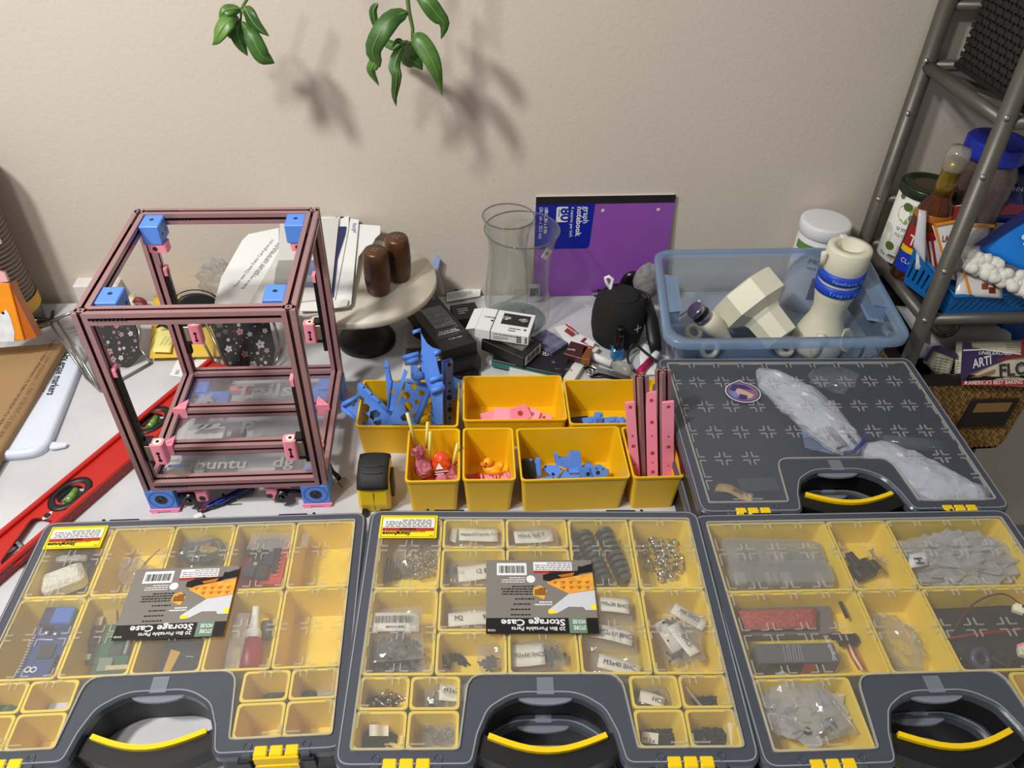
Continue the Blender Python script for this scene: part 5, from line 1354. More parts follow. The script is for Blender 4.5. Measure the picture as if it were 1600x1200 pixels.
MB().blob(Yp(1012, 440, 1.135), (.026, .018, .036), 12, .12, 3, 16, 10).build('grey_pouch', mat('grey_felt', (150, 148, 148), .9, c2=(116, 114, 114), vs=90, bump=.4, bs=300), label='grey felt pouch between the notebook and the blue tub', cat='pouch')
MB().blob(Yp(987, 446, 1.15), (.022, .010, .030), 14, .05, 1, 18, 12).build('black_disc', BLACKG, label='black rounded disc leaning behind the speaker', cat='disc')
MB().tube([Zp(912, 540 - 65, .001), Zp(922, 479, .001)], .0008, 5).build('toothpick', WHITE, label='tiny white stick on the table left of the speaker', cat='stick')
# ------------------------------------------------------------------ nail polish, tubes, clippers
p = Zp(963, 560, 0)
t = thing('nail_polish', 'blue nail polish bottle with a tall black cap', 'bottle', tuple(p), .15)
MB().prism(rr(.020, .016, .004, 3), .0, .024, ch=.003).build('glass_bottle', mat('blue_polish', (60, 140, 190), .15, c2=(40, 110, 170), vs=60), t)
MB().lathe([(.0085, .024), (.0080, .030), (.0068, .062), (.0055, .0635), (0, .0635)], 20, c1=False).build('cap', BLACKG, t)
Face(t, (-.004, -.0085, .050), (1, 0, 0), (0, .1, 1)).text(0, 0, .005, '019', INKG, 2)
a, b_ = Zp(925, 556, .011), Zp(990, 582, .011)
t = thing('clear_polish', 'clear bottle with a white cap lying on its side', 'bottle', M=axis_T(a, b_ - a))
MB().lathe([(0, 0), (.0062, 0), (.0066, .002), (.0072, .036), (0, .036)], 18, c0=False, c1=False).build('cap', WHITE, t)
MB().lathe([(.004, .036), (.006, .040), (.0105, .044), (.0105, .068), (.009, .071), (0, .071)], 18, c1=False).build('glass_bottle', clear('bottle_glass', (225, 225, 220), .2, .05, (225, 222, 215), edge=.5), t)
a, b_ = Zp(1006, 570, .010), Zp(1011, 535, .016)
t = thing('white_tube', 'crumpled white tube with a small eye print', 'tube', M=axis_T(a, b_ - a))
MB().blob((0, 0, .022), (.0095, .006, .028), 3, .18, 3, 14, 10).build('tube', WHITE, t)
Face(t, (-.004, -.007, .006), (1, 0, 0), (0, 0, 1)).poly(circ(.003, 10), INKG).poly(circ(.0022, 10), WHITE, 2).poly(circ(.001, 8), INK, 3).done('eye_print')
a, b_ = Zp(999, 582, .010), Zp(1027, 552, .016)
t = thing('lip_gloss', 'pink lip gloss tube with a white cap', 'tube', M=axis_T(a, b_ - a))
L_ = (b_ - a).length
MB().lathe([(0, 0), (.006, 0), (.0065, .002), (.0065, L_*.60), (0, L_*.60)], 16, c0=False, c1=False).build('tube', mat('gloss_pink', (190, 30, 88), .2), t)
MB().lathe([(.0045, L_*.60), (.0062, L_*.64), (.0062, L_*.98), (.005, L_), (0, L_)], 16, c1=False).build('cap', WHITE, t)
MB().blob(Zp(1021, 546, .011), (.009, .009, .010), 1, 0).build('blue_ball', mat('bright_blue', (18, 120, 220), .3), label='bright blue ball behind the lip gloss cap', cat='ball')
pillow(MB(), [Zp(1002, 586, .004), Zp(1030, 586, .004), Zp(1030, 565, .006), Zp(1008, 562, .006)], .010, 7, 4, .003).build('white_sachet', WHITE, label='small crumpled white sachet beneath the lip gloss', cat='sachet')
for k, (a, b_, c_, l) in enumerate((((914, 570), (935, 576), (984, 590), 'steel nail clipper lying left among the nail tools'), ((922, 584), (945, 582), (982, 592), 'longer steel nail clipper in front of the first'))):
    A, B, C2 = Zp(*a, .006), Zp(*b_, .007), Zp(*c_, .005)
    t = thing('nail_clipper', l, 'nail clipper', tuple(A))
    MB().tube([(0, 0, 0), (B - A)*.5 + Vector((0, .004, .002)), B - A, C2 - A], [.0035, .0055, .004, .003], 8, flat=.4).build('lever', STEEL, t)
    MB().tube([(0, -.002, -.003), (B - A) + Vector((0, -.003, -.003)), (C2 - A) + Vector((0, -.001, -.003))], [.004, .005, .003], 8, flat=.35).build('blade', STEELD, t)
    MB().lathe([(.004, -.001), (.0075, -.001), (.0075, .001), (.004, .001), (.004, -.001)], 18, TR((0, 0, .004), .3), c0=False, c1=False).build('ring', STEEL, t)
cable('thin steel chain wire beside the white tray', [Zp(868, 576, .018), Zp(880, 577, .017), Zp(893, 578, .014), Zp(872, 590, .004)], .0006, STEEL, 'wire')
# ------------------------------------------------------------------ blue see-through tub
TUB = clear('blue_tub_plastic', (222, 230, 240), .20, .22, (150, 172, 202), bump=.1, bs=14, edge=.34)
TUBR = clear('blue_tub_rim', (205, 218, 234), .48, .22, (150, 178, 212), edge=.62)
zr = .135
K = [Vector((.2993, .856)), Vector((.665, .850)), Vector((.699, 1.112)), Vector((.337, 1.112))]
def quad_out(ins, r):
    return rnd(offs([tuple(k) for k in K], ins), r, 6)
t = thing('storage_tub', 'translucent blue plastic tub holding cream printed models', 'tub')
def qz(o, z): return [(p[0], p[1], z) for p in o]
L_ = [qz(quad_out(.040, .02), .002), qz(quad_out(.036, .024), .006), qz(quad_out(.024, .030), .085), qz(quad_out(.0205, .030), .087), qz(quad_out(.014, .032), zr - .010)]
MB().loft(L_, c0=False, c1=False, smooth=True).build('wall', TUB, t)
MB().prism(quad_out(.040, .02), .001, .003).build('floor_panel', TUB, t)
MB().loft([qz(quad_out(.0005, .036), zr - .012), qz(quad_out(0, .036), zr - .001), qz(quad_out(.002, .036), zr), qz(quad_out(.012, .033), zr), qz(quad_out(.014, .032), zr - .010)], c0=False, c1=False, smooth=True).build('rim', TUBR, t)
for s_ in (0, 1):   # handle tabs at both ends
    a = K[0 if s_ == 0 else 1]; b = K[3 if s_ == 0 else 2]; d = (b - a).normalized(); n_ = Vector((d.y, -d.x))*(1 if s_ else -1); n_ = -n_
    m = a.lerp(b, .52)
    o = [m + d*k + n_*j for k, j in ((-.05, .010), (.05, .010), (.045, .030), (-.045, .030))]
    MB().prism([tuple(p) for p in (o if s_ == 0 else o[::-1])], zr - .030, zr - .002, ch=.003).build('handle_tab', TUBR, t)
for k in (.16, .84):
    p = K[0].lerp(K[1], k); MB().box((p.x + .0, p.y + .021, .092), (.004, .003, .06)).build('rib', TUBR, t)
    p = K[1].lerp(K[2], k); MB().box((p.x - .020, p.y, .075), (.003, .004, .09)).build('rib', TUBR, t)
# cream printed models in the tub
tp_ = Vector((.612, 1.004, .004))
t = thing('printed_trophy', 'cream printed goblet model wearing two blue wristbands, standing in the tub', 'printed model', tuple(tp_), .1)
mb = MB(); mb.lathe([(.040, 0), (.043, .010), (.042, .028), (.036, .048), (.0285, .068), (.026, .088), (.030, .110), (.0335, .125), (.0335, .168), (.0345, .170), (.0345, .203), (.033, .206), (.021, .207), (.0205, .160), (0, .158)], 48, c1=False)
mb.build('body', CREAM, t); t.scale = (.97, .97, .955)
for z in (.126, .1485):
    r_ = MB().lathe([(.0332, z), (.0362, z + .001), (.0362, z + .0165), (.0332, z + .0175)], 40, c0=False, c1=False).build('wristband', mat('wristband_blue', (22, 74, 200), .45), t)
    tx = 'Nowhere Cafe' if z > .13 else 'Tropic Sonic'
    for i, chh in enumerate(tx):
        a = -2.35 + i*.158; F = Face(r_, (.0363*math.cos(a), .0363*math.sin(a), z + .005), (-math.sin(a), math.cos(a), 0), (0, 0, 1)); F.text(0, 0, .0095, chh, mat('pale_blue_text', (150, 180, 235), .5), .5, align='CENTER')
MB().cyl((-.034, .006, .165), (-.046, -.004, .200), .0042, 12).build('spout', CREAM, t)
MB().blob((-.024, -.034, .030), (.008, .010, .022), 2, .05).cyl((-.024, -.040, .046), (-.018, -.030, .050), .009, 14).build('pump', CREAM, t)
MB().lathe([(.008, .0), (.018, .001), (.021, .010), (.019, .011), (.008, .004)], 24, TR((.030, -.020, .030), 1.15, 0, .6), c0=False, c1=False).build('round_boss', CREAM, t)
MB().box((.004, .030, .204), (.012, .012, .008), ch=.002).build('lug', CREAM, t)
# stepped octagonal funnel lying on its side
d = (Zp(1155, 480, .06) - Zp(1215, 530, .02)).normalized()
fp = Zp(1203, 506, .056)
t = thing('printed_funnel', 'large cream octagonal printed funnel lying in the middle of the tub', 'printed model', M=axis_T(fp, (-.45, .60, .38)))
MB().lathe([(.030, -.03), (.032, .014), (.036, .022), (.052, .030), (.060, .034), (.060, .072), (.054, .075), (.048, .062), (.0, .060)], 8, T=E3(0, 0, .3), smooth=False).build('body', CREAM, t)
a, b_ = Zp(1100, 496, .075), Zp(1150, 540, .018)
t = thing('printed_cone', 'cream cone with a threaded silver collar lying left in the tub', 'printed model', M=axis_T(a, b_ - a))
MB().lathe([(.012, 0), (.0165, .004), (.0185, .014), (.017, .026), (.012, .045), (.006, .066), (.004, .072), (0, .073)], 28, c1=False).build('cone', CREAM, t)
mb = MB().lathe([(.0135, -.026), (.0140, -.024), (.0140, -.016), (.0125, -.015), (.0125, -.009), (.0152, -.008), (.0152, .003), (.013, .004)], 28, c1=False); mb.mi = [(1 if 28*3 <= i < 28*5 else 0) for i in range(len(mb.f))]
mb.build('collar', [mat('silver_collar', (176, 170, 182), .25, .9), BLACKG], t)
MB().tube([Zp(1062, 494, .06), Zp(1085, 478, .08), Zp(1093, 470, .095)], .0018, 6, ).build('white_strip', WHITE, label='thin white strip standing behind the silver collar in the tub', cat='strip')
for px, z, r, l, tilt in (((1083, 520), .030, .015, 'cream printed ring lying in the tub\'s left front corner', .5), ((1108, 545), .016, .017, 'cream perforated disc at the bottom of the tub, seen through its front', 1.1), ((1225, 545), .014, .016, 'cream printed knob seen through the tub\'s front below the goblet', .3), ((1265, 548), .012, .012, 'small cream printed bit right of the knob in the tub', .9), ((1390, 515), .016, .014, 'cream printed bit alone in the tub\'s right end', .4)):
    mb = MB().lathe([(r*.55, -.004), (r, -.004), (r, .005), (r*.55, .005), (r*.55, -.004)], 24, c0=False, c1=False)
    mb.build('printed_ring', CREAM, M=Matrix.Translation(Zp(*px, z)) @ E3(tilt, .2, 0), label=l, cat='printed model', group='small printed pieces in the tub')
MB().box((0, 0, 0), (.045, .012, .012), ch=.002).build('printed_block', CREAM, M=Matrix.Translation(Zp(1225, 532, .02)), label='cream printed block in front of the octagonal funnel', cat='printed model')
# ------------------------------------------------------------------ white lidded powder jar behind the tub
t = thing('powder_jar', 'round white lidded powder jar with a green label behind the tub', 'jar', (.640, 1.147, 0), .0)
MB().lathe([(.038, 0), (.040, .003), (.040, .135), (.037, .142), (.037, .146)], 40, c1=False).build('jar', WHITE, t)
MB().lathe([(.0405, .1445), (.0425, .146), (.0425, .164), (.041, .1665), (.036, .1672), (0, .1665)], 48, c1=False).build('lid', mat('white_lid', (228, 230, 232), .4), t)
r_ = .0405
def cyl_label(par, r, a0, a1, z0, z1, m, nm='label'):
    n = 14; return MB().grid([[(r*math.cos(a0 + (a1-a0)*i/n), r*math.sin(a0 + (a1-a0)*i/n), z) for z in (z0, z1)] for i in range(n+1)]).build(nm, m, par)
cyl_label(t, .0403, -PI, 0, .012, .133, WHITE, 'paper_label'); g = cyl_label(t, .0406, -PI, 0, .118, .133, mat('leaf_green', (96, 140, 62), .5), 'green_band')
cyl_label(t, .0406, -1.9, -1.2, .030, .075, mat('maroon_spot', (126, 84, 96), .5), 'picture_spot')
def cyl_text(par, r, a, z, s, tx, m, sx=.9, bold=0, da=None):
    k = .62*s*sx/r if da is None else da
    for i, chh in enumerate(tx):
        if chh == ' ': continue
        q = a + i*k
        Face(par, (r*math.cos(q), r*math.sin(q), z), (-math.sin(q), math.cos(q), 0), (0, 0, 1)).text(0, 0, s, chh, m, .5, 'CENTER', sx, bold)
cyl_text(g, .0408, -2.05, .120, .010, 'VEGAN', WINK); cyl_text(g, .0408, -2.2, .101, .013, 'PROTEIN', mat('sage_ink', (96, 120, 108), .6), bold=.01); cyl_text(g, .0408, -2.2, .090, .007, 'MADE SIMPLE', mat('sage_ink', (96, 120, 108), .6))
# ------------------------------------------------------------------ metal shelf rack
RACK = mat('grey_hammered_metal', (98, 94, 86), .42, .35, var=.1, vs=60)
XS = .732
t = thing('shelf_rack', 'grey tubular metal shelf rack by the wall at the right', 'shelf', (XS, 1.05, 0))
rel = Vector((XS, 1.05, 0))
def rk(name, p0, p1, r, par=t): return MB().cyl(Vector(p0) - rel, Vector(p1) - rel, r, 14).build(name, RACK, par)
fT, fM = Xp(1606, 104, XS), Xp(1424, 552, XS); dv = (fT - fM)
fB = fM - dv*((fM.z + .745)/dv.z); fTop = fM + dv*((.62 - fM.z)/dv.z)
rk('post', fB, fTop, .0125)
rT, rM = Xp(1482, 0, XS), Xp(1360, 352, XS); dv2 = rT - rM
rB = rM - dv2*((rM.z + .745)/dv2.z); rTop = rM + dv2*((.62 - rM.z)/dv2.z)
rk('post', rB, rTop, .0125)
for p in (fB, rB): rk('post', p + Vector((.40, 0, 0)), p + Vector((.40, 0, 1.35)), .0125)
def postx(z, B_, T_): return B_ + (T_ - B_)*((z - B_.z)/(T_.z - B_.z))
for z in (.415, .110, -.205):
    f_, r_ = postx(z, fB, fTop), postx(z, rB, rTop)
    rk('rail', f_, r_, .0095); rk('rail', f_, f_ + Vector((.40 if z > 0 else .18, 0, 0)), .0095); rk('rail', r_, r_ + Vector((.40, 0, 0)), .0085)
    rk('rail', f_ + Vector((.40, 0, 0)), r_ + Vector((.40, 0, 0)), .0095)
    if z != .415:
        c_ = (f_ + r_)/2 + Vector((.2 if z > 0 else .105, 0, -.003)) - rel
        MB().box(tuple(c_), (.385 if z > 0 else .2, (r_ - f_).length - .02, .003)).build('shelf_board', mat('dark_shelf_board', (58, 55, 52), .5, .3), t)
    if z > 0:
        rk('guard_rail', postx(z + .085, rB, rTop), postx(z + .085, rB, rTop) + Vector((.40, 0, 0)), .0075)
for z in (.425, .345, .115, .20):
    for B_, T_ in ((fB, fTop), (rB, rTop)):
        p = postx(z, B_, T_) - rel; MB().blob(tuple(p + Vector((-.008, -.0095, 0))), (.0042, .0042, .0042), 1, 0, 1, 10, 7).build('bolt_cap', mat('chrome', (200, 200, 200), .2, .9), t)
for z in (.415, .110):   # second inner wire under the top tier
    a, b_ = postx(z - .012, fB, fTop), postx(z - .012, rB, rTop)
    rk('brace', b_ + Vector((.03, -.01, -.0)), a + Vector((.16, .02, -.01)), .006)
BTOP = .115
# black woven basket on the top tier
t = thing('woven_basket', 'black woven basket on the top tier of the rack', 'basket', (.757, .935, .426))
BKW = mat('black_weave', (32, 31, 31), .5)
mb = MB().box((.14, .10, .002), (.28, .20, .004))
for x in (.002, .278): mb.box((x, .10, .10), (.002, .19, .20))
for y in (.002, .198): mb.box((.14, y, .10), (.276, .002, .20))
mb.build('lining', mat('basket_lining', (20, 20, 20), .8), t)
mb = MB()
for zi in range(20):
    for k in range(21):
        y = .005 + k*.0095; z = .010 + zi*.0100
        mb.box((-.0006 - .0009*((k + zi) % 2), y, z), (.0022, .0090, .0072), rx=.25*(1 - 2*(zi % 2)))
    for k in range(28): mb.box((.006 + k*.0100, -.0006 - .0009*((k + zi) % 2), .010 + zi*.0100), (.0090, .0022, .0072))
mb.build('weave', BKW, t, kind='stuff')
mb = MB()
for x, y, w, d in ((.14, -.001, .286, .007), (.14, .201, .286, .007), (-.001, .10, .007, .20), (.281, .10, .007, .20)): mb.box((x, y, .208), (w, d, .012), ch=.002); mb.box((x, y, .003), (w, d, .006))
mb.build('rim', BKW, t)
# ------------------------------------------------------------------ things on the middle tier
CW = mat('can_white', (232, 232, 226), .4, var=.02)
t = thing('tea_canister', 'white and green tea canister with a dark green lid on the rack', 'canister', (.774, 1.112, BTOP), -.15)
t.scale = (1.16, 1.16, 1.0)
MB().lathe([(.034, 0), (.0355, .003), (.0355, .122)], 36).build('can', CW, t)
MB().lathe([(.0365, .119), (.0372, .121), (.0372, .133), (.0355, .1355), (.031, .1355), (.030, .1335), (0, .1335)], 40, c1=False).build('lid', mat('dark_green_tin', (38, 52, 32), .3, .3), t)
MB().lathe([(.020, .1336), (.0, .1341)], 30, c0=False, c1=False).build('lid_print', mat('bronze_print', (70, 56, 34), .4), t)
GR1 = mat('leaf_print', (150, 186, 104), .5); GR2 = mat('dark_leaf_print', (84, 108, 48), .5)
cn = t.children[0]
def dotc(par, r, a, z, rad, m, h=0, sq=1):
    n = 14; P = []
    mb = MB(); vs = [(r*math.cos(a), r*math.sin(a), z)]
    for i in range(n):
        q = 2*PI*i/n; aa = a + rad*math.cos(q)/r; vs.append((r*math.cos(aa), r*math.sin(aa), z + rad*sq*math.sin(q)))
    mb.add(vs, [(0, i + 1, (i+1) % n + 1) for i in range(n)])
    return mb.build('print', m, par)
a0 = -2.42
dotc(cn, .0357, a0 + .15, .092, .020, GR1, sq=.9); dotc(cn, .0359, a0 + .42, .088, .013, CW); dotc(cn, .0361, a0 + .42, .088, .0105, GR2); dotc(cn, .0361, a0 - .05, .104, .007, GR2); dotc(cn, .0359, a0 - .45, .116, .005, mat('brown_leaf', (110, 92, 60), .5)); dotc(cn, .0358, a0 - .20, .030, .0075, GR2); dotc(cn, .0357, a0 - .6, .045, .012, mat('pale_leaf', (214, 222, 196), .5), sq=1.6)
dotc(cn, .0357, a0 + .5, .045, .010, mat('pale_leaf2', (196, 214, 168), .5), sq=.6)
cyl_text(cn, .0358, a0 - .12, .062, .012, 'u\u00b7matcha', mat('grey_green_ink', (84, 84, 80), .6), da=.135); cyl_text(cn, .0358, a0 - .12, .051, .012, 'natural', mat('pale_green_ink', (160, 175, 140), .6), da=.135)
cyl_text(cn, .0358, a0 - .50, .010, .008, 'The Republic of Tea', mat('grey_green_ink', (84, 84, 80), .6), da=.10)
for k in range(4):
    s_ = cyl_label(cn, .0358, a0 + .12, a0 + .12 + (.5, .62, .55, .4)[k], .034 - k*.0042, .0352 - k*.0042, INKG, 'print_line')
cyl_label(cn, .0358, a0 - .1, a0 + .8, .0135, .0165, mat('olive_print', (88, 92, 62), .5), 'print_line')
# syrup bottle
AMB = mat('amber_syrup', (96, 48, 14), .12, c2=(70, 30, 10), vs=30)
t = thing('syrup_bottle', 'amber syrup bottle with a gold foil neck and red, yellow and blue label', 'bottle', (.755, 1.048, BTOP), .2)
MB().lathe([(.026, 0), (.029, .004), (.029, .098), (.0285, .112), (.023, .132), (.015, .146), (.0125, .160), (.0125, .170)], 32, c1=False).build('glass', AMB, t)
MB().lathe([(.0285, .1125), (.026, .122), (.0255, .1225)], 32, c0=False, c1=False).build('syrup_line', mat('amber_glow', (170, 98, 30), .12), t)
GOLD = mat('gold_foil', (170, 138, 56), .32, .75, bump=.3, bs=120)
MB().lathe([(.0150, .150), (.0145, .170), (.0135, .186), (.0150, .188), (.0150, .196), (.0138, .198), (.0132, .206), (0, .206)], 28, c1=False).build('foil', GOLD, t)
MB().lathe([(.0150, .190), (.0165, .196), (.0170, .214), (.0140, .224), (0, .226)], 28, c0=False, c1=False).build('clear_cap', clear('cap_clear', (230, 228, 220), .25, .1, (220, 216, 205), edge=.5), t)
lb = cyl_label(t, .0293, -PI - .3, .3, .020, .098, mat('label_blue_deep', (22, 54, 180), .4), 'label')
cyl_label(lb, .0295, -PI - .3, .3, .062, .098, mat('label_red_deep', (160, 28, 28), .4), 'red_field'); cyl_label(lb, .0297, -PI - .3, .3, .053, .063, mat('label_yellow_deep', (238, 200, 20), .4), 'yellow_field')
cyl_text(lb, .0299, -2.86, .068, .024, 'Torani', WINK, da=.28, bold=.01); cyl_text(lb, .0298, -2.98, .036, .011, 'CLASSIC', WINK, da=.22); cyl_label(lb, .0299, -2.2, -1.6, .048, .066, mat('label_gold', (190, 150, 60), .4), 'caramel_picture')
dotc(t, .0150, -2.0, .168, .007, mat('dark_gold', (120, 92, 40), .4)); dotc(t, .0152, -2.0, .168, .0055, GOLD)
# jar with a blue screw lid
t = thing('plastic_jar', 'clear plastic jar of brown powder with a wide blue lid, behind the bottle', 'jar', (.845, 1.095, BTOP), 0)
MB().lathe([(.045, 0), (.047, .004), (.047, .165), (.040, .180), (.040, .190)], 32).build('jar', clear('jar_smoke', (205, 190, 185), .45, .15, (140, 116, 112)), t)
MB().lathe([(.0, .004), (.044, .005), (.044, .11), (0, .11)], 28, c0=False, c1=False).build('powder', mat('brown_powder', (120, 92, 80), .9), t)
lid = MB().lathe([(.044, .188), (.046, .190), (.046, .214), (.043, .217), (0, .217)], 24, c1=False, smooth=False); lid.build('lid', mat('blue_lid', (26, 48, 170), .4), t)
# dark blue packets behind
def pouch(label, P, px, th, m, nm='pouch', cat='pouch', n=8, seed=1, amp=.003):
    q = [P.w(*p) for p in px]
    o = MB(); pillow(o, q, th, n, seed, amp); e = o.build(nm, m, label=label, cat=cat)
    return e, Face(e, P.T @ Vector((0, 0, th*.62)), P.a, P.b)
Pn = PX(Yp(1530, 320, 1.075), (-.1, -.8, .45))
NVY = mat('navy_film', (26, 36, 104), .22, bump=.4, bs=40)
e, F = pouch('navy blue pouch with swirl print behind the red bag', Pn, [(1500, 300), (1600, 285), (1605, 350), (1500, 345)], .020, NVY, seed=3)
x, y = Pn.to2(1548, 298); F.text(x, y, .010, 'NESS INN', mat('pale_lilac_ink', (170, 170, 215), .5), 1, bold=.01)
F.poly(circ(.006, 12, *Pn.to2(1549, 308)), mat('choc_print', (70, 40, 44), .4), 1).poly(rnd([Pn.to2(1540, 330), Pn.to2(1570, 318), Pn.to2(1600, 322), Pn.to2(1600, 334), Pn.to2(1560, 336)], .004, 3), mat('wine_print', (120, 36, 60), .35), 1).done('swirl')
Pn2 = PX(Yp(1590, 270, 1.10), (-.2, -.8, .4))
pouch('dark navy pouch standing behind the shelf post at the right edge', Pn2, [(1570, 262), (1610, 250), (1612, 330), (1575, 330)], .02, mat('dark_navy_film', (24, 28, 84), .22), seed=8)
# red and white bag
Pr = PX(Yp(1480, 380, 1.020), (-.12, -.85, .42))
RW = mat('white_red_film', (222, 218, 216), .28, bump=.3, bs=30); RDF = mat('deep_red_film', (150, 30, 30), .3)
e, F = pouch('white bag with a broad red top and red stripes in the blue basket', Pr, [(1436, 330), (1515, 318), (1500, 440), (1430, 420)], .012, RW, seed=4)
F.poly(Pr.o([(1448, 326), (1512, 320), (1511, 342), (1450, 348)]), RDF, 1).poly(Pr.o([(1447, 348), (1451, 348), (1462, 425), (1458, 425)]), RDF, 1).poly(Pr.o([(1441, 350), (1444, 350), (1453, 420), (1450, 420)]), RDF, 1).done('stripes')
pouch('crumpled white foil strip standing left in the blue basket', PX(Yp(1436, 380, 1.005), (-.3, -.85, .4)), [(1436, 327), (1448, 330), (1446, 412), (1427, 385)], .010, mat('silver_white_foil', (206, 206, 210), .25, bump=.5, bs=60), seed=6)
Pl = PX(Yp(1490, 390, .985), (-.1, -.82, .5))
OF = mat('orange_trim', (226, 140, 30), .4)
e, F = pouch('white packet with an orange border lettered LAND O', Pl, [(1456, 352), (1493, 345), (1505, 425), (1476, 418)], .010, RW, seed=5)
F.poly(Pl.o([(1454, 352), (1458, 351), (1479, 424), (1475, 424)]), OF, 1).poly(Pl.o([(1455, 350), (1493, 343), (1493, 347), (1456, 354)]), OF, 1).poly(Pl.o([(1470, 412), (1476, 408), (1478, 424), (1470, 424)]), RED, 1).poly(circ(.005, 10, *Pl.to2(1488, 388)), INK, 1).done('trim')
x, y = Pl.to2(1468, 378); F.text(x, y, .0135, 'LAND O', mat('brick_ink', (150, 40, 30), .5), 2, bold=.02, sx=.66, rot=.10)
Pl2 = PX(Yp(1530, 370, .980), (-.05, -.82, .5))
e, F = pouch('second white packet with an orange border, behind the rack\'s front post', Pl2, [(1494, 348), (1548, 350), (1540, 400), (1500, 396)], .010, RW, seed=7)
F.poly(Pl2.o([(1492, 349), (1550, 351), (1550, 356), (1492, 354)]), OF, 1).done('trim')
x, y = Pl2.to2(1516, 378); F.text(x, y, .0135, 'O', mat('brick_ink', (150, 40, 30), .5), 2, bold=.02)
Pc_ = PX(Yp(1530, 440, .945), (-.05, -.70, .65))
e, F = pouch('white packet printed with brown caramel squares, low in the basket', Pc_, [(1496, 425), (1566, 436), (1566, 466), (1492, 462)], .010, RW, seed=2)
for (x, y), m in (((1535, 448), mat('caramel', (150, 62, 26), .3)), ((1546, 454), mat('caramel_dark', (110, 40, 20), .3)), ((1553, 446), mat('caramel', (150, 62, 26), .3))): F.rect(Pc_.to2(x, y)[0] - .005, Pc_.to2(x, y)[1] - .005, Pc_.to2(x, y)[0] + .005, Pc_.to2(x, y)[1] + .004, m, 1)
F.poly(Pc_.o([(1500, 425), (1504, 425), (1514, 460), (1510, 462)]), OF, 1).done('print')
# marshmallow bag
Pm = PX(Yp(1570, 400, .955), (-.15, -.72, .68))
SBL = mat('sky_blue_film', (24, 130, 226), .2, bump=.25, bs=35)
t = thing('marshmallow_bag', 'blue topped clear bag of marshmallows lying over the rack basket', 'bag')
mb = MB(); pillow(mb, [Pm.w(*p) for p in [(1516, 384), (1590, 336), (1625, 336), (1615, 430)]], .022, 9, 3, .003); f_ = mb.build('blue_film', SBL, t)
mb = MB(); mb.prism(Pm.o([(1514, 386), (1592, 332), (1600, 332), (1600, 343), (1530, 388)]), .010, .016, T=Pm.T); mb.build('navy_edge', mat('navy_film', (26, 36, 104), .22), t)
FM = Face(f_, Pm.T @ Vector((0, 0, .0135)), Pm.a, Pm.b); x, y = Pm.to2(1591, 388); FM.text(x, y, .024, 'SNO', WINK, 1, rot=.35, bold=.02)
mb = MB(); pillow(mb, [Pm.w(*p) for p in [(1506, 388), (1620, 428), (1620, 466), (1504, 420)]], .026, 9, 3, .002); mb.build('clear_film', BAG, t)
MW = mat('marshmallow', (236, 232, 222), .7)
rg = random.Random(4)
mm = MB().blob((0, 0, 0), (.0092, .0092, .0080), 2, .12, 2, 10, 7).mesh('marshmallow', MW)
for i in range(80):
    u = rg.random(); v = rg.random()
    top_ = (1508 + 100*u, 392 + 42*u); bot = (1508 + 100*u, 418 + 50*u)
    px = (top_[0], top_[1]*(1-v) + bot[1]*v)
    link('marshmallow', mm, t, M=Matrix.Translation(Pm.T @ Vector(Pm.local(*px, rg.uniform(.001, .009)))) @ E3(rg.random()*3, rg.random()*3, 0))
# blue slotted basket
BB = mat('blue_basket_plastic', (16, 104, 176), .35)
t = thing('slotted_basket', 'blue plastic basket with slanted slots on the rack\'s middle tier', 'basket')
def slot_quad(name, q, n, slant, lo=.18, hi=.74, th=.0024):
    """one basket wall between corner points q (bottom left, bottom right, top right, top left) with slanted slots"""
    q = [Vector(p) for p in q]; x = (q[1] - q[0]).normalized(); nrm = x.cross(q[3] - q[0]).normalized(); y = nrm.cross(x)
    T = Matrix.Translation(q[0]) @ Matrix((x, y, nrm)).transposed().to_4x4()
    f2 = lambda p: ((p - q[0]).dot(x), (p - q[0]).dot(y))
    pt = lambda u, v: f2((q[0].lerp(q[1], u)).lerp(q[3].lerp(q[2], u), v))
    holes = []
    for i in range(n):
        u = (i + .35)/n; w = .36/n
        if u + w + slant < .985: holes.append([pt(u, lo), pt(u + w, lo), pt(u + w + slant, hi), pt(u + slant, hi)])
    o = [f2(p) for p in q]
    return MB().holed([o] + holes, -th, 0, T).build(name, BB, t)
s0, s1 = Zp(1411, 441, BTOP + .004), Zp(1477, 491, BTOP + .004); f1 = Vector((1.06, s1.y + .012, s1.z))
up0, up1, uf = s0 + Vector((-.004, .004, .066)), s1 + Vector((-.002, -.004, .036)), f1 + Vector((0, -.004, .036))
slot_quad('side_wall', [s0, s1, up1, up0], 9, .05)
slot_quad('front_wall', [s1, f1, uf, up1], 26, .03)
MB().plate([s0, s1, f1, Vector((1.06, s0.y, s0.z))], .002).build('floor_panel', BB, t)
MB().tube([up0, up1, uf], .0030, 6).build('rim', BB, t)
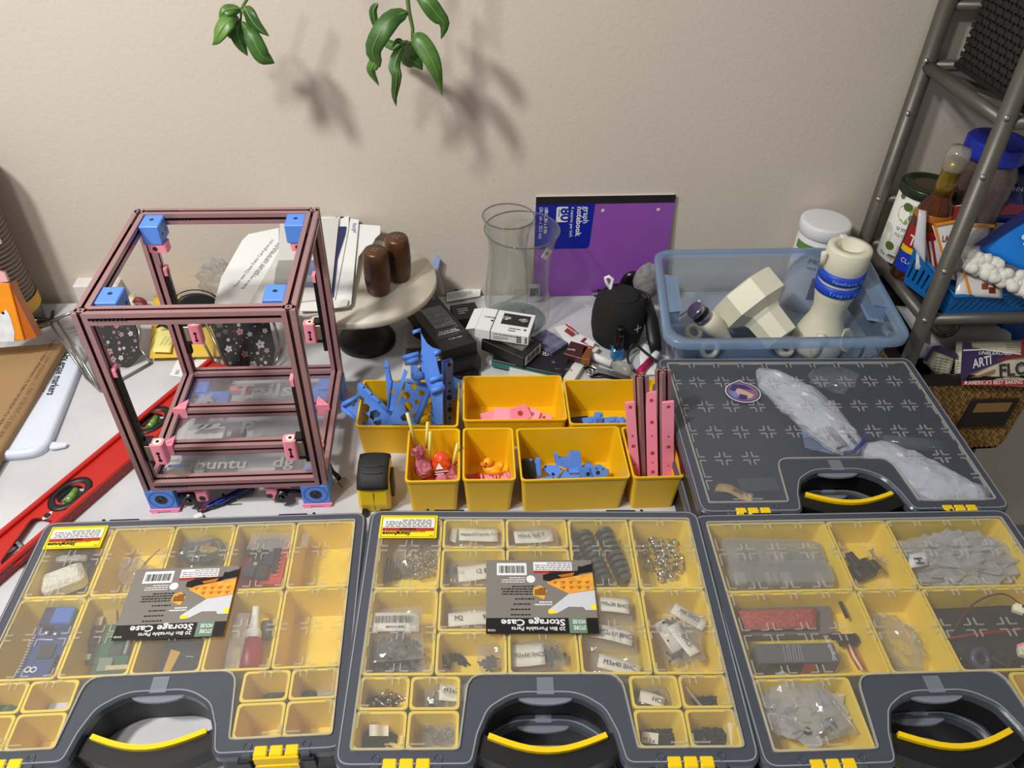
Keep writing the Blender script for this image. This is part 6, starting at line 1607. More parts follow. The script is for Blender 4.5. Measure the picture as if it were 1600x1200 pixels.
# ------------------------------------------------------------------ lower tier: wicker basket with a flour bag
t = thing('wicker_basket', 'brown wicker basket with a dark label holder on the lower tier', 'basket', (.762, .94, -.19))
WIC = mat('wicker', (184, 144, 84), .5, c2=(160, 122, 66), vs=40); WICD = mat('dark_trim', (38, 30, 26), .6)
w, d, h = .245, .20, .172
mb = MB(); mb.holed([rr(w, d, .03, 5, w/2, d/2), rr(w - .012, d - .012, .026, 5, w/2, d/2)], 0, h - .008); mb.prism(rr(w, d, .03, 5, w/2, d/2), 0, .004); mb.build('liner', WICD, t)
ring = rr(w, d, .03, 5, w/2, d/2)
def along(o, step):
    pts = []; n = len(o); acc = 0
    for i in range(n):
        a, b = Vector(o[i]), Vector(o[(i+1) % n]); L = (b - a).length; k = acc
        while k < L:
            pts.append((a + (b - a)*(k/L), math.atan2((b-a).y, (b-a).x))); k += step
        acc = k - L
    return pts
mb = MB(); rg = random.Random(3)
for k in range(20):
    for j, (p, a) in enumerate(along(ring, .0048)):
        mb.m(0 if (k + j) % 3 else 1).box((p.x, p.y, .008 + k*.0080 + .004*(j % 2)), (.0026, .0042 + .0018*(j % 2), .0058), rz=a, ry=0)
mb.build('wicker_weave', [WIC, mat('wicker_dark', (138, 104, 58), .6)], t, kind='stuff')
mb = MB(); o1, o0 = offs(ring, -.004), offs(ring, .008)
mb.loft([[(p[0], p[1], h - .012) for p in o1], [(p[0], p[1], h + .004) for p in o1], [(p[0], p[1], h + .004) for p in o0], [(p[0], p[1], h - .012) for p in o0]], c0=False, c1=False); mb.build('rim_band', WICD, t)
MB().box((.163, -.0055, .095), (.088, .004, .066), ch=.001).build('label_plate', mat('dark_leather', (36, 28, 26), .6), t)
MB().box((.163, -.0082, .110), (.062, .0016, .020)).build('label_card', mat('tan_card', (150, 116, 62), .6), [c for c in t.children if c.name.startswith('label_plate')][0])
# flour bag
PF = PX(Vector((.90, .962, .000)), (-.05, -.80, .55))
FW_ = mat('cream_paper_bag', (222, 214, 186), .6, var=.04, bump=.15, bs=40); FV = mat('flour_violet', (52, 42, 86), .5); FR = mat('flour_red', (178, 40, 32), .5)
def fq(pts): return [(1400 + x/3.75, 480 + y/3.75) for x, y in pts]
e, F = pouch('flour bag lettered UNBLEACHED and FLOUR in the wicker basket', PF, fq([(352, 200), (800, 190), (800, 470), (340, 445)]), .03, FW_, 'flour_bag', 'bag', 12, 3, .002)
F.o = PF.T @ Vector((0, 0, .0178))
F.poly(PF.o(fq([(352, 196), (405, 205), (405, 232), (470, 240), (690, 272), (560, 320), (395, 385), (345, 440), (340, 390)])), FV, 1)
F.poly(PF.o(fq([(690, 185), (800, 178), (800, 275), (720, 285), (560, 310), (540, 300), (690, 262)])), mat('flour_maroon', (140, 30, 34), .5), 2)
F.poly(PF.o(fq([(350, 428), (560, 418), (800, 424), (800, 455), (345, 450)])), FR, 1)
F.poly(PF.o(fq([(395, 405), (440, 395), (520, 365), (545, 355), (530, 380), (450, 405)])), mat('wheat_print', (160, 110, 80), .6), 2)
F.poly(PF.o(fq([(355, 245), (470, 240), (690, 268), (690, 274), (470, 247), (355, 252)])), WINK, 3); F.done('print')
def ftext(x, y, s, tx, m, rot=0, bold=.02, sx=1, sh=0):
    a, b_ = PF.to2(*fq([(x, y)])[0]); F.text(a, b_, s, tx, m, 4, rot=rot, bold=bold, sx=sx, shear=sh)
ftext(440, 272, .0078, 'UNBLEACHED', WINK, .0, .012, 1.15, .3); ftext(412, 352, .021, 'ARTI', WINK, .25, .02, .72, .15)
ftext(560, 402, .030, 'FLOUR', mat('flour_grey_ink', (52, 44, 50), .6), .12, .025, .95); ftext(356, 447, .0092, '\u2605AMERICA\'S BEST BAKING FLOUR', WINK, .03, .012, .90)
F2 = Face(e, F.o, PF.a, PF.b); a, b_ = PF.to2(*fq([(600, 240)])[0]); F2.lines(a, b_, a + .022, b_ + .012, INKG, 3, 4, 3, .3).done('small_print')
PB = PX(Vector((.815, .972, -.01)), (-.3, -.75, .55))
e, F = pouch('cream paper bag side with violet edge and fine print, left in the wicker basket', PB, fq([(160, 320), (215, 235), (345, 290), (300, 460)]), .02, FW_, 'paper_bag', 'bag', 9, 6, .002)
F.o = PB.T @ Vector((0, 0, .0130))
F.poly(PB.o(fq([(140, 318), (200, 225), (240, 222), (345, 270), (345, 298), (240, 262), (210, 250), (170, 318)])), FV, 1)
a, b_ = PB.to2(*fq([(185, 400)])[0])
for k in range(5): F.lines(a + .008*k, b_ - .006, a + .008*k + .0065, b_ + .035, INKG, 9, 2, k, .3)
F.done('print')
# white paper bags and dark box behind the tub, on the lower tier
Pw = PX(Vector((.86, 1.05, .03)), (0, -.8, .6))
e, F = pouch('white paper bag with a round stamp lettered COMPANY under the blue basket', Pw, [(1438, 505), (1580, 505), (1580, 560), (1430, 560)], .03, mat('grey_white_paper', (196, 192, 188), .7, bump=.15, bs=30), 'paper_bag', 'bag', 9, 2, .003)
F.o = Pw.T @ Vector((0, 0, .0190)); a, b_ = Pw.to2(1466, 502)
for r0, r1 in ((.029, .027), (.019, .0178)):
    F.poly([(a + r0*math.cos(q), b_ + r0*math.sin(q)) for q in [PI + PI*i/16 for i in range(17)]] + [(a + r1*math.cos(q), b_ + r1*math.sin(q)) for q in [2*PI - PI*i/16 for i in range(17)]], INK, 1)
F.done('stamp')
for i, chh in enumerate('COMPANY'):
    q = -2.1 + i*.24; F.text(a + .0262*math.cos(q), b_ + .0262*math.sin(q), .0075, chh, INK, 2, rot=q + PI/2, bold=.02, align='CENTER')
a, b_ = Pw.to2(1448, 541); F.text(a, b_, .008, 'N  G', mat('blue_ink', (40, 60, 140), .6), 2)
Pw2 = PX(Vector((.78, 1.06, .07)), (-.35, -.7, .6))
pouch('crumpled white paper bag between the blue tub and the rack', Pw2, [(1400, 478), (1448, 480), (1446, 530), (1428, 522)], .02, mat('cool_white_paper', (205, 205, 212), .7, bump=.2, bs=30), 'paper_bag', 'bag', 8, 5, .003)
MB().box((.80, 1.10, .035), (.09, .05, .07), ch=.003).build('dark_box', BLACKM, label='black box behind the blue tub under the rack rail', cat='box')
MB().box((1.0, 1.08, -.03), (.10, .10, .26), ch=.004).build('blue_pack', mat('deep_blue_pack', (20, 70, 150), .35), label='deep blue pack at the right end of the lower tier', cat='pack')
MB().box((.855, 1.06, -.42), (.17, .20, .26), ch=.006).build('black_crate', mat('black_crate', (20, 20, 21), .6), label='black crate under the wicker basket', cat='crate')
MB().box((.79, 1.02, -.26), (.09, .10, .05), ch=.004).build('blue_tin', mat('deep_blue_pack', (20, 70, 150), .35), label='blue tin under the wicker basket beside the dark case', cat='tin')
# ------------------------------------------------------------------ what lies inside the case bins
SATIN = mat('label_paper', (226, 222, 210), .6)
def flat(c, h): return c['loc'][2] + .0075 + h
def board(name, label, cat, px, z, th, m, group=None, tilt=0):
    q = [Zp(*p, z + (tilt if i > 1 else 0)) for i, p in enumerate(px)]
    t = thing(name, label, cat, group=group)
    e = MB().plate(q, th).build('board', m, t)
    x = q[1] - q[0]; y = q[3] - q[0]; n = x.cross(y)
    if n.z < 0: raise ValueError(label)
    F = Face(t, q[0] + n.normalized()*th, x, y)
    F.w = x.length; F.d = y.dot(F.y)
    def comp(u, v, w, d, h, m2, nm='component'):
        return MB().box((0, 0, 0), (w, d, h), ch=min(w, d, h)*.08).build(nm, m2, t, M=F.M(u*F.w, v*F.d, h/2))
    return t, F, comp
# ---- left case
zl = flat(CL, 0)
p = Zp(100, 908, .030)
FOAM = mat('bubble_foam', (226, 226, 214), .7, var=.12, vs=260, bump=.9, bs=320)
t = thing('foam_block', 'white bubble foam block in the left case\'s rear left bin', 'foam', (p.x, p.y, .030), .45)
MB().prism(rr(.046, .028, .007, 4), -.012, .012, ch=.005).build('foam', FOAM, t)
t, F, comp = board('grey_board', 'grey finned module under the white foam block', 'circuit board', [(78, 930), (132, 930), (150, 868), (100, 868)], .014, .002, mat('grey_board', (92, 94, 96), .45, var=.15, vs=120))
for k in range(6): comp(.12 + k*.14, .88, .003, .010, .010, STEELD, 'fin')
for k in range(5): comp(.9, .2 + k*.12, .006, .004, .006, BLACKP, 'pin_row')
MB().box((0, 0, 0), (.034, .007, .006), ch=.001).build('clear_connector', clear('pale_connector', (230, 228, 222), .5, .2, (220, 218, 210)), loc=Zp(112, 873, .036), rz=.05, label='clear strip connector behind the white foam block', cat='connector')
cw_ = mat('tan_wire', (150, 128, 78), .5)
for k, l in enumerate(('looped tan wire lead in the second rear bin of the left case', 'straighter tan wire lead beside the looped one')):
    cable(l, [Zp(250 - 4*k, 858 + 3*k, .036), Zp(226, 880 + 3*k, .03), Zp(212 + 4*k, 905, .026), Zp(206 + 6*k, 925, .02), Zp(214 + 7*k, 912, .018), Zp(222, 890, .02)], .0008, cw_, 'wire')
MB().blob(Zp(208, 893, .026), (.017, .016, .012), 3, .4, 4, 18, 12, smooth=False).build('clear_bag', BAG, label='clear bag around tan wires in the left case', cat='bag')
t = thing('cable_coil', 'coiled black cable in a clear bag, middle rear bin of the left case', 'cable')
cc = Zp(318, 862, .024)
mb = MB()
mb.tube([cc + Vector(((.024 + .003*math.sin(a*.37))*math.cos(a), (.014 + .002*math.cos(a*.6))*math.sin(a), .0012*a - .012 + .003*math.sin(a*2))) for a in [i*.3 for i in range(62)]], .0034, 7)
mb.build('coil', mat('blue_black_cable', (44, 46, 58), .4), t)
MB().blob(cc + Vector((0, -.004, .002)), (.031, .024, .020), 7, .35, 4, 22, 14, smooth=False).build('bag', BAG, t)
MB().blob(Zp(270, 873, .02), (.005, .012, .006), 3, .3).build('bag_corner', mat('dusky_pink', (170, 120, 130), .4), t)
t, F, comp = board('driver_board', 'red and black circuit board with a green terminal, fourth rear bin', 'circuit board', [(371, 914), (438, 914), (456, 838), (388, 838)], .022, .002, REDPCB)
comp(.26, 1.02, .022, .010, .010, mat('terminal_green', (120, 150, 116), .5), 'terminal_block')
for i in range(4): comp(.18 + i*.07, .90, .002, .006, .002, STEEL, 'pin')
for u, v, w, d, h, m_ in ((.35, .55, .014, .044, .006, BLACKP), (.62, .60, .012, .040, .007, mat('module_navy', (34, 40, 74), .4)), (.15, .62, .010, .014, .008, BLACKP), (.55, .88, .020, .009, .006, mat('module_teal', (52, 92, 118), .4)), (.25, .20, .012, .018, .008, mat('module_navy', (34, 40, 74), .4)), (.55, .18, .012, .018, .007, BLACKP), (.80, .55, .006, .05, .004, BLACKP)): comp(u, v, w, d, h, m_)
for u, v in ((.36, .58), (.64, .60), (.35, .32)): MB().cyl((0, 0, .006), (0, 0, .0085), .0026, 12).build('pot', STEEL, t, M=F.M(u*F.w, v*F.d, 0))
for k in range(9): comp(.86, .15 + .085*k, .006, .0022, .003, mat('orange_red_part', (214, 86, 52), .5), 'jumper')
MB().plate([Zp(385, 858, .045), Zp(480, 855, .045), Zp(485, 833, .045), Zp(395, 832, .045)], .0003).build('bag_edge', BAG, t)
t, F, comp = board('controller_board', 'blue controller board with an infinity mark, second row leftmost in the left case', 'circuit board', [(24, 1062), (82, 1062), (122, 962), (68, 966)], .026, .002, BLUEPCB, tilt=.004)
for k in range(14): comp(.06, .08 + k*.045, .003, .0018, .004, mat('pin_silver', (176, 180, 190), .4, .6), 'pin')
for k in range(6): comp(.95, .08 + k*.05, .003, .0018, .006, BLACKP, 'pin')
c_ = comp(.55, .42, .016, .016, .002, mat('chip_black', (46, 46, 48), .4), 'chip')
comp(.35, .93, .016, .022, .012, mat('navy_connector', (34, 44, 84), .4), 'power_jack'); comp(.78, .92, .022, .020, .016, mat('tape_blue', (54, 104, 190), .5), 'usb_port')
for u, v in ((.36, .72), (.62, .70)): MB().lathe([(.0032, 0), (.0032, .005), (.0026, .0056), (0, .0056)], 14, c1=False).build('capacitor', STEEL, t, M=F.M(u*F.w, v*F.d, 0))
for s_ in (-1, 1): F.poly(circ(.0034, 16, .32*F.w + s_*.0030, .14*F.d), WINK, 1).poly(circ(.0022, 14, .32*F.w + s_*.0030, .14*F.d), BLUEPCB, 2)
F.lines(.30*F.w, .60*F.d, .75*F.w, .64*F.d, WINK, 1, 1, 3, .4).done('print')
t, F, comp = board('green_board', 'green circuit board with a square chip in the left case', 'circuit board', [(142, 1057), (197, 1054), (212, 974), (168, 978)], .024, .002, GREENPCB, tilt=.003)
comp(.52, .48, .014, .014, .002, mat('chip_dark_green', (38, 66, 60), .4), 'chip'); comp(.35, .17, .014, .014, .003, mat('pale_chip', (120, 134, 120), .5), 'chip'); comp(.75, .10, .024, .005, .004, mat('cream_socket', (190, 182, 140), .5), 'socket'); comp(.85, .6, .003, .03, .005, STEEL, 'header')
for k in range(10): comp(.15 + .07*(k % 5), .30 + .5*(k//5), .003, .002, .0015, mat('smd', (150, 140, 110), .5), 'part')
t, F, comp = board('dark_green_board', 'darker green board standing left of the green board', 'circuit board', [(120, 1040), (150, 1040), (160, 965), (142, 965)], .016, .002, mat('dark_board', (52, 62, 48), .5, var=.3, vs=200), tilt=.012)
comp(.5, .9, .010, .010, .003, mat('gold_chip', (170, 150, 80), .4), 'chip'); comp(.5, .55, .008, .02, .004, BLACKP, 'chip'); comp(.4, .15, .012, .006, .004, CREAM, 'socket')
for px, l in (((172, 966), 'cardboard coloured tab left behind the green board'), ((196, 965), 'cardboard coloured tab right behind the green board')):
    MB().box((0, 0, 0), (.014, .001, .018)).build('tan_tab', mat('tan_tab', (190, 160, 70), .6), M=Matrix.Translation(Zp(*px, .028)) @ E3(-.7), label=l, cat='tab')
t, F, comp = board('display_module', 'dark module with three blue screw terminals, middle of the left case', 'circuit board', [(246, 1058), (306, 1058), (318, 1006), (262, 1000)], .026, .003, mat('navy_black_board', (32, 36, 58), .4))
for k in range(3): comp(.12 + .16*k, .93, .009, .009, .009, mat('terminal_blue', (34, 64, 150), .45), 'screw_terminal')
for k in range(4): F.poly(circ(.0006, 6, (.62 + .05*k)*F.w, .50*F.d), WINK, 1)
F.poly([(.12*F.w, 0), (.30*F.w, 0), (.42*F.w, .62*F.d), (.14*F.w, .70*F.d)], mat('tape_ochre', (205, 160, 40), .5), 1).done('print')
a, b_ = Zp(391, 1046, .020), Zp(399, 966, .034)
t = thing('glue_bottle', 'red glue bottle with a white nozzle in the left case', 'bottle', M=axis_T(a, b_ - a) @ E3(0, 0, .3))
MB().lathe([(.0105, 0), (.0120, .002), (.0120, .026), (.0090, .032), (.0075, .034)], 20, sy=.75).build('body', mat('maroon_bottle', (152, 20, 42), .35), t)
MB().lathe([(.0082, .033), (.0085, .040), (.0058, .045), (.0040, .062), (.0042, .068), (0, .069)], 18, c1=False).build('nozzle', WHITE, t)
F = Face(t, (-.010, -.0080, .002), (1, 0, 0), (0, .05, 1)); F.rect(.003, .010, .019, .0112, mat('pinkish_line', (214, 120, 110), .5)).rect(-.0008, 0, .003, .020, SATIN).done('label')
F.text(.0055, .0150, .0062, 'LOC', SATIN, 2, bold=.02); F.text(.0085, .0038, .0058, '29', SATIN, 2, bold=.02)
MB().plate([Zp(350, 1050, .045), Zp(372, 1050, .045), Zp(392, 958, .045), Zp(365, 958, .045)], .0003).build('clear_bag', BAG, label='clear film left of the red glue bottle', cat='bag')
MB().box((0, 0, 0), (.012, .02, .014), ch=.002).build('dark_part', mat('dark_grey_part', (78, 78, 76), .5), loc=Zp(417, 985, .018), rz=.1, label='dark grey part right of the glue bottle', cat='part')
for px, s, m_, l, cyl in (((361, 1086), .009, mat('dark_green_knob', (58, 70, 58), .5), 'round dark green knob in a small right corner bin of the left case', True), ((432, 1083), .010, BLACKP, 'black square plug beside the round knob', False), ((482, 1088), .009, mat('dark_knob', (64, 60, 48), .5), 'dark round part in the right outer corner bin of the left case', True), ((512, 1087), .012, STEEL, 'metal jack at the right end of the left case', False), ((8, 1108), .012, mat('terminal_green2', (60, 110, 70), .5), 'green terminal in the left corner bins of the left case', True), ((92, 1107), .012, mat('white_blue_conn', (200, 206, 214), .45), 'white connector in the left corner bins of the left case', False)):
    p = Zp(*px, .015); mb = MB()
    if cyl: mb.lathe([(s, 0), (s, .008), (s*.7, .009), (s*.7, .011), (0, .011)], 18, c1=False)
    else: mb.box((0, 0, .005), (s*1.8, s*1.2, .010), ch=.001).m(1).box((0, -s*.62, .005), (s*1.2, .002, .004)).m(0).box((-s*1.1, 0, .004), (s*.5, s*.6, .006))
    mb.build('small_part', [m_, BLACKP], loc=(p.x, p.y, .0085), rz=.3, label=l, cat='part')
# ---- bags with white labels
def screws(mb, c, r, n, seed, L=.007, hr=.0022):
    rg = random.Random(seed)
    for _ in range(n):
        a = rg.uniform(0, 2*PI); k = math.sqrt(rg.random()); p = Vector(c) + Vector((r[0]*k*math.cos(a), r[1]*k*math.sin(a), rg.uniform(0, r[2])*(1 - k*.7)))
        d = Vector((rg.uniform(-1, 1), rg.uniform(-1, 1), rg.uniform(-.3, .6))).normalized()
        mb.cyl(p, p + d*L, hr*.5, 5); mb.cyl(p - d*hr*1.4, p, hr, 7)
    return mb
def sbag(label, px, w, d, z, rz=0, tx=None, lab=None, fill=None, seed=1, lz=0, txs=.009, milky=False, bar=False, tu=None):
    """clear bag lying in a bin: film, white paper label, dark screws inside"""
    p = Zp(*px, z)
    t = thing('screw_bag', label, 'bag', tuple(p), rz)
    q = [(-w/2, -d/2, -.002), (w/2, -d/2, .001), (w/2*.92, d/2, .003), (-w/2*.95, d/2, -.001)]
    mb = MB(); pillow(mb, q, .011, 9, seed*3.7, .009, False); mb.build('film', BAGM if milky else BAG, t)
    if fill: screws(MB(), (fill[0], fill[1], -.005), (fill[2], fill[3], .007), fill[4], seed).build('screws', fill[5] if len(fill) > 5 else SCREWB, t, kind='stuff')
    if lab:
        x, y, lw, lh = lab
        n = 6; P = [[(x - lw/2 + lw*i/n, y - lh/2 + lh*j/3, .0078 + .0016*math.sin(3*i/n + seed)) for j in range(4)] for i in range(n+1)]
        M = TR((0, 0, 0), 0, 0, lz)
        l_ = MB().grid([[M @ Vector(v) for v in r] for r in P], smooth=True, th=.0003).build('paper_label', SATIN, t)
        F = Face(l_, M @ Vector((x - lw/2, y - lh/2, .0102)), M.to_3x3() @ Vector((1, 0, 0)), M.to_3x3() @ Vector((0, 1, 0)))
        if tx: F.text(lw*(.12 if tu is None else tu), lh*.34, txs, tx, INK, 1, sx=.85)
        if bar: F.bars(.06*lw, .42*lh, .88*lw, .80*lh, INKG, 26, 1, seed).lines(.30*lw, .12*lh, .85*lw, .30*lh, INKG, 1, 1, 2, .5).done()
    return t
zm = CMID['loc'][2] + .0057 + .0015
# rings and springs, first rear bin of the middle case
p0 = Zp(655, 880, zm)
rm = MB().lathe([(.0016, -.001), (.0030, -.001), (.0030, .001), (.0016, .001), (.0016, -.001)], 12, c0=False, c1=False).mesh('small_ring', mat('nickel', (196, 184, 150), .25, .9))
rg = random.Random(5)
for i in range(64):
    a = rg.uniform(0, 2*PI); k = math.sqrt(rg.random())
    link('small_ring', rm, M=Matrix.Translation((p0.x + .021*k*math.cos(a) + .002, p0.y + .022*k*math.sin(a), zm + .004 + .016*(1 - k)*rg.random())) @ E3(rg.uniform(-1, 1), rg.uniform(-1, 1), 0), label='tiny nickel ring in the clear bag of the rear left bin', cat='ring', group='nickel rings in the rear left bin of the middle case')
MB().blob(Zp(655, 868, zm + .012), (.027, .030, .014), 4, .3, 4, 20, 12, smooth=False).build('clear_bag', BAG, label='clear bag around the tiny nickel rings', cat='bag')
mb = MB()
for k in range(9): mb.tube([Zp(600 + k*5, 910 - k, zm + .003), Zp(604 + k*5, 885, zm + .012), Zp(606 + k*5, 872 + (k % 3)*3, zm + .016)], .0012, 5)
mb.build('black_springs', mat('dark_grey_spring', (62, 64, 62), .5), label='dark comb of thin black springs beside the nickel rings', cat='springs', kind='stuff')
def dim(n): return n
sbag('clear bag with two white labels, second column at the rear of the middle case', (742, 838), .062, .032, zm + .022, .0, 'Nested/Chamfer F ring', (.004, -.004, .044, .018), None, 2, -.03, .0058, tu=.04)
MB().plate([Zp(702, 845, .088), Zp(712, 848, .088), Zp(715, 826, .088), Zp(706, 825, .088)], .0004).build('paper_label', SATIN, label='white label edge left of the chamfer ring label', cat='label')
sbag('clear bag marked M3x6 Self T in the middle rear bin', (832, 838), .058, .034, zm + .022, .0, 'M3x6 Self T', (.000, -.006, .044, .017), None, 3, .04, .0075, tu=.08)
sbag('clear bag with a label ending in 12 B, left of the card label', (728, 895), .056, .038, zm + .018, .0, '12 B', (.008, -.006, .034, .020), (-.016, .006, .008, .006, 10), 4, .05, .0085, tu=.55)
sbag('clear bag marked M2 and 9 in the second column', (738, 967), .058, .030, zm + .018, .0, 'M2          9', (.000, -.005, .050, .016), None, 6, .0, .0085)
sbag('clear bag with a barcode label over black screws, first column', (620, 990), .056, .060, zm + .022, .0, None, (-.001, .008, .048, .022), (0, -.018, .024, .018, 70), 7, -.03, bar=True)
sbag('clear bag of black screws without label under the barcode bag', (620, 1028), .056, .040, zm + .012, .1, None, None, (0, 0, .025, .017, 110), 8)
sbag('small crumpled clear bag of black screws in the second column', (765, 1025), .026, .030, zm + .016, .2, None, None, (0, -.004, .009, .008, 16), 9)
screws(MB(), Zp(708, 1035, zm), (.012, .008, .008), 18, 11).build('loose_screws', SCREWB, label='loose black screws left of the small crumpled bag', cat='screws', kind='stuff')
sbag('clear bag marked M3x40 SHCS below the card label', (835, 1020), .060, .040, zm + .020, .0, 'M3x40 SHCS', (-.008, -.006, .034, .024), (.018, -.002, .012, .010, 20), 10, .0, .0066, tu=.10)
sbag('clear bag marked M3x30 BHCS at the top of the fourth column', (955, 955), .044, .034, zm + .026, -.1, 'M3x30 BHCS', (.002, .002, .032, .017), None, 12, -.12, .0065, tu=.06)
sbag('clear bag marked M3x10 BHCS in the middle of the fourth column', (955, 998), .052, .030, zm + .024, -.15, 'M3x10 BHCS', (.0, .0, .042, .016), None, 13, -.15, .0075, tu=.2)
sbag('clear bag marked M3x40 BHC lowest in the fourth column', (960, 1043), .052, .030, zm + .020, -.2, 'M3x40 BHC', (.004, -.002, .042, .015), None, 14, -.12, .0075, tu=.12)
sbag('rolled clear bag with a label reading M4 SHCS, rightmost column', (1068, 975), .044, .034, zm + .026, -.5, 'M4 SHCS', (.002, .006, .036, .014), (-.006, -.004, .014, .010, 14), 15, -.15, .0068, tu=.2)
sbag('clear bag with a vertical label reading SHCS, rightmost column', (1066, 1005), .036, .044, zm + .022, .1, 'SHCS', (.000, .000, .038, .013), (-.008, 0, .010, .014, 14), 16, -1.25, .0075, tu=.4)
sbag('clear bag with a plain slanted label, left in the rightmost column', (1042, 1000), .030, .044, zm + .016, .35, None, (.0, .0, .012, .036), None, 17)
# bearings
bm_ = MB().lathe([(.0042, -.0025), (.0098, -.0025), (.0104, -.0019), (.0104, .0019), (.0098, .0025), (.0042, .0025), (.0042, -.0025)], 24, c0=False, c1=False, smooth=False).mesh('bearing', mat('bearing_steel', (98, 102, 104), .22, .85))
for r_, (a, b_, n, z, l) in enumerate((((911, 838), (944, 908), 9, .018, 'left'), ((944, 834), (978, 906), 9, .020, 'right'), ((893, 848), (922, 898), 7, .008, 'lower'))):
    A, B = Zp(*a, zm + z), Zp(*b_, zm + z - .002); d = (B - A)
    for i in range(n):
        link('bearing', bm_, M=axis_T(A + d*(i/(n - 1)), d), label='steel bearing in the %s stacked row of the fourth rear bin' % l, cat='bearing', group='bearings in the %s row' % l)
# silver hardware, rightmost rear bin
hm = [MB().lathe([(.0030, -.006), (.0036, -.006), (.0036, -.002), (.0024, -.001), (.0024, .001), (.0040, .002), (.0040, .006), (.0026, .006)], 10).mesh('fitting', mat('bright_nickel', (196, 196, 190), .2, .95)),
      MB().tube([(.0030*math.cos(a), .0030*math.sin(a), -.006 + .0012*a/1.2) for a in [i*.6 for i in range(20)]], .0006, 5).mesh('spring', STEEL),
      MB().box((0, 0, 0), (.006, .006, .009), ch=.001).cyl((0, 0, .0045), (0, 0, .008), .002, 8).mesh('fitting', mat('brass_bright', (206, 196, 120), .22, .95))]
rg = random.Random(12); pc_ = Zp(1032, 872, zm)
for i in range(34):
    a = rg.uniform(0, 2*PI); k = math.sqrt(rg.random()); ty = rg.choice((0, 0, 0, 1, 2))
    link('fitting' if ty != 1 else 'spring', hm[ty], M=Matrix.Translation((pc_.x + .024*k*math.cos(a), pc_.y + .034*k*math.sin(a), zm + .005 + .018*(1 - k)*rg.random())) @ E3(rg.uniform(-2, 2), rg.uniform(-2, 2), 0),
         label=('small nickel fitting', 'small steel spring', 'small brass fitting')[ty] + ' in the rightmost rear bin of the middle case', cat=('fitting', 'spring', 'fitting')[ty], group=('nickel fittings', 'steel springs', 'brass fittings')[ty] + ' in the rightmost rear bin')
# corner bins of the middle case
screws(MB(), Zp(585, 1098, zm), (.019, .011, .009), 60, 21, .010, .0028).build('screws', SCREWB, label='black screws in the outer rear bin of the left corner, middle case', cat='screws', kind='stuff')
sm_ = MB().cyl((0, 0, 0), (0, 0, .014), .0011, 6).cyl((0, 0, -.002), (0, 0, 0), .0026, 8).mesh('silver_screw', STEEL)
rg = random.Random(3)
for i, px in enumerate(((590, 1092), (608, 1096), (622, 1098), (612, 1084), (628, 1092), (582, 1100), (606, 1106))):
    link('silver_screw', sm_, M=Matrix.Translation(Zp(*px, zm + .016)) @ E3(rg.uniform(1, 2), rg.uniform(-.8, .8), rg.uniform(0, 6)), label='silver screw lying on black screws in the left corner of the middle case', cat='screw', group='silver screws in the left corner')
sbag('clear bag marked M3x20 in the left corner of the middle case', (695, 1088), .040, .028, zm + .020, .1, 'M3x20', (.008, .001, .026, .018), (-.010, -.004, .008, .006, 10), 22, -.2, .0075, tu=.15)
screws(MB(), Zp(585, 1150, zm), (.020, .013, .012), 90, 23).build('screws', SCREWB, label='black screws under a white scrap, left front corner of the middle case', cat='screws', kind='stuff')
MB().grid([[Zp(577 + 5*i, 1132 + 6*j, zm + .020 + .004*math.sin(i*.9)) for i in range(7)] for j in range(4)]).build('paper_label', SATIN, label='curled white paper scrap on black screws in the left front corner', cat='label')
for i, px in enumerate(((678, 1148), (690, 1150), (700, 1146), (684, 1156), (706, 1154), (670, 1140))):
    MB().lathe([(.0028, -.001), (.0050, -.001), (.0050, .001), (.0028, .001), (.0028, -.001)], 14, E3(.3*i, .2, 0), c0=False, c1=False).build('washer', mat('grey_washer', (110, 110, 104), .4, .4), loc=Zp(*px, zm + .012), label='grey washer in the inner front bin of the left corner', cat='washer', group='washers in the left corner')
sbag('small clear bag over the washers in the left corner', (690, 1150), .038, .028, zm + .016, .0, None, None, None, 24)
sbag('clear bag with a label reading HCS in the right corner of the middle case', (1015, 1090), .038, .028, zm + .016, .0, 'HCS', (.002, -.006, .024, .012), (0, .0, .014, .008, 24), 25, -.4, .007, tu=.5)
screws(MB(), Zp(1018, 1082, zm + .004), (.012, .006, .010), 12, 31, .011, .0024).build('screws', SCREWB, label='black screws heaped above the HCS label', cat='screws', kind='stuff')
screws(MB(), Zp(1108, 1097, zm), (.016, .010, .010), 80, 26, .005, .0018).build('screws', SCREWB, label='mound of small black screws in the right corner of the middle case', cat='screws', kind='stuff')
MB().plate([Zp(1068, 1072, zm + .03), Zp(1074, 1074, zm + .03), Zp(1102, 1108, zm + .012), Zp(1098, 1110, zm + .012)], .0004).build('clear_strip', BAGM, label='clear film strip beside the small black screw mound', cat='film')
screws(MB(), Zp(1030, 1152, zm), (.019, .012, .010), 85, 27).build('screws', SCREWB, label='black screws by the M3 scrap, right front corner of the middle case', cat='screws', kind='stuff')
e = MB().plate([Zp(1002, 1160, zm + .016), Zp(1028, 1163, zm + .016), Zp(1029, 1146, zm + .018), Zp(1004, 1143, zm + .018)], .0004).build('paper_label', SATIN, label='small white scrap reading M3x in the right front corner', cat='label')
Face(e, Zp(1003, 1159, zm + .0168), (1, 0, 0), (0, 1, .1)).text(0, 0, .007, 'M3x', INK, 1, rot=-.2)
screws(MB(), Zp(1115, 1152, zm), (.021, .014, .013), 120, 28).build('screws', SCREWB, label='largest heap of black screws, outermost right front corner bin', cat='screws', kind='stuff')
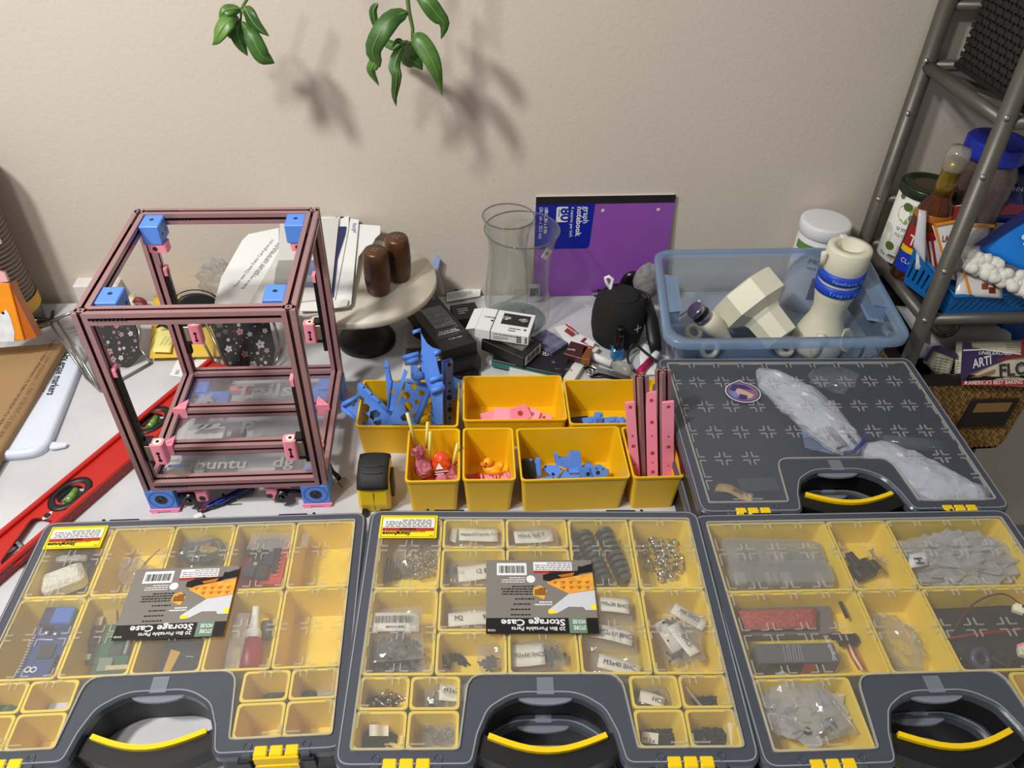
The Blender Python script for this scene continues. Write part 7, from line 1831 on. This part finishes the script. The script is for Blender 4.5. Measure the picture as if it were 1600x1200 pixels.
MB().plate([Zp(1142, 1166, zm + .016), Zp(1154, 1166, zm + .016), Zp(1148, 1128, zm + .028), Zp(1136, 1130, zm + .028)], .0005).build('paper_label', SATIN, label='bent white paper slip at the right edge of the middle case', cat='label')
# ---- right case
zr_ = zm
CB = clear('clear_box', (240, 240, 240), .16, .12, (214, 216, 218), edge=.45)
for k, (px, z, l) in enumerate(((((1130, 884), (1292, 890), (1280, 850), (1124, 845)), .012, 'rear clear compartment box in the right case'), (((1142, 918), (1306, 918), (1290, 886), (1136, 880)), .020, 'front clear compartment box full of white parts in the right case'))):
    q = [Zp(*p, zr_ + z) for p in px]; c_ = sum(q, Vector())/4; x = q[1] - q[0]
    w = x.length; d = (q[3] - q[0]).length
    t = thing('clear_box', l, 'box', tuple(c_), math.atan2(x.y, x.x))
    MB().prism(rr(w, d, .008, 4), -.010, .008, ch=.003).build('shell', CB, t)
    MB().prism(rr(w*.97, d*.9, .007, 4), .008, .010, ch=.0008).build('lid', CB, t)
    for i in range(6):
        MB().box((-w*.38 + i*w*.15, -.002, -.002), (.012, d*.45, .006), ch=.001).build('part', (WHITE, mat('grey_part', (140, 140, 140), .5), CREAM)[i % 3], t)
    for i in range(1, 5): MB().box((-w/2 + i*w/5, 0, 0), (.001, d*.9, .014)).build('divider', CB, t)
t = thing('black_gadget', 'tangled black gadget with fine wires in the right case\'s narrow rear bin', 'gadget', tuple(Zp(1348, 890, zr_ + .010)), .3)
MB().box((0, 0, 0), (.026, .022, .012), ch=.002).box((-.008, .010, .008), (.010, .02, .008), ch=.001).box((.010, -.004, .009), (.008, .012, .006), ch=.001).build('body', mat('gadget_black', (38, 36, 32), .5), t)
for k in range(4): MB().tube([(.006 + .003*k, .004, .006), (.012 + .002*k, .012, .016), (.016, -.006, .010), (.010 + .003*k, -.014, .004)], .0006, 5).build('wire', mat('tan_wire', (150, 128, 78), .5), t)
t = thing('clear_bag', 'large crumpled silvery clear bag in the right case\'s rear right bin', 'bag', tuple(Zp(1490, 875, zr_ + .016)))
mb = MB(); mb.blob((0, 0, 0), (.070, .033, .016), 5, .55, 4, 34, 20, smooth=False).blob((.012, .010, .006), (.046, .022, .014), 9, .6, 5, 26, 16, smooth=False); mb.build('film', BAGM, t)
for k in range(4): MB().tube([(-.04 + .006*k, -.02, .004), (.01, -.012 + .008*k, .010), (.05, -.006 + .006*k, .004)], .0022, 6).build('tubing', mat('grey_tubing', (168, 172, 176), .35), t)
e = MB().grid([[Zp(1420 + 6*i, 888 - 11*j - 1*i, zr_ + .032 + .002*math.sin(i)) for i in range(6)] for j in range(3)], th=.0005).build('letter_card', WHITE, label='white card with a turned letter H, left on the large clear bag', cat='card')
Face(e, Zp(1432, 878, zr_ + .0350), Vector((0, -1, 0)), Vector((1, 0, 0))).text(-.006, -.001, .013, 'H', mat('ink_navy', (30, 34, 60), .6), 2, bold=.03)
t, F, comp = board('grey_foam', 'grey foam sheet behind the red mesh pouch', 'foam', [(1165, 1000), (1300, 996), (1290, 932), (1148, 940)], zr_ + .006, .008, mat('grey_foam', (112, 108, 104), .8, bump=.3, bs=400))
RM = mat('red_mesh', (196, 96, 84), .7, c2=(150, 60, 54), vs=400, bump=.5, bs=900)
mb = MB(); pillow(mb, [Zp(1165, 985, zr_ + .022), Zp(1276, 982, zr_ + .022), Zp(1276, 950, zr_ + .022), Zp(1152, 954, zr_ + .022)], .008, 10, 2, .001); mb.build('mesh_pouch', RM, label='dusty red mesh pouch in the right case', cat='pouch')
b = Carton('grey_box', 'grey box with a dark front, red square and small print, in the right case', 'carton', (1187, 1036), (1314, 1034), (1308, 1004), zr_ + .028, .022, mat('slate_box', (92, 94, 100), .5))
F = b.top(); PG = mat('pale_lines', (150, 152, 158), .5)
for k in range(7): F.poly([((.32 + .035*k)*b.w, .05*b.d), ((.33 + .035*k)*b.w, .05*b.d), ((.36 + .035*k + .01*(k % 2))*b.w, .95*b.d), ((.35 + .035*k + .01*(k % 2))*b.w, .95*b.d)], PG, 1)
F.done(); F.text(.955*b.w, .08*b.d, .0062, 'Dragonfly BMS', WINK, 1, rot=PI/2, sx=.75)
F = b.front(); F.rect(.12*b.w, .02*b.h, .80*b.w, .92*b.h, BLACKG, 1).rect(.56*b.w, .02*b.h, .72*b.w, .90*b.h, mat('front_red', (196, 66, 50), .5), 2).poly([(.04*b.w, .1*b.h), (.10*b.w, .1*b.h), (.07*b.w, .5*b.h)], mat('violet_arrow', (120, 116, 160), .5), 2).poly([(.86*b.w, .3*b.h), (.92*b.w, .1*b.h), (.93*b.w, .55*b.h)], mat('violet_arrow', (120, 116, 160), .5), 2).done()
MB().box((0, 0, 0), (.003, .024, .003)).build('black_stick', BLACKP, loc=Zp(1317, 950, zr_ + .020), label='thin black stick at the right end of the grey foam', cat='stick')
t = thing('switch_part', 'small black switch with red and white wires right of the grey box', 'switch', tuple(Zp(1325, 1000, zr_ + .012)))
MB().box((0, 0, 0), (.020, .010, .010), ch=.001).box((-.012, .004, .002), (.010, .006, .006)).build('body', BLACKP, t)
for k, m_ in enumerate((RED, WHITE, RED)): MB().tube([(-.004 + .003*k, -.004, .0), (-.006 + .003*k, -.02, .003), (-.002 + .003*k, -.034, 0)], .0010, 5).build('wire', m_, t)
MB().blob(Zp(1400, 1005, zr_ + .010), (.026, .034, .012), 9, .45, 5, 24, 16, smooth=False).build('clear_bag', BAG, label='crumpled empty clear bag in the middle bin of the right case', cat='bag')
t = thing('black_cloth', 'black soft part filling the right case\'s second row right bin', 'part')
mb = MB(); pillow(mb, [Zp(1478, 1050, zr_ + .012), Zp(1625, 1050, zr_ + .012), Zp(1600, 945, zr_ + .016), Zp(1450, 952, zr_ + .016)], .022, 14, 3, .004); mb.build('body', mat('soft_black', (30, 30, 33), .7, bump=.2, bs=200), t)
cable('thin dark red wire arching over the black soft part', [Zp(1480, 1000, zr_ + .034), Zp(1520, 945, zr_ + .034), Zp(1565, 928, zr_ + .036), Zp(1595, 945, zr_ + .034), Zp(1605, 960, zr_ + .032)], .0010, mat('wire_maroon', (110, 30, 40), .5), 'wire')
cable('straight red wire across the black soft part', [Zp(1485, 997, zr_ + .034), Zp(1530, 990, zr_ + .036), Zp(1605, 982, zr_ + .036)], .0010, mat('wire_red2', (170, 40, 46), .5), 'wire')
MB().box((0, 0, 0), (.010, .007, .005)).box((0, .004, .002), (.006, .004, .003)).build('connector', CREAM, loc=Zp(1590, 953, zr_ + .036), rz=-.5, label='cream wire connector at the right edge of the photo', cat='connector')
for k, (px, m_, l, s) in enumerate((((1500, 1036), STEELD, 'dark metal stub at the left of the tool heap', .010), ((1532, 1030), mat('violet_spool', (74, 70, 96), .35), 'dark violet spool of thin wire in the tool heap', .012), ((1563, 1032), mat('plier_black', (40, 40, 42), .4), 'black plier handle in the tool heap', .014), ((1600, 1020), CREAM, 'cream block at the right photo edge of the tool heap', .010), ((1598, 1012), PINK, 'pink printed bit at the right photo edge', .008))):
    p = Zp(*px, zr_ + .024); mb = MB()
    if k == 1: mb.lathe([(s*.5, -.003), (s, -.003), (s, .003), (s*.5, .003), (s*.5, -.003)], 20, E3(.5, 0, 0), c0=False, c1=False)
    else: mb.box((0, 0, 0), (s, s*1.2, s*.7), ch=.0012).cyl((0, 0, s*.3), (0, s*.3, s*.75), s*.3, 10)
    mb.build('small_part', m_, loc=p, rz=.4*k, label=l, cat='part')
for k, (a, b_) in enumerate((((1555, 1020), (1585, 1032)), ((1555, 1024), (1575, 1044)))): MB().cyl(Zp(*a, zr_ + .028), Zp(*b_, zr_ + .026), .0022, 8).build('plier_jaw', STEELD, label=('upper', 'lower')[k] + ' metal plier jaw in the tool heap', cat='tool')
t = thing('clear_bag', 'clear bags of silver parts in the right case\'s front left bin', 'bag', tuple(Zp(1260, 1110, zr_ + .018)))
mb = MB(); mb.blob((-.006, .002, 0), (.042, .032, .013), 8, .5, 4, 30, 18, smooth=False); mb.build('film', BAGM, t)
mb = MB(); pillow(mb, [(.006, -.030, .006), (.040, -.028, .006), (.018, .030, .010), (-.002, .030, .012)], .008, 12, 14, .010); mb.build('second_film', BAG, t)
for k in range(12):
    rg = random.Random(k + 60); MB().lathe([(.0018, -.002), (.0036, -.002), (.0036, .002), (.0018, .002), (.0018, -.002)], 12, E3(rg.uniform(-1, 1), rg.uniform(-1, 1), 0), c0=False, c1=False).build('silver_part', STEEL if k % 2 else STEELD, t, (rg.uniform(-.034, .02), rg.uniform(-.026, .004), .002 + .004*rg.random()))
MB().cyl((0, -.026, .006), (.014, -.022, .006), .003, 10).build('silver_part', STEEL, t)
# ---- dark case
zd = CD['loc'][2] + .006
WB = mat('white_bag', (244, 244, 244), .38, var=.06, vs=40, bump=1.0, bs=90)
t = thing('white_bag', 'large white filled bag tied in its middle, lying in the dark case', 'bag')
def sausage(pts, rad, seed, amp=.14):
    mb = MB(); L = []; n = 20; K = len(pts)
    for i, p in enumerate(pts):
        d = (pts[min(i+1, K-1)] - pts[max(i-1, 0)]).normalized(); a = d.cross(Vector((0, 0, 1))).normalized(); b = a.cross(d)
        ring = []
        for k in range(n):
            q = 2*PI*k/n; v = a*math.cos(q)*rad[i] + b*math.sin(q)*min(rad[i]*.8, .017)
            w = 1 + amp*noise.noise((p + v)*70 + Vector((seed, 0, 0))) + .5*amp*noise.noise((p + v)*190)
            ring.append(tuple(p + v*w))
        L.append(ring)
    return mb.loft(L, smooth=False)
def lerp_pts(px, z, per=5):
    v = [Zp(*p, z) for p in px]; o = []
    for i in range(len(v) - 1):
        for k in range(per): o.append(v[i].lerp(v[i+1], k/per))
    return o + [v[-1]]
def rads(r, per=5):
    o = []
    for i in range(len(r) - 1):
        for k in range(per): o.append(r[i] + (r[i+1] - r[i])*k/per)
    return o + [r[-1]]
sausage(lerp_pts([(1186, 578), (1205, 595), (1245, 622), (1285, 660), (1322, 692), (1345, 702)], zd + .017), rads([.006, .024, .034, .032, .024, .010]), 1).build('upper_lobe', WB, t)
sausage(lerp_pts([(1345, 702), (1375, 712), (1420, 735), (1470, 762), (1515, 775), (1543, 768)], zd + .017), rads([.010, .024, .034, .036, .022, .008]), 4).build('lower_lobe', WB, t)
MB().tube([Zp(1352, 680, zd + .030), Zp(1348, 692, zd + .034), Zp(1334, 706, zd + .032), Zp(1318, 709, zd + .026)], .0030, 6).build('blue_tie', mat('tie_blue', (52, 66, 130), .5), t)
e = t.children[0]
F = Face(t, Zp(1272, 672, zd + .0325), Zp(1330, 640, 0) - Zp(1300, 690, 0), Vector((-.6, .6, 0)))
mb = MB(); pillow(mb, [Zp(1265, 640, zd + .028), Zp(1300, 625, zd + .028), Zp(1350, 690, zd + .028), Zp(1305, 700, zd + .026)], .008, 10, 3, .004); mb.build('inner_packet', mat('packet_white', (218, 216, 210), .6, bump=.4, bs=60), t)
F = Face(t, Zp(1288, 668, zd + .0335), Zp(1322, 700, 0) - Zp(1285, 655, 0), Zp(1322, 648, 0) - Zp(1288, 668, 0))
F.lines(0, 0, .040, .012, INKG, 4, 1, 4, .3).bars(.004, .020, .040, .026, INKG, 14, 1).done('print')
mb = MB()
mb.blob(Zp(1300, 590, zd + .014), (.034, .026, .012), 6, .4, 4, 22, 12, smooth=False); mb.build('film_fold', BAG, t)
BP = mat('pale_blue_leaf', (150, 170, 205), .55)
t = MB().plate([Zp(1258, 700, zd + .004), Zp(1310, 712, zd + .004), Zp(1262, 668, zd + .004), Zp(1250, 664, zd + .004)], .0006).build('printed_leaf', BP, label='pale blue printed leaf under the white bag in the dark case', cat='leaflet')
F = Face(t, Zp(1262, 705, zd + .0048), (1, -.05, 0), (0, 1, 0)); F.lines(0, 0, .030, .026, INKG, 7, 1, 5, .3).done()
MB().cyl(Zp(1375, 690, zd + .010), Zp(1478, 698, zd + .010), .010, 16).build('clear_tube', clear('smoke_tube', (190, 195, 205), .4, .15, (140, 144, 152)), label='clear smoky tube lying behind the white bag in the dark case', cat='tube')
t = thing('yellow_strip', 'folded yellow paper strip in the dark case\'s front left corner', 'strip', tuple(Zp(1150, 772, zd + .006)), -.42)
YS = mat('kraft_yellow', (240, 206, 120), .6, c2=(214, 172, 84), vs=40)
mb = MB(); mb.grid([[(-.022 + .0035*i, -.007 + .007*j, .003 + .003*math.sin(i*.5)) for j in range(3)] for i in range(13)], th=.0006); mb.build('strip', YS, t)
MB().grid([[(-.022 - .004*math.sin(i*.5), -.006 + .006*j, .004 - .0018*i) for j in range(3)] for i in range(5)], th=.0006).build('folded_end', YS, t)
F = Face(t, (-.006, -.003, .0068), (1, 0, 0), (0, 1, 0)); F.poly([(0, 0), (.006, .002), (.014, 0), (.010, .004), (.004, .005)], mat('brown_mark', (110, 70, 30), .6)).done('mark')
MB().box((0, 0, 0), (.05, .022, .0008)).build('clear_card', clear('card_outline', (205, 210, 205), .25, .2, (110, 120, 118)), loc=Zp(1185, 757, zd + .004), label='clear rectangular card behind the yellow strip', cat='card')
# ------------------------------------------------------------------ trailing plant hanging from above
LEAF = mat('leaf_green_fresh', (92, 134, 52), .42, c2=(62, 104, 36), vs=30)
LEAF2 = mat('leaf_green_dark', (70, 112, 44), .45, c2=(48, 84, 30), vs=30)
STEM = mat('green_stem', (96, 122, 58), .5)
def leaf(par, pts, wd, m, twist=0.0, face=(0, -1, .25), cup=.25):
    """a leaf along a midrib of 3D points; width profile widest below the middle, pointed tip"""
    K = 12; P = [Vector(p) for p in pts]; C_ = []
    for i in range(K + 1):
        s = i/K*(len(P) - 1); k = min(int(s), len(P) - 2); f_ = s - k
        p0, p1, p2, p3 = P[max(k-1, 0)], P[k], P[k+1], P[min(k+2, len(P)-1)]
        C_.append(.5*((2*p1) + (p2-p0)*f_ + (2*p0-5*p1+4*p2-p3)*f_*f_ + (3*p1-p0-3*p2+p3)*f_**3))
    G = []
    for i, p in enumerate(C_):
        d = (C_[min(i+1, K)] - C_[max(i-1, 0)]).normalized()
        f_ = Vector(face).normalized(); a = d.cross(f_).normalized()
        a = Matrix.Rotation(twist*(i/K), 3, d) @ a; nrm = a.cross(d).normalized()
        t_ = i/K; w = .88*wd*(math.sin(PI*min(1, t_**.72))**.85)*(1 if t_ < .8 else (1 - (t_ - .8)*1.6)) + .0004
        G.append([tuple(p + a*w*x - nrm*(cup*w*(x*x) - cup*w*.3)*(1) + nrm*.0008*math.sin(9*t_ + x*3)) for x in (-1, -.66, -.33, 0, .33, .66, 1)])
    mb = MB(); mb.grid(G, th=.0003)
    lf = mb.build('leaf', m, par)
    mb2 = MB(); mb2.tube([c + Vector(face).normalized()*(.0007) for c in C_[:-1]], [.0009*(1 - i/K) + .0003 for i in range(K)], 5); mb2.build('midrib', mat('midrib_green', (120, 150, 80), .5), lf)
    return lf
DY_ = .10
def V(x, y, yy=1.0): return Yp(x, y, yy + DY_)
p1 = thing('trailing_vine', 'short trailing vine with seven green leaves hanging at the upper left', 'plant')
def stem(par, pts, r): 
    P = [Vector(p) for p in pts]; MB().tube(P, r, 7).build('stem', STEM, par)
stem(p1, [V(400, -60), V(390, -20), V(385, 0), V(377, 14), V(376, 35)], [.0026, .0024, .0022, .0019, .0012])
stem(p1, [V(377, 14, .998), V(383, 25, .995)], .0012)
for pts, w, m, tw, fc in (
    ([V(376, 14), V(362, 14, .99), V(348, 20, .985), V(344, 42, .99)], .0085, LEAF, .5, (.3, -1, .6)),
    ([V(375, 32), V(360, 30, .98), V(348, 44, .972), V(338, 60, .97), V(332, 70, .975)], .0125, LEAF, .3, (-.2, -1, .4)),
    ([V(374, 34), V(370, 50, .985), V(377, 70, .982), V(387, 87, .985)], .0100, LEAF2, 0, (.3, -1, .2)),
    ([V(376, 33), V(392, 55, .98), V(408, 85, .975), V(420, 94, .98), V(429, 99, .985)], .0125, LEAF2, 0, (.2, -1, .3)),
    ([V(382, 10), V(390, 25, .99), V(402, 42, .985), V(420, 57, .985)], .0110, LEAF2, .2, (-.3, -1, .2)),
    ([V(375, 32), V(365, 48, 1.01), V(360, 56, 1.01), V(366, 60, 1.01)], .0060, LEAF2, .3, (.2, -1, .2)),
    ([V(352, 36, 1.0), V(345, 42, 1.0), V(340, 40, 1.0)], .0045, LEAF, .3, (.2, -1, .3))): leaf(p1, pts, w, m, tw, fc)
p2 = thing('trailing_vine', 'longer trailing vine with broad leaves hanging at the top centre', 'plant')
stem(p2, [V(634, -80), V(635, -30), V(637, 0), V(639, 18), V(645, 45), V(644, 66), V(628, 70)], [.0034, .0032, .003, .0028, .0024, .0022, .0016])
for pts, w, m, tw, fc in (
    ([V(639, 19), V(615, 26, .985), V(595, 50, .975), V(582, 78, .975), V(588, 100, .98), V(584, 104, .985)], .0150, LEAF2, .2, (-.2, -1, .45)),
    ([V(589, 84, .985), V(584, 100, .98), V(580, 112, .982), V(592, 134, .988)], .0080, LEAF, .4, (.2, -1, .3)),
    ([V(631, 70), V(622, 84, .985), V(616, 104, .975), V(620, 120, .97), V(616, 150, .975), V(619, 166, .98)], .0085, LEAF2, .8, (.5, -1, .2)),
    ([V(646, 52), V(655, 62, .99), V(672, 88, .98), V(683, 115, .975), V(691, 149, .985)], .0140, LEAF, .15, (.25, -1, .25)),
    ([V(644, 68), V(637, 88, 1.02), V(650, 97, 1.02), V(660, 110, 1.02)], .0140, LEAF2, .3, (0, -1, .2)),
    ([V(590, 5, 1.02), V(583, 18, 1.02), V(588, 40, 1.02), V(596, 40, 1.02)], .0055, LEAF2, .9, (.6, -1, .2)),
    ([V(650, -14, 1.0), V(668, 4, .985), V(682, 22, .985), V(694, 38, .985), V(689, 61, .99)], .0125, LEAF2, .6, (.3, -1, .3)),
    ([V(640, 66), V(618, 72, 1.03), V(600, 66, 1.05), V(592, 72, 1.05)], .0070, LEAF, .4, (0, -1, .4)),
    ([V(634, 67), V(628, 66, .99), V(620, 64, .99), V(612, 74, .99)], .0040, LEAF, .3, (0, -1, .4))): leaf(p2, pts, w, m, tw, fc)
# the plant these runners grow from, on a bracket above the frame
pot = thing('hanging_pot', 'terracotta pot of trailing plant hanging on the wall above the view', 'plant pot', (-.09, 1.11, .84))
MB().lathe([(.045, -.06), (.060, .02), (.064, .022), (.064, .034), (.054, .034), (.050, .020), (0, .018)], 28, c1=False).build('pot', mat('terracotta', (150, 90, 66), .7), pot)
rg = random.Random(2)
for k in range(5):
    x = -.055 + .11*k/4; L = (.22, .14, .26, .16, .20)[k]
    base = Vector((x, -.03 + .02*(k % 3), .03)); pts = [base, base + Vector((x*.3, -.03, .02)), base + Vector((x*1.0 + .02, -.035, -.08)), base + Vector((x*1.4 + .03*(k > 2), -.03, -L))]
    MB().tube(pts, .0022, 6).build('stem', STEM, pot)
    for j in range(2):
        o = pts[1].lerp(pts[3], .4*j + .12); s = 1 if (j + k) % 2 else -1
        leaf(pot, [o, o + Vector((s*.022, -.010, -.006)), o + Vector((s*.040, -.014, -.032)), o + Vector((s*.045, -.012, -.062))], .014, LEAF2, .2, (.1*s, -1, .3))
stem(pot, [(.012, -.03, .03), (.02, -.04, -.06), (.035, -.035, -.16), (.045, -.03, -.27)], .0025)
# ------------------------------------------------------------------ lettering becomes mesh
bpy.context.view_layer.update()
dg = bpy.context.evaluated_depsgraph_get()
for o in [o for o in COL.objects if o.type == 'FONT']:
    me = bpy.data.meshes.new_from_object(o.evaluated_get(dg))
    n = bpy.data.objects.new('lettering', me); COL.objects.link(n)
    n.parent = o.parent; n.matrix_basis = o.matrix_basis.copy()
    bpy.data.objects.remove(o)
